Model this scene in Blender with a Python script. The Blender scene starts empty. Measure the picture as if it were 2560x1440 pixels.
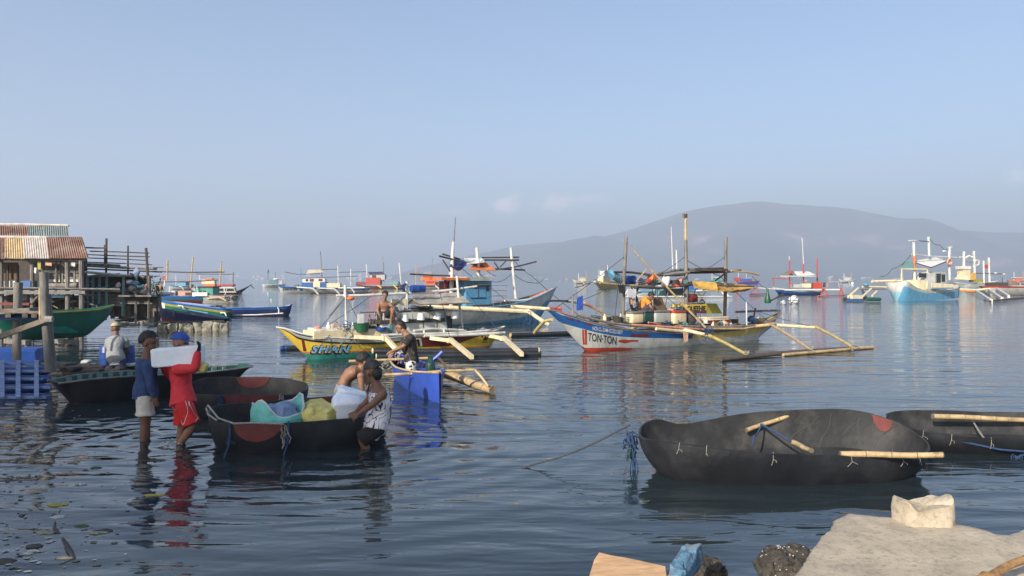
import bpy, math, random
from mathutils import Vector as V, Matrix, noise
C = bpy.context.scene
random.seed(7)
R = math.radians
FPX, CAMH, HZ = 1900.0, 2.15, 697.0          # focal length in photo pixels, eye height, horizon row

# ---------------------------------------------------------------- camera, light, exposure
cam_d = bpy.data.cameras.new("Camera"); cam = bpy.data.objects.new("Camera", cam_d)
C.collection.objects.link(cam); C.camera = cam
cam.location = (0, 0, CAMH); cam.rotation_euler = (R(90), 0, 0)
cam_d.sensor_width = 36; cam_d.lens = FPX / 2560 * 36
cam_d.shift_y = -(720 - HZ) / 2560
cam_d.clip_start = 0.1; cam_d.clip_end = 20000

SUN_EL = R(27); SUN_AZ = math.atan2(-0.83, -0.55)       # direction towards the sun: behind the camera, left
sun_dir = V((math.cos(SUN_EL) * math.cos(SUN_AZ), math.cos(SUN_EL) * math.sin(SUN_AZ), math.sin(SUN_EL)))
w = bpy.data.worlds.new("World"); C.world = w; w.use_nodes = True
nt = w.node_tree; bg = nt.nodes["Background"]
sky = nt.nodes.new("ShaderNodeTexSky"); sky.sky_type = 'NISHITA'; sky.sun_disc = False
sky.sun_elevation = SUN_EL; sky.sun_rotation = math.atan2(sun_dir.x, sun_dir.y)
sky.air_density = 1.0; sky.dust_density = 1.8; sky.ozone_density = 3.0; sky.altitude = 0
nt.links.new(sky.outputs[0], bg.inputs[0]); bg.inputs[1].default_value = 0.125
def sky_clouds():                                        # two faint puffs low in the sky, by direction
    N = nt.nodes; L = nt.links; tc = N.new("ShaderNodeTexCoord"); sx = N.new("ShaderNodeSeparateXYZ"); L.new(tc.outputs["Generated"], sx.inputs[0])
    def mth(op, a, b=None):
        m = N.new("ShaderNodeMath"); m.operation = op
        for i, q in enumerate((a, b)):
            if q is None: continue
            if isinstance(q, (int, float)): m.inputs[i].default_value = q
            else: L.new(q, m.inputs[i])
        return m.outputs[0]
    y = mth('MAXIMUM', sx.outputs[1], .001); u = mth('DIVIDE', sx.outputs[0], y); v = mth('DIVIDE', sx.outputs[2], y)
    cb = N.new("ShaderNodeCombineXYZ"); L.new(u, cb.inputs[0]); L.new(mth('MULTIPLY', v, 1.7), cb.inputs[1])
    no = N.new("ShaderNodeTexNoise"); no.inputs["Scale"].default_value = 42; no.inputs["Detail"].default_value = 6; L.new(cb.outputs[0], no.inputs["Vector"]); acc = None
    for px, py, a, b, k in ((1262, 513, 48, 30, 1.0), (1385, 508, 75, 30, .75), (1480, 500, 60, 20, .4), (1140, 530, 60, 18, .3), (2540, 440, 60, 26, .5), (900, 560, 260, 30, .25)):
        du = mth('DIVIDE', mth('SUBTRACT', u, (px - 1280) / FPX), a / FPX); dv = mth('DIVIDE', mth('SUBTRACT', v, (HZ - py) / FPX), b / FPX)
        r = mth('SUBTRACT', 1.0, mth('SQRT', mth('ADD', mth('MULTIPLY', du, du), mth('MULTIPLY', dv, dv)))); t = N.new("ShaderNodeMapRange"); t.interpolation_type = 'SMOOTHSTEP'
        L.new(mth('ADD', r, mth('MULTIPLY', mth('SUBTRACT', no.outputs["Fac"], .5), 2.0)), t.inputs[0]); t.inputs[1].default_value = .0; t.inputs[2].default_value = .9; t.inputs[4].default_value = k
        acc = t.outputs[0] if acc is None else mth('MAXIMUM', acc, t.outputs[0])
    mx = N.new("ShaderNodeMixRGB"); L.new(mth('MULTIPLY', acc, .75), mx.inputs[0]); L.new(sky.outputs[0], mx.inputs[1]); mx.inputs[2].default_value = (9.5, 8.4, 8.4, 1); L.new(mx.outputs[0], bg.inputs[0])
sky_clouds()
sd = bpy.data.lights.new("Sun", 'SUN'); sd.energy = 5.0; sd.angle = R(0.6); sd.color = (1, .92, .80)
so = bpy.data.objects.new("Sun", sd); C.collection.objects.link(so)
so.rotation_euler = sun_dir.to_track_quat('Z', 'Y').to_euler()
C.view_settings.view_transform = 'Standard'; C.view_settings.look = 'None'
C.view_settings.exposure = 0.58; C.view_settings.gamma = 1
C.cycles.max_bounces = 6; C.cycles.volume_bounces = 2
C.cycles.use_denoising = True

# ---------------------------------------------------------------- pixel -> place
def P(px, py, d): return V(((px - 1280) / FPX * d, d, CAMH - (py - HZ) / FPX * d))
def W(px, py, z=0.0):                                   # where the sight line meets height z
    d = (CAMH - z) * FPX / (py - HZ); return P(px, py, d)

class Fr:                                               # a local frame standing on the ground
    def __init__(s, loc, rz=0.0):
        s.loc = V(loc); s.rz = rz; s.M = Matrix.Translation(s.loc) @ Matrix.Rotation(rz, 4, 'Z'); s.inv = s.M.inverted()
    def L(s, p): return s.inv @ p
    def pt(s, px, py, y=0.0):                           # sight line meets the upright plane local y
        a = s.L(P(px, py, 0.0)); b = s.L(P(px, py, 1.0)); k = b - a
        return a + k * ((y - a.y) / k.y)
    def wz(s, px, py, z): return s.L(W(px, py, z))
    def p(s, px, py, d): return s.L(P(px, py, d))
    def mpp(s, px, py, y=0.0): return (s.M @ s.pt(px, py, y)).y / FPX   # metres per photo pixel there
def fr2(a, b):
    p, q = W(*a), W(*b); return Fr(p, math.atan2(q.y - p.y, q.x - p.x))

# ---------------------------------------------------------------- materials
def mat(name, col, rough=.6, var=.3, scale=5, stretch=(1, 1, 1), bump=.0, bscale=None, dirt=None, dscale=1.3, damt=.5,
        metal=0., spec=.5, col2=None, trans=0.):
    m = bpy.data.materials.new(name); m.use_nodes = True; n = m.node_tree; N = n.nodes; b = N["Principled BSDF"]
    b.inputs["Roughness"].default_value = rough; b.inputs["Metallic"].default_value = metal
    b.inputs["Specular IOR Level"].default_value = spec
    tc = N.new("ShaderNodeTexCoord"); mp = N.new("ShaderNodeMapping"); mp.inputs["Scale"].default_value = stretch
    n.links.new(tc.outputs["Object"], mp.inputs[0])
    no = N.new("ShaderNodeTexNoise"); no.inputs["Scale"].default_value = scale; no.inputs["Detail"].default_value = 6
    no.inputs["Roughness"].default_value = .65; n.links.new(mp.outputs[0], no.inputs["Vector"])
    rp = N.new("ShaderNodeValToRGB"); e = rp.color_ramp.elements
    c2 = col2 or tuple(c * (1 - var) for c in col); c1 = tuple(min(1, c * (1 + var * .35)) for c in col)
    e[0].position = .32; e[0].color = (*c2, 1); e[1].position = .68; e[1].color = (*c1, 1)
    n.links.new(no.outputs["Fac"], rp.inputs[0]); out = rp.outputs[0]
    if dirt:
        n2 = N.new("ShaderNodeTexNoise"); n2.inputs["Scale"].default_value = dscale; n2.inputs["Detail"].default_value = 8
        n2.inputs["Roughness"].default_value = .7; n.links.new(mp.outputs[0], n2.inputs["Vector"])
        r2 = N.new("ShaderNodeValToRGB"); r2.color_ramp.elements[0].position = .5; r2.color_ramp.elements[1].position = .66
        r2.color_ramp.elements[0].color = (0, 0, 0, 1); r2.color_ramp.elements[1].color = (damt, damt, damt, 1)
        n.links.new(n2.outputs["Fac"], r2.inputs[0]); mx = N.new("ShaderNodeMixRGB")
        n.links.new(r2.outputs[0], mx.inputs[0]); n.links.new(out, mx.inputs[1]); mx.inputs[2].default_value = (*dirt, 1); out = mx.outputs[0]
    n.links.new(out, b.inputs["Base Color"])
    if bump:
        bn = N.new("ShaderNodeTexNoise"); bn.inputs["Scale"].default_value = bscale or scale * 3; bn.inputs["Detail"].default_value = 5
        n.links.new(mp.outputs[0], bn.inputs["Vector"]); bp = N.new("ShaderNodeBump"); bp.inputs["Distance"].default_value = bump
        n.links.new(bn.outputs["Fac"], bp.inputs["Height"]); n.links.new(bp.outputs[0], b.inputs["Normal"])
    if trans:
        b.inputs["Subsurface Weight"].default_value = trans; b.inputs["Subsurface Radius"].default_value = (.1, .1, .12)
    return m
GR = (.10, .085, .065)
def paint(name, col, **k):
    a = dict(rough=.45, var=.22, scale=4, dirt=(col[0] * .45 + .03, col[1] * .42 + .025, col[2] * .38 + .02), dscale=2.2, damt=.6, bump=.004, bscale=9, stretch=(1, 1, .55)); a.update(k)
    return mat(name, col, **a)
MT = dict(
 white=paint("white_paint", (.66, .64, .58)), cream=paint("cream_paint", (.72, .60, .38)), grey=paint("grey_paint", (.40, .42, .38)),
 palegrey=paint("pale_grey_paint", (.52, .53, .49)), oldyellow=paint("weathered_yellow_paint", (.58, .44, .14), damt=.85), yellow=paint("yellow_paint", (.72, .50, .055), damt=.35), olive=paint("olive_paint", (.30, .27, .03)),
 blue=paint("blue_paint", (.014, .105, .33)), navy=paint("navy_paint", (.012, .022, .10)), royal=paint("royal_blue_paint", (.035, .085, .42)),
 sky=paint("sky_blue_paint", (.10, .30, .46)), cyan=paint("pale_cyan_paint", (.32, .58, .66)), teal=paint("teal_paint", (.03, .26, .21)),
 green=paint("green_paint", (.012, .13, .085)), dgreen=paint("dark_green_paint", (.01, .055, .045)), red=paint("red_paint", (.42, .045, .02)),
 dred=paint("dark_red_paint", (.16, .02, .015)), orange=paint("orange_paint", (.70, .16, .03)), black=paint("black_paint", (.015, .015, .018)),
 pink=paint("faded_pink_paint", (.60, .27, .20)), tealpost=paint("faded_teal_paint", (.13, .26, .26)), lblue=paint("light_blue_lettering", (.08, .38, .70), damt=.2),
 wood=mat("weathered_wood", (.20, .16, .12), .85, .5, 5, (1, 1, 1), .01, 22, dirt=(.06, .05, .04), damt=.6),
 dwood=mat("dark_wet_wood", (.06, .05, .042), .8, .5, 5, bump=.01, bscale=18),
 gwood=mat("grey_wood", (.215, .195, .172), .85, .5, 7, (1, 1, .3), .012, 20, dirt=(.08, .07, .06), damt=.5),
 pole=mat("dark_pole_wood", (.085, .065, .055), .8, .45, 8, bump=.006),
 bamboo=mat("bamboo", (.52, .37, .19), .5, .35, 9, bump=.003, dirt=(.16, .09, .04), dscale=6, damt=.7),
 rubber=mat("black_rubber", (.012, .013, .016), .46, .35, 3, bump=.012, bscale=5, dirt=(.040, .040, .042), dscale=1.7, damt=.5, spec=.45),
 rubberin=mat("dusty_black_rubber", (.028, .028, .029), .6, .4, 3, bump=.010, bscale=6, dirt=(.085, .08, .072), dscale=1.8, damt=.6, spec=.35),
 patch=mat("brick_red_patch", (.15, .032, .028), .75, .3, 6, dirt=(.07, .02, .018), dscale=4),
 pipe=mat("black_pipe", (.022, .024, .028), .4, .3, 4), rope=mat("grey_rope", (.30, .28, .25), .9, .4, 40, bump=.004, bscale=90),
 brope=mat("blue_rope", (.022, .055, .14), .9, .45, 40, bump=.004, bscale=80), drope=mat("dark_rope", (.05, .06, .07), .9, .4, 40, bump=.004, bscale=80),
 tarp=mat("grey_tarp", (.36, .33, .27), .8, .3, 3, bump=.03, bscale=4, dirt=(.14, .12, .10)), otarp=mat("ochre_tarp", (.58, .34, .07), .7, .3, 3, bump=.03, bscale=4),
 ortarp=mat("orange_tarp", (.72, .20, .05), .6, .3, 3, bump=.02, bscale=4), btarp=mat("blue_tarp", (.02, .05, .22), .5, .3, 3, bump=.02, bscale=4),
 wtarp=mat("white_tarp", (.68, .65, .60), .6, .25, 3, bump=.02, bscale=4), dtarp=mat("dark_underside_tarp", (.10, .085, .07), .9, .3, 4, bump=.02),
 ice=mat("ice_white", (.84, .88, .93), .4, .12, 5, bump=.006, bscale=8, trans=.25), plastic=mat("white_plastic", (.74, .75, .74), .4, .1, 4),
 bplastic=mat("blue_plastic", (.010, .055, .25), .4, .3, 4), gplastic=mat("green_plastic", (.012, .09, .04), .45, .3, 6),
 teals=mat("teal_sack", (.16, .52, .46), .7, .3, 6, bump=.012, bscale=14), yells=mat("yellow_plastic_sheet", (.66, .56, .17), .6, .35, 6, bump=.015, bscale=12),
 bluecl=mat("striped_blue_sack", (.20, .27, .42), .7, .45, 9, bump=.01), fish=mat("pink_fish_flesh", (.62, .36, .26), .5, .4, 14, bump=.01),
 glass=mat("dark_window", (.02, .03, .035), .15, .3, 3), metal=mat("galvanised_metal", (.35, .35, .35), .45, .3, 6, metal=.6), net=mat("tan_net", (.14, .09, .05), .9, .4, 30, bump=.01),
 styro=mat("dirty_foam", (.34, .31, .23), .85, .65, 5, bump=.03, bscale=10, dirt=(.04, .038, .03), dscale=4, damt=.9),
 rockd=mat("wet_dark_rock", (.055, .045, .034), .75, .5, 9, bump=.03, bscale=30, dirt=(.14, .12, .09), dscale=6),
 ply=mat("pale_plywood", (.46, .29, .16), .85, .38, 3.5, (1.2, 9, 1.2), .004, 9, dirt=(.24, .15, .085), dscale=2.2, damt=.8),
 rust=mat("rust", (.22, .085, .03), .9, .6, 14, bump=.01, bscale=40),
 corr_r=mat("rusty_corrugated_iron", (.235, .125, .085), .8, .5, 2.5, (1, 1, .5), dirt=(.42, .36, .30), dscale=1.6),
 corr_c=mat("cream_rusty_iron", (.55, .42, .22), .7, .45, 2.5, (2, 1, .3), dirt=(.30, .13, .07), dscale=2), corr_w=mat("galvanised_iron", (.56, .50, .44), .5, .35, 3, (2, 1, .3), dirt=(.32, .20, .13), dscale=2),
 corr_g=mat("greenish_old_iron", (.24, .29, .27), .7, .4, 3, (2, 1, .3), dirt=(.30, .12, .08), dscale=1.6),
 leaf=mat("leaf_green", (.06, .10, .03), .6, .5, 12), navycl=mat("navy_cloth", (.026, .058, .15), .9, .3, 14, bump=.012, bscale=16),
 redcl=mat("red_cloth", (.66, .035, .045), .85, .25, 10, bump=.012, bscale=16), reddk=mat("deep_red_cloth", (.55, .02, .02), .8, .3, 10, bump=.012, bscale=14),
 creamcl=mat("cream_cloth", (.60, .57, .48), .9, .25, 10, bump=.012, bscale=16), greycl=mat("grey_cloth", (.27, .28, .28), .9, .25, 12, bump=.012, bscale=16),
 dgreycl=mat("dark_grey_cloth", (.05, .05, .085), .9, .3, 12, bump=.012), blackcl=mat("black_cloth", (.014, .014, .016), .9, .4, 12, bump=.012, bscale=14),
 whitecl=mat("white_cloth", (.60, .57, .58), .9, .15, 10, bump=.012, bscale=14), bluecloth=mat("blue_cloth", (.03, .09, .42), .85, .4, 12, bump=.02, bscale=14),
 orangecl=mat("orange_cloth", (.66, .25, .03), .85, .3, 10, bump=.012), pinkcl=mat("peach_cloth", (.62, .36, .24), .9, .3, 10, bump=.015),
 hair=mat("black_hair", (.010, .009, .009), .6, .4, 50, bump=.008, bscale=70), tan=mat("tan_knit", (.45, .36, .22), .9, .2, 30, bump=.006, bscale=60),
 skin=mat("brown_skin", (.25, .125, .075), .58, .18, 7, bump=.002, bscale=40), skin2=mat("dark_brown_skin", (.17, .082, .05), .58, .18, 7, bump=.002, bscale=40),
 bluecap=mat("blue_cap_cloth", (.025, .08, .33), .85, .2, 14), eye=mat("dark_eye", (.02, .015, .012), .3, .1, 5))

def pattern(name, base, ink, scale, thr, kind='w'):
    m = bpy.data.materials.new(name); m.use_nodes = True; n = m.node_tree; N = n.nodes; b = N["Principled BSDF"]; b.inputs["Roughness"].default_value = .9
    tc = N.new("ShaderNodeTexCoord")
    if kind == 'w':
        t = N.new("ShaderNodeTexNoise"); t.inputs["Scale"].default_value = scale; t.inputs["Detail"].default_value = 1.5; t.inputs["Distortion"].default_value = 1.6
        mp = N.new("ShaderNodeMapping"); mp.inputs["Scale"].default_value = (1, 1, .42); n.links.new(tc.outputs["Object"], mp.inputs[0]); n.links.new(mp.outputs[0], t.inputs["Vector"])
        s = N.new("ShaderNodeMath"); s.operation = 'SUBTRACT'; n.links.new(t.outputs["Fac"], s.inputs[0]); s.inputs[1].default_value = .5
        a = N.new("ShaderNodeMath"); a.operation = 'ABSOLUTE'; n.links.new(s.outputs[0], a.inputs[0]); src = a.outputs[0]
    else:
        t = N.new("ShaderNodeTexVoronoi"); t.inputs["Scale"].default_value = scale; n.links.new(tc.outputs["Object"], t.inputs["Vector"]); src = t.outputs["Distance"]
    l = N.new("ShaderNodeMath"); l.operation = 'LESS_THAN'; n.links.new(src, l.inputs[0]); l.inputs[1].default_value = thr
    mx = N.new("ShaderNodeMixRGB"); n.links.new(l.outputs[0], mx.inputs[0]); mx.inputs[1].default_value = (*base, 1); mx.inputs[2].default_value = (*ink, 1)
    n.links.new(mx.outputs[0], b.inputs["Base Color"]); return m
MT['singlet'] = pattern("white_cloth_with_dark_branches", (.68, .65, .66), (.02, .02, .09), 8.5, .026)
MT['boardsh'] = pattern("black_and_white_print_cloth", (.55, .53, .5), (.012, .014, .03), 16, .42, 'v')
MT['tee'] = pattern("black_cloth_with_tan_print", (.015, .014, .014), (.10, .075, .045), 7, .022)
MT['redprint'] = pattern("red_cloth_with_white_swirl", (.55, .02, .02), (.7, .62, .62), 3.4, .010)

# ---------------------------------------------------------------- mesh builder
class MB:
    def __init__(s): s.v = []; s.f = []; s.m = []
    def add(s, vs, fs, mi=0):
        o = len(s.v); s.v += [V(p) for p in vs]; s.f += [tuple(i + o for i in f) for f in fs]
        s.m += (mi if isinstance(mi, list) else [mi] * len(fs)); return s
    def box(s, c, size, rot=None, mi=0, taper=1.0):
        x, y, z = (k / 2 for k in size); Rm = rot if rot is not None else Matrix.Identity(3)
        vs = [V(c) + Rm @ V((sx * x * (taper if sz > 0 else 1), sy * y * (taper if sz > 0 else 1), sz * z)) for sz in (-1, 1) for sy in (-1, 1) for sx in (-1, 1)]
        return s.add(vs, [(0, 2, 3, 1), (4, 5, 7, 6), (0, 1, 5, 4), (2, 6, 7, 3), (0, 4, 6, 2), (1, 3, 7, 5)], mi)
    def bb(s, a, b, mi=0):
        a, b = V(a), V(b); return s.box((a + b) / 2, tuple(abs(b[i] - a[i]) for i in range(3)), None, mi)
    def beam(s, p, q, w, h, mi=0, up=(0, 0, 1)):
        p, q = V(p), V(q); d = (q - p); L = d.length; d.normalize(); u = V(up)
        if abs(d.dot(u)) > .95: u = V((0, 1, 0))
        a = d.cross(u).normalized(); b = a.cross(d)
        return s.box((p + q) / 2, (L, w, h), Matrix((d, a, b)).transposed(), mi)
    def tube(s, pts, r, n=8, mi=0, flat=1.0):
        pts = [V(p) for p in pts]; k = len(pts); rs = r if isinstance(r, (list, tuple)) else [r] * k; rings = []; pu = None
        for i, p in enumerate(pts):
            d = (pts[min(i + 1, k - 1)] - pts[max(i - 1, 0)]).normalized()
            u = pu if pu is not None else (V((0, 0, 1)) if abs(d.z) < .9 else V((1, 0, 0)))
            a = d.cross(u).normalized(); b = a.cross(d).normalized(); pu = b
            rings.append([p + (a * math.cos(t) + b * math.sin(t) * flat) * rs[i] for t in [2 * math.pi * j / n for j in range(n)]])
        return s.loft(rings, mi)
    def loft(s, rings, mi=0, cap=True, closed=True):
        n = len(rings[0]); vs = [p for r in rings for p in r]; fs = []
        for i in range(len(rings) - 1):
            for j in range(n if closed else n - 1):
                k = (j + 1) % n; fs.append((i * n + j, i * n + k, (i + 1) * n + k, (i + 1) * n + j))
        if cap and closed: fs += [tuple(range(n))[::-1], tuple((len(rings) - 1) * n + j for j in range(n))]
        return s.add(vs, fs, mi)
    def ell(s, c, r, mi=0, rot=None, n=12, m=8):
        Rm = rot if rot is not None else Matrix.Identity(3); c = V(c); r = (r, r, r) if isinstance(r, (int, float)) else r; rings = []
        for i in range(m + 1):
            a = -math.pi / 2 + math.pi * (i + .02) / (m + .04); rings.append([c + Rm @ V((r[0] * math.cos(a) * math.cos(t), r[1] * math.cos(a) * math.sin(t), r[2] * math.sin(a))) for t in [2 * math.pi * j / n for j in range(n)]])
        return s.loft(rings, mi)
    def lathe(s, prof, c=(0, 0, 0), n=16, mi=0, rot=None):
        Rm = rot if rot is not None else Matrix.Identity(3)
        return s.loft([[V(c) + Rm @ V((r * math.cos(t), r * math.sin(t), z)) for t in [2 * math.pi * j / n for j in range(n)]] for r, z in prof], mi)
    def sheet(s, g, th=.02, mi=0):                          # a grid of points given a thickness
        R_, Cn = len(g), len(g[0]); g = [[V(p) for p in r] for r in g]; nn = []
        for i in range(R_):
            for j in range(Cn):
                a = g[min(i + 1, R_ - 1)][j] - g[max(i - 1, 0)][j]; b = g[i][min(j + 1, Cn - 1)] - g[i][max(j - 1, 0)]
                c = a.cross(b); nn.append(c.normalized() if c.length > 1e-9 else V((0, 0, 1)))
        top = [p for r in g for p in r]; bot = [p - nn[i] * th for i, p in enumerate(top)]; o = len(top); fs = []
        I = lambda i, j: i * Cn + j
        for i in range(R_ - 1):
            for j in range(Cn - 1):
                q = (I(i, j), I(i + 1, j), I(i + 1, j + 1), I(i, j + 1)); fs += [q, tuple(k + o for k in q[::-1])]
        edge = [I(0, j) for j in range(Cn)] + [I(i, Cn - 1) for i in range(1, R_)] + [I(R_ - 1, j) for j in range(Cn - 2, -1, -1)] + [I(i, 0) for i in range(R_ - 2, 0, -1)]
        for a, b in zip(edge, edge[1:] + edge[:1]): fs.append((a, b, b + o, a + o))
        return s.add(top + bot, fs, mi)
    def wobble(s, amp, sc=3.0, seed=0):
        for p in s.v: p += noise.noise_vector(p * sc + V((seed, seed * .7, 0))) * amp
        return s
    def mesh(s, name, mats, smooth=True, ang=38):
        me = bpy.data.meshes.new(name); me.from_pydata([tuple(p) for p in s.v], [], s.f); me.update()
        for m in mats: me.materials.append(MT[m] if isinstance(m, str) else m)
        if len(mats) > 1: me.polygons.foreach_set("material_index", s.m)
        if smooth:
            me.polygons.foreach_set("use_smooth", [True] * len(me.polygons)); me.set_sharp_from_angle(angle=R(ang))
        return me
def recalc(me):
    import bmesh
    b = bmesh.new(); b.from_mesh(me); bmesh.ops.recalc_face_normals(b, faces=b.faces); b.to_mesh(me); b.free()
def lk(name, data): o = bpy.data.objects.new(name, data); C.collection.objects.link(o); return o
def tag(o, label=None, cat=None, group=None, kind=None):
    for k, v in (('label', label), ('category', cat), ('group', group), ('kind', kind)):
        if v: o[k] = v
    return o
def thing(name, label, cat, fr, group=None):
    o = lk(name, None); o.empty_display_size = .2; o.matrix_world = fr.M; tag(o, label, cat, group); return o
def part(name, mb, mats, parent, label=None, smooth=True, ang=38):
    me = mb if isinstance(mb, bpy.types.Mesh) else mb.mesh(name, mats if isinstance(mats, (list, tuple)) else [mats], smooth, ang)
    if not isinstance(mb, bpy.types.Mesh): recalc(me)
    o = lk(name, me); o.parent = parent
    if label: o['label'] = label
    return o
def solo(name, label, cat, fr, mb, mats, group=None, kind=None, smooth=True, ang=38):   # one-mesh thing; its origin goes to its own base
    if kind == 'structure': base = V((0, 0, 0))
    else:
        lo = [min(p[i] for p in mb.v) for i in range(3)]; hi = [max(p[i] for p in mb.v) for i in range(3)]
        base = V(((lo[0] + hi[0]) / 2, (lo[1] + hi[1]) / 2, lo[2]))
    for p in mb.v: p -= base
    me = mb.mesh(name, mats if isinstance(mats, (list, tuple)) else [mats], smooth, ang); recalc(me)
    o = lk(name, me); o.matrix_world = fr.M @ Matrix.Translation(base); return tag(o, label, cat, group, kind)
def interp(pts, smooth=True):
    xs = [p[0] for p in pts]; ys = [p[1] for p in pts]; n = len(xs)
    sl = [(ys[i + 1] - ys[i]) / max(1e-9, xs[i + 1] - xs[i]) for i in range(n - 1)]
    tg = [sl[0]] + [(0 if sl[i - 1] * sl[i] <= 0 else 2 * sl[i - 1] * sl[i] / (sl[i - 1] + sl[i])) for i in range(1, n - 1)] + [sl[-1]] if n > 1 else [0]
    def fn(x):
        if x <= xs[0]: return ys[0]
        if x >= xs[-1]: return ys[-1]
        i = max(k for k in range(n) if xs[k] <= x); h = xs[i + 1] - xs[i]; t = (x - xs[i]) / h
        if not smooth: return ys[i] + (ys[i + 1] - ys[i]) * t
        return (2 * t**3 - 3 * t**2 + 1) * ys[i] + (t**3 - 2 * t**2 + t) * h * tg[i] + (-2 * t**3 + 3 * t**2) * ys[i + 1] + (t**3 - t**2) * h * tg[i + 1]
    return fn
WF = Fr((0, 0, 0))

# ---------------------------------------------------------------- setting: water, hills, air
def water():
    m = bpy.data.materials.new("sea_water"); m.use_nodes = True; n = m.node_tree; N = n.nodes; b = N["Principled BSDF"]
    b.inputs["Base Color"].default_value = (.017, .027, .031, 1); b.inputs["Roughness"].default_value = .035; b.inputs["IOR"].default_value = 1.5
    geo = N.new("ShaderNodeNewGeometry")
    def nz(scale, st, det, amp, dist=.0, rot=0.0):
        mp = N.new("ShaderNodeMapping"); mp.inputs["Scale"].default_value = (st[0], st[1], 1); mp.inputs["Rotation"].default_value = (0, 0, rot)
        n.links.new(geo.outputs["Position"], mp.inputs[0]); t = N.new("ShaderNodeTexNoise"); t.inputs["Scale"].default_value = scale
        t.inputs["Detail"].default_value = det; t.inputs["Distortion"].default_value = dist; n.links.new(mp.outputs[0], t.inputs["Vector"])
        k = N.new("ShaderNodeMath"); k.operation = 'MULTIPLY'; k.inputs[1].default_value = amp; n.links.new(t.outputs["Fac"], k.inputs[0]); return k.outputs[0]
    def ring(cx, cy, per, reach, amp):
        sub = N.new("ShaderNodeVectorMath"); sub.operation = 'DISTANCE'; n.links.new(geo.outputs["Position"], sub.inputs[0]); sub.inputs[1].default_value = (cx, cy, 0)
        mu = N.new("ShaderNodeMath"); mu.operation = 'MULTIPLY'; mu.inputs[1].default_value = 2 * math.pi / per; n.links.new(sub.outputs["Value"], mu.inputs[0])
        si = N.new("ShaderNodeMath"); si.operation = 'SINE'; n.links.new(mu.outputs[0], si.inputs[0])
        mr = N.new("ShaderNodeMapRange"); mr.inputs[1].default_value = 0; mr.inputs[2].default_value = reach; mr.inputs[3].default_value = amp; mr.inputs[4].default_value = 0
        n.links.new(sub.outputs["Value"], mr.inputs[0]); k = N.new("ShaderNodeMath"); k.operation = 'MULTIPLY'
        n.links.new(si.outputs[0], k.inputs[0]); n.links.new(mr.outputs[0], k.inputs[1]); return k.outputs[0]
    hs = [nz(.55, (.5, 1.6), 2, .075, .4, .16), nz(1.7, (.42, 1.5), 2, .024, .7, .05), nz(4.5, (.5, 1.3), 2, .0055, .6, -.12), nz(13, (.6, 1.2), 1, .0010, .4, .2), nz(.05, (1, 1), 2, .25),
          ring(-2.2, 10.3, .42, 5.5, .006), ring(-4.3, 9.9, .33, 3.0, .004), ring(4.6, 8.4, .55, 4.0, .003)]
    acc = hs[0]
    for h in hs[1:]:
        a = N.new("ShaderNodeMath"); n.links.new(acc, a.inputs[0]); n.links.new(h, a.inputs[1]); acc = a.outputs[0]
    bp = N.new("ShaderNodeBump"); bp.inputs["Distance"].default_value = 1.0; bp.inputs["Strength"].default_value = 1.0
    n.links.new(acc, bp.inputs["Height"]); n.links.new(bp.outputs[0], b.inputs["Normal"])
    mb = MB(); mb.add([(-5800, -250, 0), (5800, -250, 0), (5800, 6800, 0), (-5800, 6800, 0)], [(0, 1, 2, 3)])
    solo("water", None, None, WF, mb, [m], kind='structure', smooth=False)
water()

def hills():
    m = bpy.data.materials.new("hazy_forest_hillside"); m.use_nodes = True; n = m.node_tree; N = n.nodes; b = N["Principled BSDF"]; b.inputs["Roughness"].default_value = .95
    tc = N.new("ShaderNodeTexCoord"); cols = [(.018, .034, .022), (.042, .060, .035), (.13, .095, .075), (.40, .25, .19)]
    t = N.new("ShaderNodeTexNoise"); t.inputs["Scale"].default_value = .0045; t.inputs["Detail"].default_value = 9; t.inputs["Roughness"].default_value = .62; n.links.new(tc.outputs["Object"], t.inputs["Vector"])
    r = N.new("ShaderNodeValToRGB"); e = r.color_ramp.elements; e[0].position = .36; e[0].color = (*cols[0], 1); e[1].position = .55; e[1].color = (*cols[1], 1)
    for p, c in ((.63, cols[2]), (.72, cols[3])): q = e.new(p); q.color = (*c, 1)
    n.links.new(t.outputs["Fac"], r.inputs[0]); n.links.new(r.outputs[0], b.inputs["Base Color"])
    sil = interp([(900, 696.5), (980, 690), (1080, 664), (1200, 636), (1300, 612), (1430, 600), (1530, 584), (1620, 558), (1700, 531), (1800, 512), (1890, 503), (1990, 511),
                  (2100, 520), (2200, 537), (2300, 556), (2400, 574), (2480, 578), (2560, 580), (2800, 610), (3100, 660), (3500, 690)])
    Y0, YR, Y1 = 2500.0, 3400.0, 4600.0; g = []; nx, ny = 190, 60
    for j in range(ny + 1):
        y = Y0 + (Y1 - Y0) * j / ny; row = []
        for i in range(nx + 1):
            px = 300 + 3300 * i / nx; x = (px - 1280) / FPX * YR; top = (HZ - sil(px)) / FPX * YR
            k = (y - Y0) / (YR - Y0) if y < YR else (Y1 - y) / (Y1 - YR); k = max(0, min(1, k)); s = k * k * (3 - 2 * k) * .45 + k * .55
            nz_ = noise.fractal(V((x * .0021, y * .0026, 3.0)), 1.0, 2.0, 6)
            z = top * s + nz_ * 120 * k * (1 - k) * 2.2 * min(1, top / 120) - 3 * (1 - k) + noise.noise(V((x * .012, y * .004, 1))) * 3 * k
            row.append(V((x, y, max(z, -.9 if k < .01 else -.9))))
        g.append(row)
    vs = [p for r_ in g for p in r_]; fs = [(j * (nx + 1) + i, j * (nx + 1) + i + 1, (j + 1) * (nx + 1) + i + 1, (j + 1) * (nx + 1) + i) for j in range(ny) for i in range(nx)]
    mb = MB(); mb.add(vs, fs); solo("hills", None, None, WF, mb, [m], kind='structure', ang=180)
hills()

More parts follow.
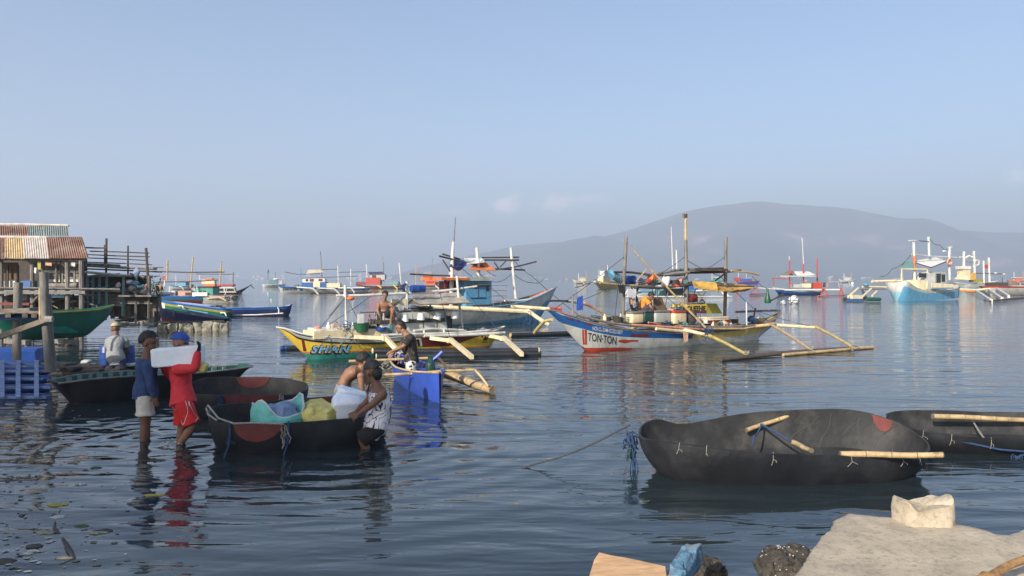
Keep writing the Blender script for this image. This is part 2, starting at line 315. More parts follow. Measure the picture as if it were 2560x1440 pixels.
def haze():
    m = bpy.data.materials.new("sea_haze"); m.use_nodes = True; n = m.node_tree; N = n.nodes
    for x in list(N):
        if x.type == 'BSDF_PRINCIPLED': N.remove(x)
    v = N.new("ShaderNodeVolumePrincipled"); v.inputs["Color"].default_value = (.665, .735, .855, 1); v.inputs["Density"].default_value = .00056; v.inputs["Anisotropy"].default_value = .12
    n.links.new(v.outputs[0], N["Material Output"].inputs["Volume"])
    mb = MB(); mb.bb((-6000, -300, -2), (6000, 7000, 372)); o = solo("haze", None, None, WF, mb, [m], kind='structure', smooth=False); o['kind'] = 'stuff'; o['label'] = "thin blue sea haze"
haze()
# ---------------------------------------------------------------- boat hulls
class Hull:
    """sheer: near gunwale (photo px, py, half beam); left / right: end profiles from tip down to the water; all become real 3-D curves"""
    def __init__(s, fr, sheer, left, right, keel=-.28, p=.55, tip=.015):
        s.fr = fr; s.p = p
        a = [(fr.pt(x, y, -b), b) for x, y, b in sheer]; tl, tr = fr.pt(*left[0]), fr.pt(*right[0])
        a = [(V((tl.x, 0, tl.z)), tip)] + [q for q in a if tl.x + .02 < q[0].x < tr.x - .02] + [(V((tr.x, 0, tr.z)), tip)]
        a.sort(key=lambda q: q[0].x)
        s.x0, s.x1 = a[0][0].x, a[-1][0].x
        s.zg = interp([(q[0].x, q[0].z) for q in a]); s.hb = interp([(q[0].x, q[1]) for q in a])
        L = [fr.pt(*q) for q in left]; Rr = [fr.pt(*q) for q in right]; k = [(q.x, q.z) for q in L]; k2 = [(q.x, q.z) for q in Rr][::-1]
        sx = .25 * abs(keel) / .28
        mid = [(k[-1][0] + sx, keel), (k2[0][0] - sx, keel)] if k2[0][0] - k[-1][0] > 2.2 * sx else [((k[-1][0] + k2[0][0]) / 2, keel)]
        s.zk = interp(k + mid + k2, False)
    def half(s, x, z):
        zk, zg = s.zk(x), s.zg(x)
        if zg - zk < 1e-4: return .01
        return s.hb(x) * max(0, min(1, (z - zk) / (zg - zk))) ** s.p
    def mesh(s, bands, n=56, nb=3, deck=None, inner=None, floor=.25):
        """bands: list of (material index or fn(x), top height fn(x) or None for the gunwale), bottom up"""
        mb = MB(); xs = [s.x0 + (s.x1 - s.x0) * (.5 - .5 * math.cos(math.pi * (i / n))) * .6 + (s.x1 - s.x0) * (i / n) * .4 for i in range(n + 1)]
        for side in (-1, 1):
            grid = []; 
            for x in xs:
                zk, zg = s.zk(x), s.zg(x); zk = min(zk, zg - .004); lo = zk; col = []
                for bi, (m, tf) in enumerate(bands):
                    hi = zg if tf is None else max(lo, min(zg, tf(x)))
                    for j in range(nb): col.append(lo + (hi - lo) * (j / nb) ** (1.7 if bi == 0 else 1))
                    lo = hi
                col.append(zg); grid.append([V((x, side * s.half(x, z), z)) for z in col])
            r = len(grid[0]); vs = [q for g in grid for q in g]; fs = []; ms = []
            for i in range(n):
                for j in range(r - 1):
                    f = (i * r + j, i * r + j + 1, (i + 1) * r + j + 1, (i + 1) * r + j); fs.append(f if side > 0 else f[::-1])
                    m = bands[j // nb][0]; ms.append(m((xs[i] + xs[i + 1]) / 2) if callable(m) else m)
            mb.add(vs, fs, ms)
        if deck is not None:                                     # (material index, drop)
            mi, dz = deck; vs = []; fs = []
            for x in xs: z = s.zg(x) - min(dz, .6 * (s.zg(x) - s.zk(x))); h = max(.004, s.half(x, z) - .004); vs += [V((x, -h, z)), V((x, h, z))]
            for i in range(n): fs.append((2 * i, 2 * i + 1, 2 * i + 3, 2 * i + 2))
            mb.add(vs, fs, mi)
        if inner is not None:                                    # open boat: inside skin down to a floor height
            for side in (-1, 1):
                vs = []; fs = []; r = 6
                for x in xs:
                    zg = s.zg(x) - .002; zf = max(s.zk(x) + .05, min(zg - .01, floor))
                    for j in range(r): z = zg + (zf - zg) * j / (r - 1); vs.append(V((x, side * max(.003, s.half(x, z) - .03), z)))
                    vs.append(V((x, 0, zf)))
                for i in range(n):
                    for j in range(r): fs.append((i * (r + 1) + j, i * (r + 1) + j + 1, (i + 1) * (r + 1) + j + 1, (i + 1) * (r + 1) + j))
                mb.add(vs, fs, inner)
                e = [(V((x, side * s.half(x, s.zg(x)), s.zg(x))), V((x, side * max(.003, s.half(x, s.zg(x)) - .03), s.zg(x) - .002))) for x in xs]
                mb.add([q for t in e for q in t], [(2 * i, 2 * i + 1, 2 * i + 3, 2 * i + 2) for i in range(n)], inner)
        return mb
    def rail(s, r, side=-1, dz=0.0, n=40, inset=0.0):
        mb = MB(); xs = [s.x0 + (s.x1 - s.x0) * (i / n) for i in range(n + 1)]
        return mb.tube([V((x, side * max(0, s.hb(x) - inset), s.zg(x) + dz)) for x in xs], r, 6)
    def on(s, px, py, out=.008):                                 # a photo point put on the near side of the hull
        b = .3
        for _ in range(8): q = s.fr.pt(px, py, -b); b = s.half(q.x, q.z)
        return V((q.x, -b - out, q.z))
def text_mesh(t, mapf, shear=0., offset=0., w=1.0, spacing=1.0):
    """lettering as a mesh; mapf(u 0..1, v 0..1) gives its place on the surface"""
    cu = bpy.data.curves.new("lettering", 'FONT'); cu.body = t; cu.size = 1; cu.shear = shear; cu.offset = offset; cu.space_character = spacing; cu.resolution_u = 3
    o = lk("lettering", cu); dg = bpy.context.evaluated_depsgraph_get(); me = bpy.data.meshes.new_from_object(o.evaluated_get(dg))
    bpy.data.objects.remove(o); bpy.data.curves.remove(cu)
    xs = [v.co.x for v in me.vertices]; x0, x1 = min(xs), max(xs)
    for v in me.vertices: v.co = mapf((v.co.x - x0) / (x1 - x0), v.co.y / .72)
    return me
def hull_text(h, parent, t, bl, br, hpx, matk, name="lettering", out=.010, **k):
    def f(u, v): return h.on(bl[0] + (br[0] - bl[0]) * u, bl[1] + (br[1] - bl[1]) * u - hpx * v, out)
    me = text_mesh(t, f, **k); me.materials.clear(); me.materials.append(MT[matk]); return part(name, me, None, parent)
def hull_patch(h, parent, top, bot, matk, name="paint_patch", out=.007, n=14):
    ft = lambda a, t: tuple(interp([(i / (len(a) - 1), q[c]) for i, q in enumerate(a)], False)(t) for c in (0, 1))
    g = []
    for j in range(4): g.append([h.on(*[ft(top, i / n)[c] + (ft(bot, i / n)[c] - ft(top, i / n)[c]) * j / 3 for c in (0, 1)], out) for i in range(n + 1)])
    mb = MB(); vs = [q for r in g for q in r]; mb.add(vs, [(j * (n + 1) + i, j * (n + 1) + i + 1, (j + 1) * (n + 1) + i + 1, (j + 1) * (n + 1) + i) for j in range(3) for i in range(n)])
    return part(name, mb, matk, parent)

# ---------------------------------------------------------------- pieces measured on the photo, made as solids in a frame
def tubep(fr, pts, rpx, n=8, mb=None):
    mb = mb or MB(); q = [fr.pt(*p) for p in pts]; s = [fr.mpp(*p) for p in pts]
    r = rpx if isinstance(rpx, (list, tuple)) else [rpx] * len(pts)
    return mb.tube(q, [max(.006, a * b) for a, b in zip(r, s)], n)
def boxp(fr, x0, y0, x1, y1, ya, yb, mb=None, mi=0):            # upright box: its near face fills the pixel rectangle at local y=ya
    mb = mb or MB(); a, b = fr.pt(x0, y0, ya), fr.pt(x1, y1, ya)
    return mb.bb((a.x, ya, b.z), (b.x, yb, a.z), mi)
def quadp(fr, c, th=.02, n=8, sag=0., mb=None, ripple=0.):      # cloth/roof panel through 4 corners (px,py,y): tl,tr,br,bl
    mb = mb or MB(); q = [fr.pt(*p) for p in c]; g = []
    for i in range(n + 1):
        row = []
        for j in range(n + 1):
            u, v = j / n, i / n; p = (q[0] * (1 - u) + q[1] * u) * (1 - v) + (q[3] * (1 - u) + q[2] * u) * v
            p = p - V((0, 0, sag * 16 * u * (1 - u) * v * (1 - v)))
            if ripple: p = p + V((0, 0, 1)) * ripple * math.sin(u * 19 + v * 5) + noise.noise_vector(p * 2.5) * ripple
            row.append(p)
        g.append(row)
    return mb.sheet(g, th)
def ellp(fr, px, py, y, rx, ry, rz=None, mb=None):
    mb = mb or MB(); s = fr.mpp(px, py, y); return mb.ell(fr.pt(px, py, y), (rx * s, (rz or rx) * s, ry * s), 0, None, 14, 10)
def ropep(fr, pts, r=.012, sag=.1, mb=None, n=10):
    mb = mb or MB(); q = [fr.pt(*p) for p in pts]; out = []
    for a, b in zip(q, q[1:]):
        for i in range(n): t = i / n; out.append(a + (b - a) * t - V((0, 0, sag * 4 * t * (1 - t))))
    return mb.tube(out + [q[-1]], r, 5)

# ---------------------------------------------------------------- people
def remesh(mb, voxel, name, smooth=2):
    me = bpy.data.meshes.new("tmp"); me.from_pydata([tuple(p) for p in mb.v], [], mb.f); me.update(); recalc(me)
    o = lk("tmp", me); md = o.modifiers.new("r", 'REMESH'); md.mode = 'VOXEL'; md.voxel_size = voxel; md.use_smooth_shade = True
    if smooth: sm = o.modifiers.new("s", 'SMOOTH'); sm.iterations = smooth; sm.factor = .5
    out = bpy.data.meshes.new_from_object(o.evaluated_get(bpy.context.evaluated_depsgraph_get())); out.name = name
    bpy.data.objects.remove(o); bpy.data.meshes.remove(me)
    out.polygons.foreach_set("use_smooth", [True] * len(out.polygons)); return out
def limb(mb, pts, rs, sub=4, n=12):
    P_, R_ = [], []
    for i in range(len(pts) - 1):
        for j in range(sub): t = j / sub; P_.append(V(pts[i]).lerp(V(pts[i + 1]), t)); R_.append(rs[i] + (rs[i + 1] - rs[i]) * t)
    P_.append(V(pts[-1])); R_.append(rs[-1]); mb.tube(P_, R_, n); mb.ell(P_[0], R_[0], n=10, m=6); mb.ell(P_[-1], R_[-1], n=10, m=6)
def torso(mb, J, secs, bend=V((0, 0, 0))):
    a = J['pel']; b = J['neck']; ax0 = (J['hipL'] - J['hipR']).normalized(); ax1 = (J['shL'] - J['shR']).normalized(); rings = []; pts = []
    for t, w, d in secs: pts.append(a.lerp(b, t) + bend * (4 * t * (1 - t)))
    for i, (t, w, d) in enumerate(secs):
        dr = (pts[min(i + 1, len(pts) - 1)] - pts[max(i - 1, 0)]).normalized(); ax = ax0.lerp(ax1, max(0, min(1, t))); ax = (ax - dr * ax.dot(dr)).normalized(); fw = dr.cross(ax)
        rings.append([pts[i] + ax * w * math.cos(k) + fw * d * math.sin(k) for k in [2 * math.pi * q / 20 for q in range(20)]])
    mb.loft(rings)
TS = [(-.18, .09, .08), (-.08, .15, .115), (.05, .165, .12), (.22, .150, .105), (.40, .142, .098), (.6, .165, .112), (.78, .185, .115), (.90, .168, .098), (.97, .112, .078), (1.05, .062, .062)]
def hand(mb, wr, el, palm, curl=.5, k=1.0):
    d = (wr - el).normalized(); n = V(palm) - d * d.dot(V(palm)); n = n.normalized() if n.length > 1e-3 else V((0, 0, 1)).cross(d).normalized(); a = d.cross(n)
    Rm = Matrix((d, a, n)).transposed(); mb.ell(wr + d * .048 * k, (.055 * k, .042 * k, .018 * k), 0, Rm)
    for i, (o, L) in enumerate(((-.031, .062), (-.011, .074), (.011, .070), (.031, .055))):
        p = wr + d * .085 * k + a * o * k; q = [p]; ang = 0
        for s in (.45, .32, .23): ang += curl * .75; p = p + (d * math.cos(ang) + n * math.sin(ang)) * L * s * 1.15 * k; q.append(p)
        mb.tube(q, [.0105 * k, .0098 * k, .009 * k, .0075 * k], 7)
    p = wr + d * .028 * k - a * .034 * k; mb.tube([p, p + (d * .5 - a * .75 + n * .25).normalized() * .038 * k, p + (d * .9 - a * .75 + n * .5).normalized() * .068 * k], [.0125 * k, .011 * k, .009 * k], 7)
def person(label, fr, J, face, skin='skin', top=None, shorts=None, hair='hair', cap=None, sleeve=0., bend=V((0, 0, 0)), vox=.0085, capmat=None, curl=.5, palm=(0, 0, -1), tilt=0.,
           shortlen=.9, longhair=False, hem=-.16, gloves=None, loose=1.0, tank=False, bare=False, headr=1.0):
    J = {k: (fr.pt(*v) if not isinstance(v, V) else v) for k, v in J.items()}
    if 'pel' not in J: J['pel'] = (J['hipL'] + J['hipR']) / 2 + V((0, 0, .03))
    mb = MB(); torso(mb, J, TS, bend); hands = {'L': MB(), 'R': MB()}
    for s in 'LR':
        sh, el, wr = J['sh' + s], J['el' + s], J['wr' + s]; mb.ell(sh, (.062, .062, .06))
        limb(mb, [sh, sh.lerp(el, .4), el, el.lerp(wr, .3), wr], [.058, .052, .041, .043, .027])
        hand(hands[s] if gloves else mb, wr, el, palm if not isinstance(palm, dict) else palm[s], curl)
        hp, kn, an = J['hip' + s], J['kn' + s], J['an' + s]; limb(mb, [hp, hp.lerp(kn, .45), kn, kn.lerp(an, .3), an], [.095, .082, .056, .058, .036])
        fd = V(J.get('toe' + s, an + V((face[0], face[1], 0)).normalized() * .17 - V((0, 0, .06)))) ; hl = an + (an - fd).normalized() * .04; hl.z = fd.z + .015
        limb(mb, [hl, an.lerp(fd, .45) - V((0, 0, .015)), fd], [.036, .042, .026], 3)
    nk, hd = J['neck'], J['head']; limb(mb, [nk - (hd - nk) * .15, nk.lerp(hd, .6)], [.068, .060], 3)
    f = V(face).normalized(); up = (hd - nk).normalized(); up = (up + V((0, 0, 1))).normalized(); f = (f - up * f.dot(up)).normalized(); sd = f.cross(up); Hm = Matrix((f, sd, up)).transposed(); k = headr
    H = lambda x, y, z: hd + Hm @ V((x * k, y * k, z * k))
    mb.ell(H(-.01, 0, .03), (.098 * k, .077 * k, .092 * k), 0, Hm, 16, 12); mb.ell(H(.022, 0, -.035), (.068 * k, .058 * k, .085 * k), 0, Hm, 14, 10)
    mb.tube([H(.082, 0, .015), H(.100, 0, -.012), H(.112, 0, -.032)], [.010 * k, .014 * k, .019 * k], 8); mb.ell(H(.080, 0, -.068), (.018 * k, .026 * k, .011 * k), 0, Hm); mb.ell(H(.068, 0, -.105), (.024 * k, .026 * k, .018 * k), 0, Hm)
    mb.ell(H(.074, 0, .028), (.018 * k, .055 * k, .012 * k), 0, Hm)
    for s in (-1, 1): mb.ell(H(-.005, s * .078, -.01), (.024 * k, .012 * k, .033 * k), 0, Hm)
    me = remesh(mb, vox, "person"); me.materials.append(MT[skin]); base = V((hd.x * 0 + J['pel'].x, J['pel'].y, min(J['anL'].z, J['anR'].z) - .06))
    def put(m, nm, par=None):
        m.transform(Matrix.Translation(-base)); o = lk(nm, m)
        if par: o.parent = par
        else: o.matrix_world = fr.M @ Matrix.Translation(base)
        return o
    body = put(me, "person"); tag(body, label, "person")
    for s in (-1, 1): put(MB().ell(H(.079, s * .033, .004), (.012 * k, .015 * k, .009 * k), 0, Hm, 8, 6).mesh("eye", ['eye']), "eye", body)
    # hair or cap: a shell over the skull, open over the face
    hm = MB(); rr = (.121 * k, .101 * k, .118 * k) if cap else (.116 * k, .095 * k, .114 * k); c = H(-.014, 0, .035); n_, m_ = 44, 32; keep = []; vs = []
    for i in range(m_ + 1):
        a = -math.pi / 2 + math.pi * (i + .02) / (m_ + .04)
        for j in range(n_):
            t = 2 * math.pi * j / n_; d = V((math.cos(a) * math.cos(t), math.cos(a) * math.sin(t), math.sin(a)))
            jig = 1 + (.07 * noise.noise(d * 7 + V((hd.x, 0, 0))) + .07 * noise.noise(d * 21) if not cap else 0); vs.append(c + Hm @ V((d.x * rr[0] * jig, d.y * rr[1] * jig, d.z * rr[2] * jig)))
    lowb = -.62 if longhair else -.42
    for i in range(m_):
        for j in range(n_):
            a = -math.pi / 2 + math.pi * (i + .5) / m_; t = 2 * math.pi * (j + .5) / n_; dx, dz = math.cos(a) * math.cos(t), math.sin(a)
            ok = dz > (.18 if cap else .42 if dx > .3 else .42 - (0.3 - dx) * 1.1 if dx > -.5 else lowb)
            if ok: hm.f.append((i * n_ + j, i * n_ + (j + 1) % n_, (i + 1) * n_ + (j + 1) % n_, (i + 1) * n_ + j)); hm.m.append(0)
    hm.v = vs
    if cap == 'peak':
        g = [[H(.07 + .085 * u * (1 - .35 * abs(v)), v * .075, .052 - .02 * u - .012 * v * v) for v in [-1 + 2 * q / 8 for q in range(9)]] for u in (0, .35, .7, 1)]
        hm.sheet(g, .006)
    if longhair: hm.ell(H(-.082, 0, -.02), (.052 * k, .066 * k, .078 * k), 0, Hm, 20, 14)
    me2 = hm.mesh("cap" if cap else "hair", [capmat or hair]); put(me2, "cap" if cap else "hair", body)
    def fold(m, amp=.010):
        for v in m.vertices: v.co += v.normal * (noise.noise(V((v.co.x * 9, v.co.y * 9, v.co.z * 5))) * amp + noise.noise(v.co * 21) * amp * .45)
    if top:
        g = .020 * loose; cm = MB(); secs = [(t, w + g + (.012 * loose if t < .3 else 0), d + g + (.012 * loose if t < .3 else 0)) for t, w, d in TS if hem <= t < 1.0]
        if tank: secs = [(t, w * (1 if t < .75 else .80), d) for t, w, d in secs if t < .96]
        secs = [(hem, secs[0][1] + .008, secs[0][2] + .008)] + secs; torso(cm, J, secs, bend)
        if not tank:
            for s in 'LR':
                sh, el, wr = J['sh' + s], J['el' + s], J['wr' + s]; cm.ell(sh, (.080, .080, .077))
                if sleeve >= 1: limb(cm, [sh, sh.lerp(el, .45), el, el.lerp(wr, .4), el.lerp(wr, .96)], [.078, .072, .060, .058, .043])
                else: cm.tube([sh, sh.lerp(el, sleeve * .5), sh.lerp(el, sleeve * .9), sh.lerp(el, sleeve)], [.078, .078, .084, .085], 14)
        m = remesh(cm, .011, "shirt", 3); m.materials.append(MT[top]); fold(m); put(m, "tank_top" if tank else "shirt", body)
    if shorts:
        cm = MB(); torso(cm, J, [(-.19, .10, .09), (-.08, .165, .135), (.04, .182, .14), (.16, .172, .128), (.20, .165, .120)], bend)
        for s in 'LR':
            hp, kn = J['hip' + s], J['kn' + s]; cm.ell(hp, .112); e1 = hp.lerp(kn, shortlen); cm.tube([hp, hp.lerp(kn, .25), hp.lerp(kn, .5), hp.lerp(kn, shortlen * .85), e1, e1 + (e1 - hp).normalized() * .012], [.112, .110, .108, .112, .117, .117], 16)
        m = remesh(cm, .011, "shorts", 3); m.materials.append(MT[shorts]); fold(m); put(m, "shorts", body)
    for s in 'LR' if gloves else '': m = remesh(hands[s], .006, "glove", 1); m.materials.append(MT[gloves]); put(m, "glove", body)
    return body
# ---------------------------------------------------------------- near shore: rubber boats and what they carry
def sgn(a, e): return math.copysign(abs(a) ** e, a)
def rblock(mb, c, size, rot=None, e=.3, n=20, m=12, mi=0):     # rounded block
    Rm = rot if rot is not None else Matrix.Identity(3); rings = []
    for i in range(m + 1):
        a = -math.pi / 2 + math.pi * (i + .02) / (m + .04)
        rings.append([V(c) + Rm @ V((size[0] / 2 * sgn(math.cos(a), e) * sgn(math.cos(t), e), size[1] / 2 * sgn(math.cos(a), e) * sgn(math.sin(t), e), size[2] / 2 * sgn(math.sin(a), e))) for t in [2 * math.pi * (j + .5) / n for j in range(n)]])
    return mb.loft(rings, mi)
class Tub:
    def __init__(s, fr, a, b, rim, e=.75, z0=-.14, base=.66):
        s.fr, s.a, s.b, s.e, s.z0, s.base = fr, a, b, e, z0, base; s.rim = interp([(math.radians(t), z) for t, z in rim])
    def at(s, th, t, off=0.0):
        th %= 2 * math.pi; k = s.base + (1 - s.base) * math.sin(min(1, t) * math.pi / 2) ** .8
        return V(((s.a * k + off) * sgn(math.cos(th), s.e), (s.b * k + off) * sgn(math.sin(th), s.e), s.z0 + (s.rim(th) - s.z0) * t))
    def build(s, name, label, group=None, floor=.03):
        T = thing(name, label, "boat", s.fr, group); n, m = 72, 10; mb = MB()
        out = [[s.at(2 * math.pi * j / n, i / m) for j in range(n)] for i in range(m + 1)]
        inn = [[s.at(2 * math.pi * j / n, 1 - .985 * i / m * .62, -.022) for j in range(n)] for i in range(m + 1)]
        mb.loft(out + [[(a + b) / 2 + V((0, 0, .006)) for a, b in zip(out[-1], inn[0])]], 0, cap=False); k = len(mb.f)
        mb.loft([[(a + b) / 2 + V((0, 0, .006)) for a, b in zip(out[-1], inn[0])]] + inn + [[V((p.x * .75, p.y * .75, floor)) for p in inn[-1]], [V((p.x * .1, p.y * .1, floor)) for p in inn[-1]]], 1, cap=False)
        mb.add([V((p.x, p.y, p.z)) for p in out[0]], [tuple(range(n))], 0)
        for p in mb.v: p += noise.noise_vector(p * 3.1) * .008
        part("shell", mb, ['rubber', 'rubberin'], T); return T
    def patch(s, T, t0, t1, depth, off=.012, matk='patch', name="patch"):
        t0, t1 = math.radians(t0), math.radians(t1); n, m = 20, 7; g = []
        for i in range(m + 1):
            row = []
            for j in range(n + 1):
                u = -1 + 2 * j / n; th = t0 + (t1 - t0) * j / n; h = s.rim(th % (2 * math.pi)) - s.z0; d = depth * (max(0, 1 - u * u)) ** .6 / h
                row.append(s.at(th, 1.0 - d * i / m - .002, off) + V((0, 0, .006)))
            g.append(row)
        mb = MB(); vs = [p for r in g for p in r]; mb.add(vs, [(i * (n + 1) + j, i * (n + 1) + j + 1, (i + 1) * (n + 1) + j + 1, (i + 1) * (n + 1) + j) for i in range(m) for j in range(n)])
        for p in mb.v: p += noise.noise_vector(p * 3.1) * .008
        return part(name, mb, matk, T)
    def tie(s, T, deg, L=.07, matk='rope', r=.003):            # a short lashing end poked through the rim
        th = math.radians(deg); p = s.at(th, 1, -.02) + V((0, 0, -.05)); q = s.at(th, 1, .012) + V((0, 0, -.05)); rr = random.Random(deg)
        mb = MB(); w = V((rr.uniform(-.05, .05), 0, 0)); mb.tube([p, (p + q) / 2 + V((0, 0, .065)), q, q + w * .5 - V((0, 0, L * .6)), q + w - V((0, 0, L))], r, 5)
        mb.tube([q, q - w * .6 + V((.02, 0, -.02)), q - w + V((.01, 0, -L * .6))], r, 5); return part("lashing", mb, matk, T)
def clump(mb, c, r, n, rad, rng, drop=0.0):                     # tangled rope
    for _ in range(n):
        p = V(c) + V([rng.uniform(-r, r) for _ in range(3)]); q = [p]
        for k in range(6): p = p + V([rng.uniform(-r, r) for _ in range(3)]) * .8 - V((0, 0, drop / 6)); q.append(p)
        mb.tube(q, rad, 5)
    return mb
rng = random.Random(3)
# the big sunlit rubber boat on the right
fA = Fr((3.02, 8.50, 0), R(3)); tA = Tub(fA, 1.60, .66, [(0, .37), (30, .50), (60, .58), (85, .555), (105, .47), (120, .42), (140, .5), (160, .47), (180, .40), (200, .42), (225, .42), (250, .37), (270, .33), (300, .28), (330, .285), (345, .31), (360, .37)], .75, -.14, .76)
A = tA.build("rubber_boat", "large sunlit black rubber tub with bamboo poles, before the concrete slab", "black rubber boats")
tA.patch(A, 24, 40, .16, -.035)
for d in (221, 236, 262, 281, 305, 318): tA.tie(A, d, .04 + .012 * (d % 4))
for d in (104, 118, 131, 146): tA.tie(A, d, .09)
def bam(fr, a, b, r, T, name="bamboo_pole", n=5):
    mb = MB(); a, b = V(a), V(b); pts = []; rs = []
    for i in range(n * 6 + 1):
        t = i / (n * 6); pts.append(a.lerp(b, t) + V((0, 0, .005 * math.sin(t * 7)))); rs.append(r * (1 + (.09 if i % 6 == 0 else 0)) * (1 - .12 * t))
    mb.tube(pts, rs, 10)
    for i in range(0, n * 6 + 1, 6):
        d = (b - a).normalized() * .0045; mb.tube([pts[i] - d, pts[i] + d], rs[i] * 1.02, 10, 1)
    return part(name, mb, ['bamboo', 'wood'], T) if T else mb
bam(fA, fA.p(2100, 1136, 7.92), fA.p(2356, 1138, 7.80), .033, A, n=4); bam(fA, fA.p(1866, 1076, 9.0), fA.p(1986, 1034, 9.2), .026, A, n=3); bam(fA, fA.p(1983, 1106, 8.6), fA.p(2028, 1127, 8.1), .028, A, n=2)
part("rope", ropep(fA, [(1902, 1060, .5), (1985, 1108, .05)], .013, .0), 'brope', A); part("rope", ropep(fA, [(1903, 1062, .5), (1885, 1090, .3), (1880, 1112, .25)], .011, .03), 'brope', A)
mb = MB()
for k in range(9):
    th0 = math.radians(20 + k * 6.3); mb.tube([tA.at(th0 + .035 * i * math.sin(k * 1.7 + 1) + .05 * math.sin(k * 2.3) + .012 * math.sin(i * 1.1 + k), 1 - (.05 * (k % 3)) - (.40 + .22 * ((k * 7) % 5) / 4) * i / 9, -.026) for i in range(10)], .0032, 4)
part("rubber_seams", mb, mat("grey_rubber_seam", (.065, .062, .058), .7, .4, 9), A)
mb = MB(); c = fA.p(1580, 1085, 8.62); clump(mb, c, .05, 16, .008, rng, .18); part("knotted_rope", mb, 'brope', A)
mb = MB(); clump(mb, c + V((.0, -.05, -.12)), .025, 6, .008, rng, .32); part("hanging_rope", mb, 'brope', A)
mb = MB(); clump(mb, c + V((-.03, -.06, -.12)), .03, 7, .007, rng, .10); part("frayed_rope", mb, 'dgreen', A)
q = [fA.L(P(px, py, d)) for px, py, d in ((1575, 1062, 8.7), (1540, 1080, 8.68), (1500, 1101, 8.65), (1450, 1124, 8.6), (1390, 1146, 8.62), (1330, 1162, 8.68), (1290, 1171, 8.62))]; q[-1].z = -.02
solo("mooring_rope", "thin dark mooring rope running from the large rubber boat's left end into the water", "rope", fA, MB().tube(q, .012, 6), 'drope')
# the second boat behind it, cut by the picture edge
fB = Fr((6.62, 9.75, 0), R(-4)); tB = Tub(fB, 1.72, .62, [(0, .3), (60, .32), (90, .33), (130, .36), (160, .36), (180, .33), (200, .27), (230, .23), (270, .20), (320, .26), (360, .3)])
B = tB.build("rubber_boat", "black rubber boat behind the large tub, cut by right picture edge", "black rubber boats")
bam(fB, fB.p(2332, 1041, 10.1), fB.p(2640, 1052, 10.2), .034, B, n=8); part("rope", ropep(fB, [(2432, 1052, .5), (2490, 1126, -.5)], .011, .04), 'rope', B)
part("rope", ropep(fB, [(2300, 1082, -.15), (2400, 1103, -.52), (2500, 1124, -.62), (2600, 1132, -.62)], .013, .0), 'brope', B)
mb = MB(); clump(mb, fB.pt(2540, 1145, -.66), .055, 18, .007, rng, .12); part("blue_net", mb, 'brope', B)
for d in (215, 232, 250): tB.tie(B, d)
for d in (75, 95, 110): tB.tie(B, d, .06)
# loaded boat in the shade, left of the centre
fCg = Fr((-2.76, 10.02, 0), R(22)); tC = Tub(fCg, 1.16, .62, [(0, .45), (40, .49), (80, .48), (110, .47), (150, .49), (180, .47), (205, .41), (240, .375), (270, .37), (310, .385), (360, .45)], .70, -.14, .84)
Cg = tC.build("rubber_boat", "black rubber boat loaded with teal sack, ice blocks and fish", "black rubber boats")
tC.patch(Cg, 229, 262, .22); tC.patch(Cg, 62, 85, .2, -.035)
for d in (226, 264):
    p = tC.at(math.radians(d), 1, .02); mb = MB(); mb.tube([p + V((0, 0, .03)), p - V((0, .02, .12)), p - V((.02, .03, .26)), p - V((.07, .04, .40))], .013, 6); clump(mb, p - V((0, .02, .2)), .025, 5, .007, rng); part("hanging_rope", mb, 'brope', Cg)
p = tC.at(math.radians(262), 1, .02); part("hanging_rope", clump(MB(), p - V((0, .01, .02)), .03, 7, .006, rng, .24), 'rope', Cg)
part("rope", MB().tube([tC.at(math.radians(t), 1, .03) + V((0, 0, z)) for t, z in ((262, .0), (245, .03), (230, .02), (214, .06), (205, .13), (195, .16), (188, .10), (196, .05), (212, .03))], .012, 6), 'rope', Cg)
def sack(fr, c, rx, ry, h, wall, inside, label, name="sack"):
    mb = MB(); n, m = 30, 9; c = V(c); rings = []
    def wv(t): return 1 + .12 * math.sin(3 * t + 1) + .07 * math.sin(5 * t)
    for i in range(m + 1):
        u = i / m; rings.append([c + V((rx * (.8 + .2 * math.sin(u * 2.6)) * math.cos(t), ry * (.8 + .2 * math.sin(u * 2.6)) * math.sin(t), h * u * (1 + (.28 * math.sin(2 * t + .6) + .1 * math.sin(5 * t)) * u))) for t in [2 * math.pi * j / n for j in range(n)]])
    T = thing(name, label, "sack", Fr(fr.M @ c, fr.rz)); sh = lambda b: [p.__isub__(c) for p in b.v]
    mb.loft(rings, 0, cap=False); mb.loft([rings[-1]] + [[c + (p - c) * k + V((0, 0, -dz)) for p in rings[-1]] for k, dz in ((.93, .04), (.8, .09))], 0, cap=False); mb.wobble(.022, 7); sh(mb); part("sack_cloth", mb, wall, T)
    mb = MB(); mb.ell(c + V((.02, 0, h * .55)), (rx * .86, ry * .86, h * .55), n=50, m=30); mb.wobble(.06, 5, 4); mb.wobble(.03, 14, 2); sh(mb); part("contents", mb, inside, T)
    mb = MB(); mb.tube([p + V((0, 0, -.015)) for p in [q.copy() for q in rings[-1]] + [rings[-1][0].copy()]], .012, 6); mb.wobble(.022, 7); sh(mb); part("hem_band", mb, 'whitecl', T); return T
sack(fCg, fCg.L(P(699, 1056, 10.0)) * V((1, 1, 0)) .length * V((0, 0, 0)) + V((-.31, .0, .12)), .35, .34, .38, 'teals', 'bluecl', "open teal woven sack with striped lining standing in the loaded rubber boat")
mb = MB(); rblock(mb, (.20, .02, .30), (.44, .70, .40), e=.5, n=70, m=44); mb.wobble(.05, 4, 2); mb.wobble(.035, 11, 5); mb.wobble(.012, 28, 1); solo("plastic_sheet", "crumpled yellow plastic sheet between the teal sack and the ice blocks", "plastic sheet", fCg, mb, 'yells')
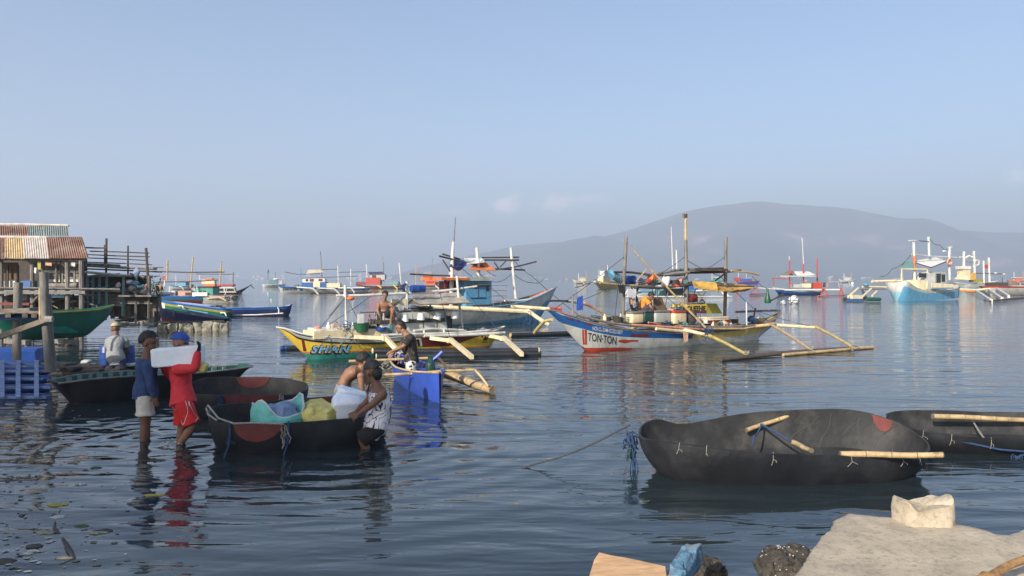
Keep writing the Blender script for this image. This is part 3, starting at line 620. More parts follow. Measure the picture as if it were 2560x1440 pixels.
for k, (c, s, rz, lab) in enumerate((((.50, -.16, .31), (.36, .26, .56), 18, "upright white ice block nearest the boat's side, beside the tank top man's hand"), ((.60, .14, .36), (.38, .26, .58), 30, "white ice block leaning behind the front one in the loaded boat"), ((.80, .18, .36), (.24, .3, .32), -12, "small white ice lump behind the pink fish"))):
    mb = MB(); rot = (Matrix.Rotation(R(rz * .6), 3, 'Y') @ Matrix.Rotation(R(12), 3, 'X')); rblock(mb, c, s, rot, .26, 40, 28); mb.wobble(.05, 5, k); mb.wobble(.016, 14, k); solo("ice_block", lab, "ice block", fCg, mb, 'ice', "ice blocks in the loaded boat")
for k in range(5):
    mb = MB(); p = V((.76 + .05 * (k % 3), -.10 + .05 * k, .40 + .03 * (k % 2))); mb.ell(p, (.12, .045, .04), 0, Matrix.Rotation(R(-35 + 22 * k), 3, 'Z') @ Matrix.Rotation(R(-25), 3, 'Y')); d = Matrix.Rotation(R(-35 + 22 * k), 3, 'Z') @ V((-.13, 0, .06))
    mb.add([p + d * .8, p + d * 1.3 + V((0, .04, .02)), p + d * 1.3 + V((0, -.04, .0)), p + d * .8 + V((0, 0, .015))], [(0, 1, 2), (3, 2, 1), (0, 2, 3), (0, 3, 1)])
    solo("fish", "pink skinned fish piled beside the ice in the loaded boat", "fish", fCg, mb, 'fish', "pink fish in the loaded boat")
# the two empty boats behind it
fD = Fr((-4.28, 12.3, 0), R(6)); tD = Tub(fD, .95, .60, [(0, .36), (40, .42), (90, .48), (130, .5), (180, .44), (220, .37), (270, .36), (320, .33), (360, .36)], .70, -.14, .82)
Dd = tD.build("rubber_boat", "empty black rubber boat with two red patches behind the loaded one", "black rubber boats")
tD.patch(Dd, 262, 304, .27); tD.patch(Dd, 82, 102, .19, -.035)
for d, mk in ((262, 'brope'), (304, 'rope'), (82, 'rope'), (64, 'rope')):
    p = tD.at(math.radians(d), 1, .02); part("hanging_rope", clump(MB().tube([p, p - V((0, .01, .18))], .01, 5), p, .03, 6, .008, rng, .12), mk, Dd)
fE = fr2((165, 1010), (590, 962)); hE = Hull(fE, [(150, 962, .30), (250, 946, .42), (340, 940, .46), (470, 934, .46), (560, 926, .42), (600, 921, .32)], [(132, 955), (175, 1008)], [(616, 914), (575, 960)], -.2, .28, tip=.26)
E = thing("plank_boat", "long black flat-ended plank boat with pale ribs inside, behind the wading men", "boat", fE)
part("hull", hE.mesh([(0, None)], inner=1, floor=.08), ['black', 'dgreen'], E)
mb = MB()
for i in range(17):
    x = hE.x0 + .35 + (hE.x1 - hE.x0 - .7) * i / 16; zg = hE.zg(x); h = hE.half(x, zg - .04); mb.bb((x - .045 + .02 * (i % 3), h - .062, .1), (x + .05, h - .034, zg - .01))
part("inner_ribs", mb, 'tealpost', E); part("gunwale", hE.rail(.018, -1), 'gwood', E); part("gunwale", hE.rail(.018, 1), 'gwood', E)

# ---------------------------------------------------------------- the people at the near shore
def ring_joint(px, py, y): return (px, py, y)
fp = Fr(W(360, 1098)); f0 = fp
person("man in a navy long sleeved shirt and cream shorts standing in shallow water, facing right", fp,
       dict(head=(373, 857, 0), neck=(367, 893, .0), shR=(371, 912, -.18), shL=(366, 910, .18), hipR=(363, 992, -.09), hipL=(364, 990, .09), elR=(377, 958, -.22), wrR=(385, 990, -.20), elL=(362, 958, .24), wrL=(371, 992, .22),
            knR=(362, 1064, -.095), knL=(365, 1064, .06), anR=(357, 1138, -.095), anL=(363, 1136, .05)), (1, -.1, 0), 'skin2', 'navycl', 'creamcl', sleeve=1, palm=(0, .6, 0), curl=.35, shortlen=.62, hem=-.10, loose=1.35, headr=1.12)
fp = Fr(W(455, 1106))
person("man in a red long sleeved shirt and red shorts carrying ice on his shoulder", fp,
       dict(head=(452, 860, .17), neck=(447, 902, .12), shR=(443, 924, -.13), shL=(446, 918, .27), hipR=(461, 1012, -.10), hipL=(455, 1012, .10), elR=(486, 922, -.25), wrR=(495, 883, -.23), elL=(425, 940, .36), wrL=(402, 905, .22),
            knR=(482, 1066, -.11), knL=(455, 1066, .10), anR=(444, 1116, -.09), anL=(447, 1132, .10), toeR=(425, 1128, -.1)), (1, -.15, -.1), 'skin', 'redcl', 'redprint', sleeve=1, cap='peak', capmat='bluecap', palm=(-1, 0, -.3), curl=.5, shortlen=.86, gloves='blackcl', hem=-.05, loose=1.3, headr=1.08)
mb = MB(); a, b = fp.pt(386, 893, -.06), fp.pt(507, 886, -.06); rblock(mb, (0, 0, 0), ((b - a).length, .22, .24), None, .14, 40, 26); mb.wobble(.012, 6); rot = Matrix.Rotation(R(-4.5), 3, 'Y')
for p in mb.v: p.xyz = rot @ p + (a + b) / 2
solo("ice_block", "long white ice block carried on the red shirted man's shoulder", "ice block", fp, mb, 'ice')
mb = MB(); rblock(mb, fp.pt(505, 917, -.16), (.13, .1, .13), Matrix.Rotation(R(25), 3, 'Y'), .4); mb.wobble(.02, 9); solo("plastic_bag", "small pale yellow plastic bag hanging below the red sleeved arm", "bag", fp, mb, 'yells')
fp = Fr(W(925, 1116))
J = dict(head=(931, 930, .0), neck=(943, 968, .0), shL=(957, 985, -.17), shR=(940, 980, .17), hipL=(944, 1070, -.09), hipR=(934, 1068, .09), elL=(930, 1012, -.24), wrL=(896, 1036, -.2), elR=(908, 1014, .22), wrR=(890, 1030, .1),
         knL=(905, 1098, -.12), knR=(903, 1094, .08), anL=(925, 1142, -.09), anR=(915, 1140, .1))
person("man in a white tank top with dark branch print leaning over the loaded boat", fp, J, (-.75, .65, -.1), 'skin2', 'singlet', 'blackcl', cap='cap', capmat='hair', longhair=True, tank=True, bend=V((.05, 0, 0)), curl=.9, palm=(.3, .8, -.4), shortlen=1.0, hem=-.27, loose=1.4, headr=1.1)
fp = Fr(W(880, 1030))
person("shirtless man in grey shorts bending forward behind the loaded boat", fp,
       dict(head=(909, 903, 0), neck=(901, 928, .0), shR=(902, 940, -.17), shL=(906, 935, .17), hipR=(853, 990, -.10), hipL=(859, 988, .10), elR=(905, 975, -.2), wrR=(925, 996, -.12), elL=(925, 965, .16), wrL=(922, 978, -.02),
            knR=(885, 1035, -.12), knL=(890, 1035, .12), anR=(868, 1085, -.1), anL=(872, 1085, .1)), (.85, .5, -.1), 'skin', None, 'greycl', curl=.8, palm=(-.2, 0, -1), bend=V((-.05, 0, .10)), shortlen=.85, headr=1.05)
mb = MB(); mb.tube([fp.pt(918, 980, -.05), fp.pt(930, 938, -.08)], .014, 6); solo("stick", "short dark stick held by the shirtless man in grey shorts", "stick", fp, mb, 'dwood')
fp = Fr(W(287, 945))
person("man in a grey t-shirt, tan cap and dark shorts bending over blue drums", fp,
       dict(head=(289, 823, .10), neck=(290, 843, .04), shL=(272, 853, .05), shR=(312, 852, .05), hipL=(280, 902, -.05), hipR=(301, 902, -.05), elL=(267, 875, .15), wrL=(274, 893, .32), elR=(319, 875, .15), wrR=(314, 890, .32),
            knL=(277, 922, -.02), knR=(303, 922, -.02), anL=(276, 946, .0), anR=(304, 946, .0)), (-.35, .93, -.25), 'skin2', 'greycl', 'dgreycl', cap='cap', capmat='tan', sleeve=.6, bend=V((0, -.06, .03)), shortlen=.9, hem=-.12)
for px, lab in ((268, "blue plastic drum left of the grey t-shirt man"), (319, "blue plastic drum right of the grey t-shirt man")):
    mb = MB(); c = fp.pt(px, 905, .42); c.z -= .08; mb.lathe([(.11, 0), (.155, .02), (.155, .14), (.163, .15), (.155, .16), (.155, .28), (.163, .29), (.155, .30), (.15, .42), (.12, .455), (.02, .46)], c, 20); solo("plastic_drum", lab, "drum", fp, mb, 'bplastic', "blue drums by the grey t-shirt man")
fp = Fr(W(287, 945)); mb = MB()
for k in range(26):
    c = fp.pt(160 + 8 * k + rng.uniform(-4, 4), 905 + rng.uniform(-8, 16), rng.uniform(-.1, 1.0)); c.z = rng.uniform(.04, .22); rblock(mb, c, (rng.uniform(.2, .5), rng.uniform(.2, .4), rng.uniform(.06, .16)), Matrix.Rotation(rng.uniform(-.4, .4), 3, 'Z'), .5, 12, 8)
mb.bb((-1.1, -.12, -.15), (1.0, 1.0, .10)); mb.wobble(.05, 3); solo("salvage_raft", "dark raft heaped with wet junk behind the long plank boat", "raft", fp, mb, 'dwood')
for px, py, w_, lab in ((215, 904, .22, "white foam slab on the left of the junk raft"), (288, 916, .16, "round white foam float between the grey t-shirt man's feet"), (325, 911, .26, "flat white foam piece on the right of the junk raft")):
    mb = MB(); rblock(mb, fp.pt(px, py, .2), (w_, .16, .07 if w_ != .16 else .13), None, .6); mb.wobble(.02, 8); solo("foam_piece", lab, "foam", fp, mb, 'styro' if w_ == .16 else 'white')

# ---------------------------------------------------------------- blue canoe with the man in black
p0 = W(1100, 1008); p1 = V((-2.62, 16.9, 0)); fG = Fr(p0, math.atan2(p1.y - p0.y, p1.x - p0.x)); LG = (p1 - p0).length
G = thing("outrigger_canoe", "small plain blue outrigger canoe seen end on, between the rubber boats and the yellow boat", "boat", fG)
class H2(Hull):
    def __init__(s, x0, x1, zg, hb, zk, p): s.fr = None; s.x0, s.x1, s.zg, s.hb, s.zk, s.p = x0, x1, zg, hb, zk, p
hG = H2(0, LG, interp([(0, .53), (.8, .47), (2, .42), (3.2, .44), (LG, .50)]), interp([(0, .02), (.35, .17), (1.0, .30), (2, .36), (3, .28), (LG, .02)]), interp([(0, -.12), (.3, -.2), (LG - .4, -.2), (LG, .45)], False), .5)
part("hull", hG.mesh([(0, None)], inner=1, floor=.12), ['royal', 'navy'], G)
part("gunwale", hG.rail(.02, 1), 'bamboo', G); part("gunwale", hG.rail(.02, -1), 'royal', G)
mb = MB(); mb.bb((.9, -.30, .34), (1.12, .30, .38)); part("thwart", mb, 'royal', G); mb = MB(); mb.bb((1.9, -.34, .33), (2.1, .34, .37)); part("thwart", mb, 'royal', G)
def world_tube(T, fr, pts, r, matk, name, n=8): return part(name, MB().tube([fr.p(*q) for q in pts], r, n), matk, T)
world_tube(G, fG, [(962, 937, 13.9), (1010, 935, 13.9), (1060, 932, 14.0), (1100, 928, 14.1), (1190, 925, 14.3)], .026, 'bamboo', "outrigger_boom"); world_tube(G, fG, [(1188, 925, 14.3), (1204, 943, 14.2), (1221, 966, 14.1)], .024, 'bamboo', "outrigger_strut")
world_tube(G, fG, [(872, 903, 15.6), (980, 899, 15.8), (1093, 894, 16.0), (1100, 898, 16.0), (1112, 914, 15.9), (1120, 932, 15.8)], .026, 'bamboo', "outrigger_boom")
bam(fG, fG.p(1105, 932, 15.9), fG.p(1232, 976, 14.15), .085, G, "outrigger_float", 7)
world_tube(G, fG, [(1080, 903, 14.4), (1095, 890, 14.4), (1106, 879, 14.4)], .035, 'royal', "rudder_handle")
mb = MB(); a = fG.p(1076, 918, 14.2); rblock(mb, a, (.22, .16, .22), None, .5); mb.tube([a + V((-.1, 0, .05)), a + V((0, 0, .2)), a + V((.1, 0, .05))], .03, 8); mb.bb(a + V((-.04, -.04, .05)), a + V((.04, .04, .22))); part("engine", mb, 'dgreen', G)
part("rope", clump(MB(), fG.p(990, 895, 16.2), .10, 7, .012, rng), 'rope', G)
fp = Fr(P(1028, 925, 15.0) * V((1, 1, 0)))
person("man in a black patterned t-shirt standing in the blue canoe with his arm stretched out", fp,
       dict(head=(1000, 818, .0), neck=(1016, 836, .0), shL=(1025, 847, -.17), shR=(1016, 846, .17), hipL=(1029, 908, -.10), hipR=(1027, 906, .10), elL=(1008, 866, -.20), wrL=(982, 877, -.22), elR=(1003, 868, .16), wrR=(985, 880, .05),
            knL=(1028, 940, -.11), knR=(1028, 940, .11), anL=(1030, 972, -.1), anR=(1030, 972, .1)), (-.75, -.1, -.62), 'skin', 'tee', 'boardsh', sleeve=.75, longhair=True, curl=.5, palm=(0, .3, -1), shortlen=1.0, bend=V((.04, 0, 0)), hem=-.02, headr=.95)

# ---------------------------------------------------------------- quay corner, rock, timber, iron
mc = mat("pale_concrete", (.49, .41, .30), .9, .34, 2.6, bump=.006, bscale=110, dirt=(.16, .135, .10), dscale=26, damt=.6)
def slab():
    # top outline of the broken slab: photo points on a plane 0.45 m above the water
    z = .45; out = [W(1925, 1500, z), W(1990, 1425, z), W(2045, 1355, z), W(2088, 1300, z), W(2120, 1283, z), W(2180, 1288, z), W(2240, 1293, z), W(2330, 1306, z), W(2400, 1311, z), W(2455, 1322, z), W(2472, 1330, z), W(2510, 1332, z), W(2560, 1315, z), W(2640, 1312, z), W(2900, 1330, z), W(2900, 2600, z), W(2000, 2600, z)]
    c = V((3.1, 3.6, z)); mb = MB(); pts = []
    for a, b in zip(out, out[1:] + out[:1]):
        k = max(2, int((b - a).length / .05)); pts += [a.lerp(b, i / k) for i in range(k)]
    pts = [p + V((noise.noise(p * 4) * .035, noise.noise(p * 4 + V((9, 0, 0))) * .035, 0)) + V((noise.noise(p * 15), noise.noise(p * 15 + V((5, 0, 0))), 0)) * .016 for p in pts]; rings = []
    for s, dz in ((.02, .0), (.25, .0), (.5, .0), (.7, .0), (.85, 0), (.95, -.001), (.988, -.004), (1.0, -.014)):
        rings.append([c.lerp(p, s) + V((0, 0, dz + noise.noise(c.lerp(p, s) * 2.2) * .010 + noise.noise(c.lerp(p, s) * 9) * .005 + noise.noise(c.lerp(p, s) * 25) * .002)) for p in pts])
    for dz, o in ((-.12, .01), (-.25, .0), (-.6, .02)): rings.append([p + (p - c).normalized() * (o + noise.noise(p * 7 + V((0, 0, dz * 9))) * .03) + V((0, 0, dz)) for p in pts])
    mb.loft(rings, 0); T = thing("concrete_slab", "pale pitted broken concrete slab corner with a worn stump, bottom right", "slab", Fr((c.x, c.y, 0)))
    for p in mb.v: p -= V((c.x, c.y, 0))
    part("slab_body", mb, mc, T, ang=60)
    mb = MB(); q = W(2308, 1303, z); rings = []
    for i in range(9):
        u = i / 8; rings.append([q + V(((.20 - .03 * u) * sgn(math.cos(t), .6), (.15 - .03 * u) * sgn(math.sin(t), .6), -.03 + u * (.175 + .014 * math.cos(2 * t) + .008 * math.cos(5 * t)))) for t in [2 * math.pi * k / 36 for k in range(36)]])
    rings += [[q + (p - q) * V((.6, .6, 1)) - V((0, 0, .012)) for p in rings[-1]], [q + (p - q) * V((.1, .1, 1)) - V((0, 0, .018)) for p in rings[-1]]]
    mb.loft(rings); mb.wobble(.035, 6); mb.wobble(.014, 18); mb.wobble(.005, 45)
    for p in mb.v: p -= V((c.x, c.y, 0))
    part("stump", mb, mc, T, ang=60)
slab()
def rock(px, py, z, size, seed, label, matk='rockd', name="rock"):
    mb = MB(); rblock(mb, (0, 0, 0), [2 * q for q in size], None, .75, 90, 56); mb.wobble(.26 * max(size), 1.8 / max(size), seed); mb.wobble(.12 * max(size), 5 / max(size), seed + 3); mb.wobble(.05 * max(size), 14 / max(size), seed + 5); q = W(px, py, z)
    for p in mb.v: p += q
    return solo(name, label, "rock", WF, mb, matk, ang=60)
rk0 = rock(2005, 1448, .08, (.30, .32, .15), 1, "dark wet barnacled rock against the left edge of the concrete slab"); rock(1768, 1428, .0, (.12, .2, .07), 5, "low dark mossy stone in the water beside the blue timber")
mb = MB(); vv = [rk0.matrix_world @ v.co for v in rk0.data.vertices if v.normal.z > .25 and noise.noise(v.co * 5) > .0]; rng.shuffle(vv)
bpy.context.view_layer.update(); vv = [rk0.matrix_world @ v.co for v in rk0.data.vertices if v.normal.z > .2 and noise.noise(v.co * 5 + V((2, 0, 0))) > .08]; rng.shuffle(vv)
for q in vv[:170]: mb.ell(q, (rng.uniform(.002, .006), rng.uniform(.002, .005), .003), n=6, m=4)
o = solo("barnacles", "white barnacle crust on the dark rock", "barnacles", WF, mb, 'white', kind='stuff')
zt = .30
def plank(pts, z, th, matk, name, label, cat):
    mb = MB(); t = [W(x, y, z + dz) for x, y, dz in pts]; n = len(t); sub = []
    for a, b in zip(t, t[1:] + t[:1]): sub += [a.lerp(b, i / 5) for i in range(5)]
    sub = [p + noise.noise_vector(p * 9) * .008 for p in sub]; mb.loft([[p - V((0, 0, th)) for p in sub], sub]); return solo(name, label, cat, WF, mb, matk, ang=30)
plank([(1496, 1381, .10), (1664, 1415, .07), (1668, 1480, -.02), (1462, 1480, -.02), (1484, 1400, .07)], zt, .035, 'ply', "plywood_board", "broken pale plywood board leaning at the bottom edge beside the blue timber", "board")
mb = MB(); a, b = W(1690, 1450, zt), W(1728, 1383, zt + .03); rblock(mb, (a + b) / 2, ((b - a).length + .1, .13, .12), (b - a).to_track_quat('X', 'Z').to_matrix(), .3, 40, 26); mb.wobble(.04, 7); mb.wobble(.02, 22)
mbl = mat("flaking_blue_timber", (.11, .24, .35), .9, .5, 12, bump=.02, bscale=25, dirt=(.19, .165, .13), dscale=8, damt=1); solo("timber", "blue painted weathered timber end beside the plywood board", "timber", WF, mb, mbl)
mb = MB(); a, b = W(2478, 1440, .55), W(2562, 1398, .60); d = b - a; pts = [a - d * .6, a - d * .2 + V((0, 0, .02)), a, a + d * .5 + V((0, 0, .01)), b, b + d]; mb.tube(pts, .022, 10); mb.wobble(.004, 40); solo("iron_bar", "rusty bent iron bar over the slab at the bottom right corner", "bar", WF, mb, mat("rusty_iron", (.30, .17, .07), .85, .6, 22, bump=.006, bscale=60))
# floating rubbish in the murky corner
for k in range(26):
    px, py = rng.uniform(0, 430), rng.uniform(1010, 1430)
    q = W(px, py, .002); s = rng.uniform(.02, .075); n = 14; ph = rng.uniform(0, 6); st = rng.uniform(.35, .8); mb = MB(); rr = []
    for f_, dz in ((1.0, -.004), (.96, .004), (.6, .010), (.15, .013)):
        rr.append([q + V((math.cos(t) * s * f_ * 1.3, math.sin(t) * s * f_ * st, dz + .007 * noise.noise(V((t, k, f_ * 3))))) * 1 + V((math.cos(t), math.sin(t), 0)) * s * .7 * noise.noise(V((math.cos(t) * 1.4 + k, math.sin(t) * 1.4, ph))) * f_ for t in [2 * math.pi * j / n for j in range(n)]])
    mb.loft(rr); mk, nm = rng.choice((('grey', "grey"), ('dwood', "dark"), ('dwood', "dark"), ('styro', "brown"), ('olive', "yellowish"), ('leaf', "green"), ('grey', "grey")))
    where = "near the bottom left corner" if py > 1250 else "on the murky water below the blue raft"
    solo("plastic_scrap", nm + " scrap of rubbish floating " + where, "rubbish", WF, mb, mk, "floating rubbish")
mb = MB()
for k in range(260):
    px = abs(rng.gauss(0, 150)); py = 1000 + 430 * rng.random() ** 1.2; q = W(px, py, .003); s = rng.uniform(.006, .028); n = 7; a0 = rng.uniform(0, 6)
    o = len(mb.v); mb.v += [q + V((math.cos(a0 + t) * s * rng.uniform(.6, 1.5), math.sin(a0 + t) * s * rng.uniform(.4, 1.0), rng.uniform(0, .004))) for t in [2 * math.pi * j / n for j in range(n)]]; mb.f.append(tuple(range(o, o + n))); mb.m.append(rng.choice((0, 0, 1, 1, 2, 3)))
solo("floating_scum", "flecks of scum and rubbish on the water in the bottom left", "scum", WF, mb, ['grey', 'dwood', 'styro', 'dwood'], kind='stuff')
mb = MB()
for k in range(46):
    t = rng.random(); q = W(395 + 75 * t + rng.gauss(0, 8), 1118 - 14 * t + rng.gauss(0, 4), 0); mb.ell(q + V((0, 0, abs(rng.gauss(0, .018)))), (rng.uniform(.006, .022), rng.uniform(.004, .012), .004), n=6, m=4)
solo("water_splash", "white splash thrown up by the red shorted man's foot", "splash", WF, mb, 'white', kind='stuff')
mb = MB(); q = [W(x, y, .0) for x, y in ((150, 1275), (140, 1300), (136, 1320), (152, 1340), (166, 1362), (172, 1380), (184, 1398), (150, 1412))]; mb.tube(q, [.005, .008, .012, .02, .024, .02, .012, .004], 8, flat=.4); mb.wobble(.015, 14); solo("seaweed_strand", "long dark strand of weed floating near the bottom left", "seaweed", WF, mb, 'dwood')
# ---------------------------------------------------------------- the yellow boat
fS = fr2((770, 898), (1222, 870)); S = thing("outrigger_boat", "yellow outrigger fishing boat with blue SHAN lettering and a man standing on it", "boat", fS, "outrigger fishing boats")
hS = Hull(fS, [(721, 823, .16), (746, 832, .26), (795, 841, .38), (887, 846, .48), (960, 845, .5), (1040, 839, .5), (1120, 836, .46), (1213, 831, .3), (1240, 826, .18)], [(692, 818), (720, 846), (746, 872), (770, 898)], [(1261, 816), (1243, 842), (1222, 870)], p=.5)
zt1 = interp([(0, .17), (2.5, .12), (hS.x1, .03)]); zlow = interp([(fS.pt(x, y, -.4).x, fS.pt(x, y, -.4).z) for x, y in ((1050, 868), (1120, 866), (1180, 848), (1213, 838))])
xr0, xr1 = fS.pt(1056, 850, -.5).x, fS.pt(1208, 838, -.35).x
strake = lambda d: (lambda x: hS.zg(x) - d * min(1, (x - hS.x0) / .5))
midz = lambda x: (zlow(x) if xr0 < x < xr1 else hS.zg(x) - .2)
part("hull", hS.mesh([(0, zt1), (1, lambda x: zt1(x) + .04), (2, midz), (lambda x: 3 if xr0 < x < xr1 else 2, strake(.165)), (lambda x: 4 if x < xr0 - .6 else 3 if xr0 < x < xr1 else 2, strake(.115)), (lambda x: 5 if x < xr0 - .6 else 3 if x < xr1 else 2, strake(.05)), (lambda x: 6 if x > .0 else 4, None)], n=80, deck=(6, .03)),
     ['teal', 'orange', 'yellow', 'dred', 'black', 'grey', 'cream'], S)
part("gunwale", hS.rail(.024, -1), 'white', S); part("gunwale", hS.rail(.024, 1), 'white', S)
hull_text(hS, S, "SHAN", (774, 884.5), (876.5, 882.5), 19.5, 'black', shear=.3, offset=.085, out=.008, spacing=1.2); hull_text(hS, S, "SHAN", (777.5, 881.6), (877, 880), 17, 'white', shear=.3, offset=.04, out=.013, spacing=1.2); hull_text(hS, S, "SHAN", (779, 880.6), (875.5, 879), 15.4, 'lblue', shear=.3, offset=.012, out=.018, spacing=1.2)
hull_text(hS, S, "NCR CL ZAM 0142", (903, 864), (992, 861), 6.5, 'black', shear=.1); hull_text(hS, S, "ZAM-014-00742", (909, 875), (992, 872), 5.5, 'black', shear=.1)
hull_text(hS, S, "SBK", (1204, 858), (1219, 856), 4, 'black'); hull_patch(hS, S, [(1213, 841), (1222, 840)], [(1206, 851), (1216, 851)], 'black', "emblem"); hull_patch(hS, S, [(753, 847), (759, 847)], [(758, 878), (766, 878)], 'dred', "bow_stripe")
hull_patch(hS, S, [(1030, 846), (1052, 845)], [(1030, 865), (1056, 865)], 'white', "lettering_edge"); hull_patch(hS, S, [(1030, 849), (1047, 848)], [(1030, 865), (1050, 865)], 'black', "lettering_edge", .012); hull_patch(hS, S, [(1030, 853), (1041, 853)], [(1030, 865), (1044, 865)], 'yellow', "lettering_edge", .016)
def sec(nm, o, mk): return part(nm, o, mk, S)
sec("foredeck_board", boxp(fS, 785, 829, 960, 840, -.42, .42), 'cream'); sec("foredeck_board", boxp(fS, 790, 822, 900, 829, -.2, .45), 'white')
for pts in (((886, 842, -.5), (962, 845, -.95), 1003, 886), ((1076, 845, -.5), (1125, 851, -.95), 1180, 893), ((1218, 838, -.35), (1258, 846, -.9), 1305, 886)):
    a, b = fS.pt(*pts[0]), fS.pt(*pts[1]); c = fS.wz(pts[2], pts[3], .14); mb = MB(); mb.beam(a, b, .11, .10); mb.beam(b + V((0, 0, .03)), c, .10, .11); mb.box(b, (.16, .16, .13)); sec("outrigger_boom", mb, 'cream')
a, b = fS.wz(934, 878, .17), fS.wz(1345, 876, .13); mb = MB().tube([a, a.lerp(b, .5) - V((0, 0, .03)), b], .085, 12); mb.tube([a - V((.03, 0, 0)), a - V((.0, 0, 0))], .08, 12); sec("outrigger_float", mb, 'pipe')
sec("float_end", MB().tube([a - (b - a).normalized() * .05, a - (b - a).normalized() * .004], .083, 14), 'cream'); sec("float_end", MB().tube([b + (b - a).normalized() * .004, b + (b - a).normalized() * .03], .083, 14), 'cream')
a, b = fS.wz(942, 891, .05), fS.wz(1352, 884, .04); sec("outrigger_float", MB().tube([a, a.lerp(b, .5) - V((0, 0, .01)), b], .075, 12), 'pipe'); sec("float_end", MB().tube([a - (b - a).normalized() * .03, a], .073, 14), 'cream')
a, b = fS.wz(706, 871, .06), fS.wz(772, 869, .06); a2 = a + (b - a).normalized() * 5.2; sec("outrigger_float", MB().tube([a, a2], .085, 12), 'pipe'); sec("float_end", MB().tube([a - (b - a).normalized() * .06, a + (b - a).normalized() * .12], [.07, .09], 14), 'bplastic')
for x in (1.6, 4.2): sec("outrigger_boom", MB().beam((x, .4, .62), (x, 1.3, .62), .09, .09).beam((x, 1.3, .62), (x + .1, a2.y, .1), .09, .09), 'cream')
sec("mast", tubep(fS, [(866, 832, 0), (864, 780, 0), (863, 735, 0), (863, 712, 0)], [4.2, 4.2, 4, 3.4]), 'white'); sec("mast", tubep(fS, [(1017, 800, 0), (1017, 740, 0), (1017, 704, 0)], [4, 4, 3.4]), 'white'); sec("mast", tubep(fS, [(1158, 832, -.2), (1148, 760, -.1), (1142, 690, 0)], [2.8, 3, 3]), 'white')
sec("ridge_beam", tubep(fS, [(841, 739, .05), (900, 739, 0), (1020, 733, 0), (1110, 727, 0), (1192, 716, 0)], [3.2, 3.6, 3.6, 3.4, 2.6], 10), 'white'); sec("brace", tubep(fS, [(862, 742, .0), (823, 790, -.2)], 2.5), 'metal')
sec("rail", tubep(fS, [(1035, 827, -.4), (1080, 822, -.35), (1165, 826, -.3)], 3.2), 'white'); sec("rail", tubep(fS, [(955, 838, -.52), (1060, 835, -.5), (1160, 832, -.4), (1225, 826, -.25)], 3.4), 'white'); sec("rail", tubep(fS, [(1060, 840, -.52), (1160, 838, -.44), (1262, 832, -.5)], 3.6), 'white')
for px in (1060, 1110): sec("rail_post", tubep(fS, [(px, 836, -.4), (px, 823, -.38)], 3), 'white')
for x0, y0, x1, y1, ya, yb, mk, nm in ((958, 783, 1118, 802, -.25, .4, 'palegrey', "deckhouse_wall"), (955, 802, 1117, 834, -.32, .42, 'palegrey', "deckhouse_wall"), (981, 748, 1016, 782, -.05, .05, 'cream', "cream_panel"), (1118, 790, 1131, 832, -.3, .3, 'black', "engine_casing")): sec(nm, boxp(fS, x0, y0, x1, y1, ya, yb), mk)
sec("deckhouse_ledge", boxp(fS, 950, 801, 1120, 804, -.36, .45), 'dwood'); sec("plank", tubep(fS, [(900, 781, -.1), (1050, 778, -.1), (1110, 774, -.1)], 2, 6), 'wood')
for q in ((1003, 804), (1058, 803), (1092, 806)): sec("panel_batten", boxp(fS, q[0], q[1], q[0] + 1.6, 833, -.33, -.315), 'dwood')
sec("awning", quadp(fS, [(1022, 743, .5), (1142, 729, .5), (1178, 756, -.75), (1052, 761, -.75)], .015, 12, .04, ripple=.02), 'tarp'); sec("awning_underside", quadp(fS, [(1020, 743, .5), (1024, 744, .48), (1049, 760, -.72), (1000, 760, .6)], .012, 6, .02), 'dtarp')  # dark triangle is the awning's underside, its shade put into the tarp colour
sec("awning_batten", tubep(fS, [(1045, 762, -.76), (1110, 760, -.76), (1182, 757, -.76)], 1.6, 6), 'wood')
for p in ([(862, 744, 0), (800, 820, 0)], [(944, 728, 0), (815, 815, 0)], [(1020, 735, 0), (905, 820, -.4)], [(1142, 700, 0), (1258, 838, -.8)], [(1100, 730, 0), (1125, 846, -.9)], [(868, 746, 0), (900, 805, -.3)]): sec("rigging_rope", ropep(fS, p, .009, .03), 'drope' if p[0][0] < 1000 else 'brope')
for p in ([(825, 837, -.45), (790, 882, -.5), (760, 905, -.35)], [(887, 845, -.5), (900, 870, -.52), (921, 885, -.5)]): sec("mooring_rope", ropep(fS, p, .010, -.02), 'drope')
part("knotted_rope", clump(MB(), fS.pt(870, 832, -.3), .10, 12, .012, rng), 'brope', S); part("knotted_rope", clump(MB(), fS.pt(868, 835, -.4), .14, 8, .009, rng), 'rope', S)
def on_boat(fr, name, label, cat, mb, mk, group=None): return solo(name, label, cat, fr, mb, mk, group)
mb = MB(); c = fS.pt(903, 829, -.35); k = fS.mpp(903, 829, -.35); mb.lathe([(17 * k, 0), (20 * k, 20 * k), (21 * k, 20.5 * k), (21 * k, 22 * k), (19 * k, 21 * k), (16 * k, 4 * k), (.02, 3.5 * k)], c, 24); on_boat(fS, "plastic_basin", "round green plastic basin on the yellow boat's foredeck", "basin", mb, 'gplastic')
mb = MB(); c = fS.pt(900, 812, -.35); mb.bb(c + V((-.06, -.02, 0)), c + V((.1, .02, .28)), 0); mb.wobble(.02, 8); on_boat(fS, "plastic_jug", "white plastic jug sticking up from the green basin", "jug", mb, 'white')
mb = MB(); c = fS.pt(953, 829, -.4); k = fS.mpp(953, 829, -.4); mb.lathe([(10 * k, 0), (15 * k, 4 * k), (16 * k, 11 * k), (14 * k, 10 * k), (.02, 3 * k)], c, 22); on_boat(fS, "basin", "black basin on the yellow boat's deck beside the green one", "basin", mb, 'bplastic')
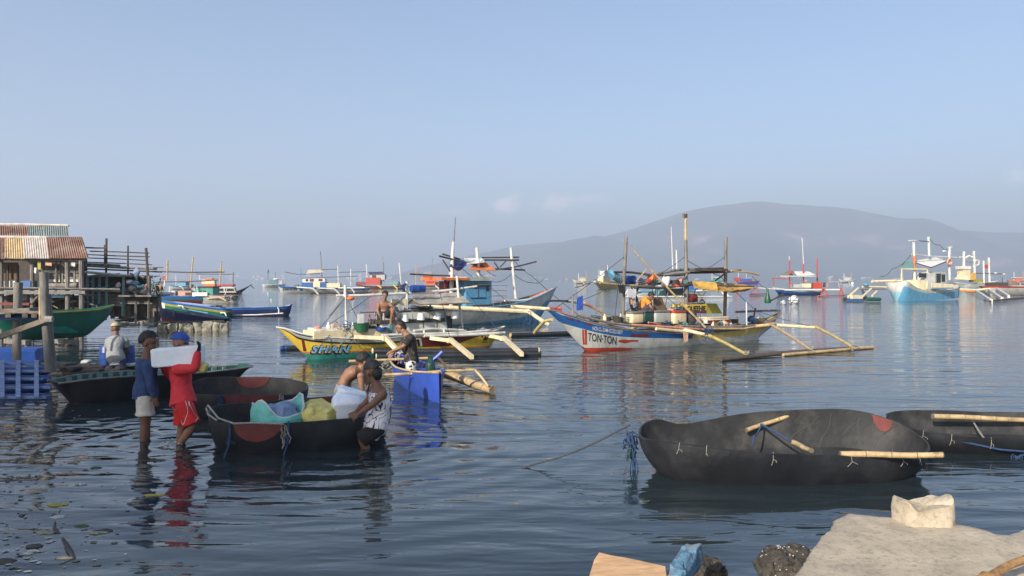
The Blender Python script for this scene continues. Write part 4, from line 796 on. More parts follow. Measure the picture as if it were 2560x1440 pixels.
for px, py, rz in ((1012, 804, 0), (1052, 800, .06), (1092, 799, .3), (1136, 796, .05)):
    mb = MB(); c = fS.pt(px, py, -.42); k = fS.mpp(px, py, -.42); rot = Matrix.Rotation(rz, 3, 'Y'); mb.lathe([(9.5 * k, 0), (9.7 * k, 1.2 * k), (7.3 * k, 17 * k), (.02, 17.3 * k)], c, 18, rot=rot); on_boat(fS, "bucket", "white plastic bucket hung upside down in the row along the yellow boat's deckhouse", "bucket", mb, 'plastic', "white buckets on the yellow boat")
mb = ellp(fS, 877, 746, -.1, 10, 5.5, 7); on_boat(fS, "float", "orange float tied under the yellow boat's ridge beam", "float", mb, 'orange')
mb = ellp(fS, 795, 820, -.1, 9, 6); mb.wobble(.04, 8); on_boat(fS, "float", "pink ball float on the yellow boat's bow deck", "float", mb, 'pink')
mb = MB(); a, b = fS.pt(1026, 722, -.1), fS.pt(1061, 720, -.1); r = 9 * fS.mpp(1040, 720); mb.lathe([(r * .6, 0), (r, .02), (r, (b - a).length * .48), (r * 1.05, (b - a).length * .5), (r, (b - a).length * .52), (r, (b - a).length), (r * .5, (b - a).length + .02)], a, 18, rot=Matrix.Rotation(R(90), 3, 'Y')); on_boat(fS, "plastic_drum", "blue plastic drum lying on the yellow boat's ridge beam", "drum", mb, 'bplastic')
mb = clump(MB(), fS.pt(1010, 722, 0), .09, 12, .012, rng); on_boat(fS, "rope_bundle", "tangled dark blue rope beside the drum on the ridge beam", "rope", mb, 'brope')
mb = MB(); rblock(mb, fS.pt(975, 818, -.3), (.16, .14, .34), None, .5); on_boat(fS, "jerrycan", "teal jerrycan beside the shirtless man on the yellow boat", "jerrycan", mb, 'tealpost')
mb = MB(); rblock(mb, fS.pt(955, 810, -.25), (.1, .1, .2), None, .6); on_boat(fS, "bottle", "cream plastic bottle standing by the black basin", "bottle", mb, 'cream')
for px, py in ((918, 810), (925, 800), (935, 812), (925, 815)):
    mb = MB(); a = fS.pt(px, py + 12, -.1); mb.tube([a, a + V((rng.uniform(-.3, .3), .1, .28))], .02, 6); on_boat(fS, "stick", "loose wooden stick piled behind the green basin", "stick", mb, 'wood', "sticks behind the green basin")
fp = Fr(fS.M @ V((fS.pt(957, 822, -.1).x, -.1, 0)))
person("shirtless man in black shorts standing on the yellow boat with one foot raised", fp,
       dict(head=(963, 738, -.10), neck=(960, 753, -.05), shR=(947, 760, -.05), shL=(977, 761, -.05), hipR=(952, 791, 0), hipL=(964, 790, 0), elR=(944, 777, -.1), wrR=(950, 790, -.14), elL=(984, 777, -.12), wrL=(989, 790, -.2),
            knR=(951, 822, -.06), anR=(949, 857, .02), knL=(984, 770, -.34), anL=(977, 803, -.26)), (.15, -.8, -.5), 'skin', None, 'blackcl', vox=.012, shortlen=.75, bend=V((0, .06, 0)), headr=.9)

CW = dict(net='brown', dwood='dark', rope='grey', brope='blue', drope='blackish', plastic='white', teals='teal', cream='cream', tealpost='greenish', greycl='grey', pinkcl='peach', wood='brown', gwood='grey', bamboo='pale', sky='blue', metal='grey', blue='blue')
def clutter(fr, spots, where, group):
    for k, (px, py, y) in enumerate(spots):
        c = fr.pt(px, py, y); t = k % 5; mb = MB()
        if t == 0: mb.lathe([(.09, 0), (.13, .02), (.15, .16), (.16, .165), (.14, .15), (.02, .03)], c, 16); nm, mk, wd, cat = "basket", rng.choice(('net', 'dwood')), "small woven basket", "basket"
        elif t == 1:
            mb.tube([c + V(((.14 + .01 * j / 9) * math.cos(j * .7), (.12) * math.sin(j * .7), .012 + .006 * j)) for j in range(34)], .014, 5); nm, mk, wd, cat = "rope_coil", rng.choice(('rope', 'brope', 'drope')), "coil of rope", "rope"
        elif t == 2: mb.lathe([(.05, 0), (.06, .02), (.06, .16), (.025, .21), (.025, .25), (.005, .25)], c, 12); nm, mk, wd, cat = "bottle", rng.choice(('plastic', 'teals', 'cream')), "plastic bottle", "bottle"
        elif t == 3: rblock(mb, c + V((0, 0, .1)), (.34, .26, .2), Matrix.Rotation(rng.uniform(-.4, .4), 3, 'Z'), .8, 26, 16); mb.wobble(.07, 8, k); nm, mk, wd, cat = "bundle", rng.choice(('net', 'tealpost', 'greycl', 'pinkcl')), "crumpled net bundle", "bundle"
        else:
            a = rng.uniform(-.5, .5); mb.beam(c + V((-.5, a * .3, .03)), c + V((.5, -a * .3, .10)), .05, .03); nm, mk, wd, cat = "stick", rng.choice(('wood', 'gwood', 'bamboo')), "loose stick", "stick"
        on_boat(fr, nm, CW.get(mk, '') + ' ' + wd + " lying on " + where, cat, mb, mk, group + " " + cat)
clutter(fS, [(rng.uniform(800, 950), 829, rng.uniform(-.3, .25)) for _ in range(9)] + [(rng.uniform(975, 1110), 782, rng.uniform(-.15, .3)) for _ in range(10)] + [(rng.uniform(1130, 1215), 836, rng.uniform(-.25, .2)) for _ in range(9)], "the yellow boat's deck", "yellow boat")
for x0 in (800, 830, 905): sec("deck_pole", tubep(fS, [(x0, 828, -.3), (x0 + 70, 826, .1)], 2, 6), rng.choice(('white', 'bamboo', 'wood')))
for x in range(960, 1118, 14): sec("panel_batten", boxp(fS, x, 784, x + 1.2, 801, -.262, -.252), 'grey')
# ---------------------------------------------------------------- the big white and blue boat behind it
fL = fr2((990, 819), (1346, 803)); Lb = thing("outrigger_boat", "large white and teal blue outrigger boat with a blue wheelhouse behind the yellow boat", "boat", fL, "outrigger fishing boats")
hL = Hull(fL, [(960, 780, .2), (1000, 776, .6), (1100, 772, .8), (1180, 770, .85), (1240, 766, .8), (1300, 757, .6), (1345, 742, .38), (1375, 727, .18)], [(940, 785), (990, 819)], [(1392, 717), (1374, 755), (1346, 803)], p=.5)
zb = interp([(fL.pt(x, y, -.6).x, fL.pt(x, y, -.6).z) for x, y in ((980, 812), (1150, 811), (1250, 802), (1330, 789), (1380, 752))])
part("hull", hL.mesh([(0, zb), (1, None)], n=60, deck=(2, .05)), ['sky', 'palegrey', 'wood'], Lb)
part("gunwale", hL.rail(.04, -1), 'sky', Lb); part("gunwale", hL.rail(.04, 1), 'wood', Lb); hull_text(hL, Lb, "ZAM-018", (1271, 790), (1300, 786), 6, 'navy')
def lp(nm, o, mk): return part(nm, o, mk, Lb)
w0 = lp("wheelhouse", boxp(fL, 1165, 702, 1229, 767, -.55, .9), 'sky'); 
for px, py, w_, h_ in ((1186, 698 + 10, 8, 14), (1216, 710, 7, 18)): part("window", boxp(fL, px, py, px + w_, py + h_, -.565, -.548), 'glass', w0)
part("panel_frame", boxp(fL, 1177, 722, 1215, 745, -.562, -.549), 'sky', w0); part("panel_frame", boxp(fL, 1177, 744, 1215, 746, -.575, -.549), 'navy', w0); part("panel_frame", boxp(fL, 1196, 722, 1197, 746, -.572, -.549), 'navy', w0)
lp("shelter_wall", boxp(fL, 1118, 703, 1165, 770, .2, .9), 'dred'); lp("shelter_post", boxp(fL, 1112, 700, 1117, 772, -.55, -.47), 'dred'); lp("roof", boxp(fL, 1104, 694, 1170, 700, -.8, 1.0), 'orange'); lp("roof", boxp(fL, 1168, 692, 1229, 702, -.75, 1.0), 'grey')
lp("mast", tubep(fL, [(1128, 770, 0), (1129, 700, 0), (1131, 640, 0), (1133, 605, 0)], [5.5, 5.5, 4.5, 3], 10), 'white'); lp("antenna", tubep(fL, [(1131, 640, 0.05), (1135, 600, .05), (1139, 543, .05)], [2, 1.5, 1], 6), 'gwood')
lp("mast", tubep(fL, [(1197, 700, 0), (1194, 645, 0), (1192, 619, 0)], [5, 4.5, 4], 10), 'white'); lp("mast", tubep(fL, [(1291, 760, 0), (1285, 700, 0), (1279, 640, 0), (1277, 619, 0)], [4.2, 3.8, 3.6, 3], 10), 'white')
for pts, r in (([(1205, 644, .1), (1297, 643, .1)], 2), ([(1212, 650, .15), (1297, 650, -.1)], 2.4), ([(1098, 640, -.1), (1160, 655, 0), (1212, 668, 0)], 2.6), ([(1106, 635, .1), (1150, 648, .1)], 2.2), ([(1240, 674, 0), (1285, 668, 0), (1341, 654, 0)], 2), ([(1238, 672, .1), (1312, 675, .1)], 2.2), ([(1025, 685, 0), (1080, 688, 0), (1136, 690, 0)], 2.4), ([(1107, 650, 0), (1133, 690, 0)], 1.8), ([(1165, 714, -.6), (1226, 712, -.7)], 2.4), ([(1235, 655, 0), (1247, 672, 0)], 1.6), ([(1265, 652, 0), (1250, 668, 0)], 1.6)): lp("pole", tubep(fL, pts, r, 6), 'pole')
lp("awning", quadp(fL, [(1160, 645, .8), (1204, 645, .8), (1212, 655, -.3), (1170, 660, -.3)], .02, 8, .1), 'wtarp'); lp("awning", quadp(fL, [(1196, 650, .6), (1210, 652, .5), (1240, 676, -.6), (1172, 674, -.6)], .02, 8, .08), 'ortarp'); lp("awning", quadp(fL, [(1138, 646, .5), (1160, 650, .4), (1166, 664, -.4), (1122, 667, -.4)], .02, 8, .35), 'btarp')
def boomL(pts, rr, mk, nm="outrigger_boom"): lp(nm, tubep(fL, pts, rr, 8), mk)
boomL([(1050, 763, -.9), (1100, 768, -1.2), (1165, 771, -1.6), (1250, 775, -2.2), (1320, 779, -2.8)], [4, 5, 5.5, 5.5, 5.5], 'cream'); boomL([(1318, 776, -2.8), (1345, 795, -3.2), (1372, 812, -3.6)], [5.5, 5, 4.5], 'cream', "outrigger_strut")
boomL([(1277, 766, -.9), (1340, 770, -1.6), (1376, 773, -2)], [4.5, 4.5, 4.5], 'cream'); boomL([(1376, 773, -2), (1404, 771, -2.4)], [5, 5], 'red', "painted_tip"); boomL([(1180, 765, -.9), (1280, 760, -.2), (1378, 752, .8), (1420, 752, 1.2)], 2.4, 'pole', "pole")
boomL([(1408, 752, 1.3), (1440, 755, 1.4), (1462, 760, 1.5)], [3, 4, 4], 'white'); boomL([(1460, 758, 1.5), (1480, 766, 1.5)], 4.4, 'pink', "painted_tip"); boomL([(1478, 765, 1.5), (1500, 778, 1.4), (1524, 796, 1.3)], [4, 3.5, 3], 'bamboo', "outrigger_strut")
a, b = fL.wz(1366, 814, .10), fL.wz(1425, 806, .10); 
part("knotted_rope", clump(MB(), fL.pt(1325, 785, -2.9), .13, 14, .012, rng, .5), 'brope', Lb)
for p in ([(1277, 640, 0), (1330, 690, 0), (1480, 810, 0)], [(1279, 685, 0), (1235, 705, 0), (1197, 680, 0)], [(1285, 686, 0), (1335, 707, 0), (1362, 694, 0)], [(1131, 650, 0), (1230, 720, -.5), (1330, 790, -2.5)], [(1205, 660, 0), (1240, 690, 0)]): lp("rigging_rope", ropep(fL, p, .014, .12), 'drope')
mb = MB()
for k in range(5): z = .25 * k; c = fL.pt(1243, 766, -.5); mb.tube([c + V((.55 * math.cos(t), .3 * math.sin(t), z)) for t in [2 * math.pi * j / 16 for j in range(17)]], .012, 4)
for k in range(8): t = 2 * math.pi * k / 8; mb.tube([c + V((.55 * math.cos(t), .3 * math.sin(t), 0)), c + V((.55 * math.cos(t), .3 * math.sin(t), 1.0))], .008, 4)
solo("wire_trap", "round wire fish trap on the deck beside the blue wheelhouse", "trap", fL, mb, 'metal')
lp("bow_deck", quadp(fL, [(1306, 752, .3), (1378, 720, .1), (1388, 720, -.1), (1318, 757, -.3)], .03, 6), 'pink'); lp("foredeck_rail", tubep(fL, [(1262, 752, -.6), (1300, 752, -.5), (1330, 748, -.4)], 3), 'white')

# ---------------------------------------------------------------- the white and blue TON-TON boat
fT = fr2((1464, 877), (1891, 848)); T_ = thing("outrigger_boat", "white and blue outrigger boat lettered TON-TON with a cluttered deck", "boat", fT, "outrigger fishing boats")
hT = Hull(fT, [(1381, 774, .10), (1406, 784, .20), (1439, 793, .30), (1481, 806, .40), (1529, 817, .47), (1585, 825, .52), (1647, 829, .55), (1709, 831, .55), (1780, 831, .52), (1850, 824, .45), (1900, 815, .36), (1935, 800, .22)], [(1366, 774), (1400, 806), (1430, 841), (1464, 877)], [(1952, 781), (1928, 816), (1891, 848)], p=.48)
zb2 = interp([(fT.pt(x, y, -.4).x, fT.pt(x, y, -.4).z) for x, y in ((1392, 800), (1458, 821), (1500, 833), (1557, 842), (1647, 845), (1709, 846), (1797, 845), (1880, 837), (1940, 812))])
xy = fT.pt(1728, 840, -.5).x; zrd = interp([(fT.pt(1470, 870, 0).x, .10), (fT.pt(1540, 870, -.2).x, .07), (fT.pt(1600, 870, -.3).x, .0), (hT.x1, -.1)])
part("hull", hT.mesh([(0, zrd), (1, zb2), (lambda x: 2 if x < xy else 3, lambda x: hT.zg(x) - .04), (lambda x: 4 if x < xy else 3, None)], n=84, nb=4, deck=(5, .05)), ['red', 'palegrey', 'blue', 'oldyellow', 'white', 'wood'], T_)
part("gunwale", hT.rail(.026, -1), 'wood', T_); part("gunwale", hT.rail(.026, 1), 'wood', T_)
hull_text(hT, T_, "TON\u00b7TON", (1470, 851), (1541, 862), 20, 'black', shear=.08, offset=.012); hull_text(hT, T_, "NCR-CL-ZAM-022222-5677", (1481, 825), (1556, 836), 9.5, 'white', shear=.05, offset=.01)
hull_patch(hT, T_, [(1455, 823), (1459, 824)], [(1456, 861), (1461, 861)], 'red', "bow_stripe"); hull_patch(hT, T_, [(1461, 824), (1467, 825)], [(1462, 861), (1467, 861)], 'red', "bow_stripe")
hull_patch(hT, T_, [(1546, 850), (1560, 849), (1595, 850)], [(1546, 855), (1562, 858), (1580, 854), (1595, 854)], 'red', "paint_patch"); hull_patch(hT, T_, [(1578, 836), (1621, 835)], [(1578, 841), (1621, 843)], 'dred', "paint_patch")
for x0, y0, x1, y1 in ((1417, 796, 1433, 801), (1441, 801, 1449, 805), (1457, 807, 1480, 813)): hull_patch(hT, T_, [(x0, y0 - 2), ((x0 + x1) / 2, (y0 + y1) / 2 - 1), (x1, y1 - 4)], [(x0, y0 + 1), ((x0 + x1) / 2, (y0 + y1) / 2 + 2), (x1, y1 + 2)], 'dred', "paint_patch")
def tp(nm, o, mk): return part(nm, o, mk, T_)
for pts, r, mk in (([(1440, 788, -.1), (1520, 806, -.35), (1585, 815, -.5), (1650, 819, -.55)], 3.2, 'wood'), ([(1580, 812, -.5), (1680, 818, -.6), (1760, 824, -.6)], 3, 'pink'), ([(1640, 822, -.6), (1730, 830, -.62)], 4, 'cream'), ([(1560, 806, .2), (1700, 812, .3), (1850, 812, .3)], 3, 'gwood'), ([(1700, 815, -.5), (1800, 818, -.55), (1940, 812, -.4)], 3.4, 'gwood'), ([(1760, 822, -.6), (1860, 822, -.55), (1935, 808, -.3)], 3, 'bamboo'), ([(1530, 792, .4), (1610, 794, .4), (1700, 800, .4)], 2.6, 'pole'), ([(1840, 780, .2), (1905, 777, .2), (1951, 776, .1)], 2.8, 'gwood'), ([(1500, 800, .3), (1570, 795, .2), (1612, 788, 0)], 2.6, 'bamboo')): tp("deck_pole", tubep(fT, pts, r, 7), mk)
tp("bow_board", quadp(fT, [(1374, 768, .1), (1402, 771, .1), (1404, 781, -.1), (1378, 775, -.1)], .03, 4), 'red'); tp("bow_board", quadp(fT, [(1404, 777, .05), (1440, 790, .15), (1438, 794, -.15), (1402, 783, -.1)], .03, 4), 'pink')
tp("mast", tubep(fT, [(1557, 812, 0), (1560, 700, 0), (1563, 640, 0), (1565, 592, 0)], [4.5, 4.5, 4.5, 4.2], 10), 'gwood'); tp("mast", tubep(fT, [(1716, 805, 0), (1715, 690, 0), (1714, 600, 0)], [6, 5, 4.4], 10), 'gwood'); tp("topmast", tubep(fT, [(1714, 602, 0), (1714, 545, 0), (1714, 533, 0)], [3.6, 3.0, 2.6], 8), 'bamboo'); tp("mast", tubep(fT, [(1812, 790, 0), (1814, 690, 0), (1815, 592, 0)], [4.6, 4.2, 3.8], 10), 'gwood')
tp("mast_fitting", boxp(fT, 1710, 534, 1719, 544, -.04, .04), 'wood'); tp("bow_staff", tubep(fT, [(1432, 790, 0), (1431, 735, 0)], 2.6, 7), 'gwood'); tp("stern_staff", tubep(fT, [(1867, 828, -.5), (1866, 755, -.5)], 1.7, 7), 'white'); tp("antenna", tubep(fT, [(1682, 672, .1), (1680, 620, .1), (1678, 567, .1)], [1.6, 1.2, .8], 6), 'white'); tp("antenna", tubep(fT, [(1692, 672, .0), (1691, 625, .0)], [2.2, 1.8], 6), 'white')
for pts, r, mk in (([(1535, 680, .1), (1580, 681, .1), (1624, 687, .1)], 2.8, 'pole'), ([(1615, 688, 0), (1700, 688, 0), (1720, 684, 0)], 3, 'pole'), ([(1643, 684, .3), (1690, 676, .2), (1722, 673, .1)], 3.2, 'gwood'), ([(1660, 688, -.1), (1722, 680, -.2)], 3, 'gwood'), ([(1722, 682, 0), (1815, 680, 0), (1852, 676, 0)], 3, 'pole'), ([(1738, 672, .3), (1815, 670, .3)], 2.2, 'pole'), ([(1828, 677, -.2), (1870, 681, -.2), (1898, 687, -.2)], 2.4, 'bamboo'), ([(1500, 707, .1), (1545, 712, .1), (1628, 716, .1)], 3, 'bamboo'), ([(1590, 717, -.1), (1650, 720, -.1), (1740, 710, -.1)], 3.6, 'pole'), ([(1625, 710, .3), (1735, 706, .3)], 3, 'pole'), ([(1788, 702, 0), (1812, 684, 0)], 2, 'pole'), ([(1590, 704, 0), (1616, 674, 0)], 1.6, 'bamboo'), ([(1735, 713, -.4), (1884, 716, -.4)], 2, 'pole')): tp("pole", tubep(fT, pts, r, 7), mk)
tp("boom_pole", tubep(fT, [(1579, 620, -.1), (1640, 688, -.4), (1720, 774, -.7), (1772, 828, -.95)], [1.6, 2.2, 2.6, 2.8], 7), 'bamboo')
tp("awning", quadp(fT, [(1731, 703, -.2), (1790, 706, -.5), (1796, 727, -1.0), (1736, 719, -.9)], .02, 10, .10, ripple=.02), 'otarp'); tp("awning", quadp(fT, [(1788, 705, .3), (1882, 714, .3), (1888, 719, -.6), (1795, 729, -1.0)], .02, 10, .16, ripple=.015), 'otarp'); tp("roof_slats", boxp(fT, 1738, 671, 1820, 678, -.3, .5), 'pole')
for pts, mk in ((((1700, 822, -.5), (1768, 838, -1.1), 1866, 886), 'yellow'), (((1880, 816, -.4), (1926, 812, -.8), 2026, 874), 'bamboo'), (((1930, 812, -.3), (2040, 819, -1.3), 2132, 868), 'yellow')):
    a, b = fT.pt(*pts[0]), fT.pt(*pts[1]); c = fT.wz(pts[2], pts[3], .12); mb = MB(); mb.tube([a, b], [.06, .055], 8); tp("outrigger_boom", mb, 'cream' if mk == 'yellow' else 'bamboo'); tp("outrigger_strut", MB().tube([b + V((0, 0, .02)), b.lerp(c, .5) + V((0, 0, .03)), c], [.052, .048, .04], 8), 'oldyellow' if mk == 'yellow' else mk); part("lashing", clump(MB(), c + V((0, 0, .03)), .05, 6, .012, rng), 'rope', T_)
a, b = fT.wz(1802, 899, .04), fT.wz(2142, 870, .05); mb = MB().tube([a, a.lerp(b, .35) + V((0, 0, .03)), a.lerp(b, .7) + V((0, 0, .02)), b], [.055, .065, .065, .055], 10); tp("outrigger_float", mb, 'pole'); tp("outrigger_float", MB().tube([a.lerp(b, .4) - V((0, .10, 0)), b + (b - a).normalized() * .75 - V((0, .05, .01))], .045, 8), 'bamboo')
a, b = fT.wz(1277, 838, .07), fT.wz(1442, 832, .07); d = (b - a).normalized(); tp("outrigger_float", MB().tube([a, a + d * 7.4], .085, 10), 'pipe'); tp("float_end", MB().tube([a - d * .03, a], .083, 12), 'bamboo'); tp("outrigger_boom", tubep(fT, [(1380, 799, .55), (1362, 803, 1.2), (1345, 820, 1.7), (1336, 832, 2.0)], [4, 4, 4, 4], 8), 'oldyellow'); tp("outrigger_boom", MB().tube([(3.6, .5, .55), (3.6, 1.6, .55), (3.7, 2.6, .1)], .06, 8), 'oldyellow')
part("knotted_rope", clump(MB(), fT.pt(1770, 828, -1.15), .10, 16, .012, rng, .15), 'brope', T_)
for p, mk in (([(1772, 830, -1.1), (1620, 700, -.2)], 'brope'), ([(1563, 640, 0), (1382, 775, 0)], 'drope'), ([(1560, 700, 0), (1450, 752, 0)], 'drope'), ([(1714, 640, 0), (1640, 690, 0)], 'brope'), ([(1716, 650, 0), (1800, 690, 0), (1930, 812, -.8)], 'brope'), ([(1815, 640, 0), (1750, 680, 0)], 'brope'), ([(1885, 775, .1), (2038, 818, -1.3)], 'brope'), ([(1750, 760, -.6), (1752, 828, -1.0)], 'brope'), ([(1557, 780, 0), (1590, 760, .5), (1640, 790, .5)], 'drope'), ([(1563, 600, 0), (1582, 616, -.1)], 'rope')): tp("rigging_rope", ropep(fT, p, .010, .04), mk)
def crate(x0, y0, x1, y1, ya, yb, mk, label, name="crate", lid=None):
    q = boxp(fT, x0, y0, x1, y1, ya, yb)
    if lid is None: return on_boat(fT, name, label, "crate", q, mk)
    lo = [min(p[i] for p in q.v) for i in range(3)]; hi = [max(p[i] for p in q.v) for i in range(3)]; c = V(((lo[0] + hi[0]) / 2, (lo[1] + hi[1]) / 2, lo[2])); T = thing(name, label, "box", Fr(fT.M @ c, fT.rz)); b_ = MB()
    rblock(b_, (0, 0, (hi[2] - lo[2]) / 2), (hi[0] - lo[0], hi[1] - lo[1], hi[2] - lo[2]), None, .22); part("box_body", b_, mk, T); l_ = MB(); rblock(l_, (0, 0, hi[2] - lo[2] + .02), ((hi[0] - lo[0]) * 1.05, (hi[1] - lo[1]) * 1.05, .07), None, .25); part("lid", l_, lid, T)
crate(1580, 784, 1611, 808, -.3, .3, 'cream', "cream wooden crate at the mast foot of the white and blue boat", lid='gwood'); crate(1611, 780, 1636, 806, -.32, .3, 'dgreen', "dark green crate under the crouching person", lid='pole'); crate(1638, 781, 1680, 808, -.35, .2, 'grey', "scuffed grey tub in the middle of the cluttered deck", "ice_box", 'gwood')
crate(1685, 782, 1719, 810, -.45, .1, 'cream', "cream ice box with red lid on the cluttered deck", "ice_box", 'red'); crate(1771, 797, 1827, 808, -.4, .1, 'white', "long white box with a red band near the stern", "ice_box", 'cream'); 
mb = MB().lathe([(.16, 0), (.20, .1), (.20, .36), (.17, .42), (.02, .43)], fT.pt(1726, 808, -.3), 14); on_boat(fT, "jerrycan", "dark round jerrycan right of the ice box with red lid", "jerrycan", mb, 'dwood')
tp("red_band", boxp(fT, 1770, 801, 1828, 805, -.43, -.405), 'dred'); tp("net_screen", quadp(fT, [(1634, 743, .1), (1655, 743, .1), (1668, 778, -.1), (1636, 777, -.1)], .03, 6), 'net')
eb = tp("engine_box", boxp(fT, 1717, 762, 1766, 780, -.1, .6), 'yellow'); me = text_mesh("QUEENIE", lambda u, v: fT.pt(1718.5 + 46 * u, 776.5 - 12 * v, -.112), offset=.035); me.materials.clear(); me.materials.append(MT['black']); part("lettering", me, None, eb); part("base_strip", boxp(fT, 1718, 778, 1766, 781, -.118, -.102), 'dred', eb)
mb = MB(); a, b, c, d = fT.pt(1766, 759, -.1), fT.pt(1791, 759, -.1), fT.pt(1806, 784, -.1), fT.pt(1766, 784, -.1); o = V((0, .7, 0)); mb.loft([[a, b, c, d], [a + o, b + o, c + o, d + o]]); tp("engine_cover", mb, 'olive')
mb = MB(); rblock(mb, fT.pt(1730, 745, .1), (.34, .3, .3), None, .5); mb.tube([fT.pt(1726, 748, -.1), fT.pt(1736, 744, -.1)], .08, 10); tp("engine", mb, 'dred'); c = fT.pt(1755, 758, -.05); tp("flywheel", MB().tube([c + V((.12 * math.cos(t), 0, .12 * math.sin(t))) for t in [2 * math.pi * j / 24 for j in range(25)]], .022, 7).tube([c - V((.12, 0, 0)), c + V((.12, 0, 0))], .015, 6).tube([c - V((0, 0, .12)), c + V((0, 0, .12))], .015, 6), 'black'); tp("engine_frame", tubep(fT, [(1706, 790, 0), (1706, 738, 0), (1742, 738, 0), (1745, 762, 0)], 1.5, 6), 'metal')
def cloth(fr, c, mk, name, label, cat, sag=.02, rp=.03): return solo(name, label, cat, fr, quadp(fr, c, .015, 8, sag, ripple=rp), mk)
cloth(fT, [(1444, 744, 0), (1458, 740, 0), (1457, 773, -.05), (1441, 775, -.05)], 'bluecloth', "cloth", "blue cloth hanging from the bow line of the white and blue boat", "cloth"); cloth(fT, [(1709, 833, -.66), (1721, 833, -.66), (1721, 852, -.68), (1713, 856, -.68)], 'pinkcl', "cloth", "peach rag hanging over the white and blue boat's side", "cloth")
for c, mk, lb in (([(1545, 712, -.1), (1563, 712, -.1), (1560, 735, -.15), (1549, 732, -.15)], 'blackcl', "black cloth bundle hanging on the forward mast"), ([(1567, 722, -.1), (1592, 722, -.1), (1590, 746, -.15), (1566, 742, -.15)], 'whitecl', "white shirt hanging beside the forward mast"), ([(1578, 716, 0), (1598, 718, 0), (1596, 728, -.05), (1580, 728, -.05)], 'gplastic', "green cloth hanging above the white shirt"), ([(1576, 744, -.1), (1588, 745, -.1), (1588, 760, -.12), (1578, 760, -.12)], 'pinkcl', "pink cloth hanging in front of the black ring")): cloth(fT, c, mk, "hanging_cloth", lb, "cloth")
mb = MB(); c = fT.pt(1585, 756, -.05); k = fT.mpp(1585, 756); mb.tube([c + V((12 * k * math.cos(t), .02 * math.sin(3 * t), 17 * k * math.sin(t))) for t in [2 * math.pi * j / 24 for j in range(25)]], .045, 8); on_boat(fT, "rubber_ring", "black rubber ring hanging beside the crouching person", "ring", mb, 'black')
mb = ellp(fT, 1632, 696, 0, 12, 11, 10); mb.wobble(.09, 4); on_boat(fT, "jacket", "bright red jacket heaped on the upper poles", "jacket", mb, 'orange'); mb = ellp(fT, 1622, 704, -.1, 9, 6, 6); mb.wobble(.06, 5); on_boat(fT, "jacket", "red sleeve end hanging left of the red jacket", "jacket", mb, 'red')
mb = MB().lathe([(.12, 0), (.125, .02), (.155, .30), (.15, .30), (.02, .27)], fT.pt(1662, 715, 0), 16, rot=Matrix.Rotation(.25, 3, 'Y')); on_boat(fT, "bucket", "white bucket on the upper poles of the white and blue boat", "bucket", mb, 'plastic'); mb = ellp(fT, 1700, 705, 0, 11, 9, 9); mb.wobble(.08, 5, 3); on_boat(fT, "bag", "red and pink bag on the upper poles near the centre mast", "bag", mb, 'pink'); mb = ellp(fT, 1692, 716, -.2, 9, 4); mb.wobble(.05, 5, 3); on_boat(fT, "rag", "red rag drooping under the red and pink bag", "rag", mb, 'red')
mb = MB().lathe([(.10, 0), (.14, .02), (.14, .30), (.145, .31), (.14, .32), (.10, .36), (.02, .37)], fT.pt(1566, 700, .3) , 16, rot=Matrix.Rotation(R(90), 3, 'Y')); on_boat(fT, "plastic_drum", "small blue drum lying on the upper poles of the white and blue boat", "drum", mb, 'bplastic')
for k in range(5):
    c = fT.pt(1528 + 5 * k, 690 + 3.4 * k, .3); mb = MB().lathe([(.10, 0), (.17, .07), (.19, .08), (.18, .085), (.09, .02), (.02, .015)], c, 18, rot=Matrix.Rotation(R(62), 3, 'Y')); on_boat(fT, "basin", ("blue" if k % 2 == 0 else "grey") + " basin in the tilted stack hung by the forward mast", "basin", mb, 'sky' if k % 2 == 0 else 'metal', "stacked basins by the forward mast")
mb = ellp(fT, 1676, 778, -.2, 11, 7, 9); mb.wobble(.05, 6); on_boat(fT, "bag", "pink sack lying behind the ice box with red lid", "bag", mb, 'pink'); mb = ellp(fT, 1876, 798, 0, 10, 7, 8); mb.wobble(.07, 6, 2); on_boat(fT, "bag", "navy bag on the stern of the white and blue boat", "bag", mb, 'navycl'); tp("tiller", tubep(fT, [(1883, 800, 0), (1889, 770, 0)], 2.2, 6), 'dwood'); mb = boxp(fT, 1664, 722, 1708, 738, .4, .9); mb.wobble(.03, 3); on_boat(fT, "crate", "blue plastic crate stowed under the upper poles", "crate", mb, 'tealpost')
clutter(fT, [(rng.uniform(1480, 1580), 806, rng.uniform(-.2, .3)) for _ in range(9)] + [(rng.uniform(1590, 1720), 783, rng.uniform(-.1, .3)) for _ in range(8)] + [(rng.uniform(1640, 1830), 818, rng.uniform(-.45, -.25)) for _ in range(13)] + [(rng.uniform(1830, 1930), 810, rng.uniform(-.2, .3)) for _ in range(8)] + [(rng.uniform(1600, 1710), 713, rng.uniform(-.1, .3)) for _ in range(9)], "the white and blue boat's cluttered deck", "white and blue boat")
for k in range(9): x0 = rng.uniform(1480, 1800); tp("deck_pole", tubep(fT, [(x0, rng.uniform(806, 820), rng.uniform(-.5, .4)), (x0 + rng.uniform(60, 130), rng.uniform(808, 822), rng.uniform(-.5, .4))], rng.uniform(1.4, 2.6), 6), rng.choice(('gwood', 'bamboo', 'wood', 'pole', 'pink')))
for k in range(7): x0 = rng.uniform(1545, 1750); tp("hanging_line", ropep(fT, [(x0, 712, rng.uniform(-.2, .3)), (x0 + rng.uniform(-12, 12), rng.uniform(735, 790), rng.uniform(-.2, .3))], .012, 0), rng.choice(('drope', 'brope', 'rope')))
fp = Fr(fT.M @ V((fT.pt(1618, 784, 0).x, 0, 0)))
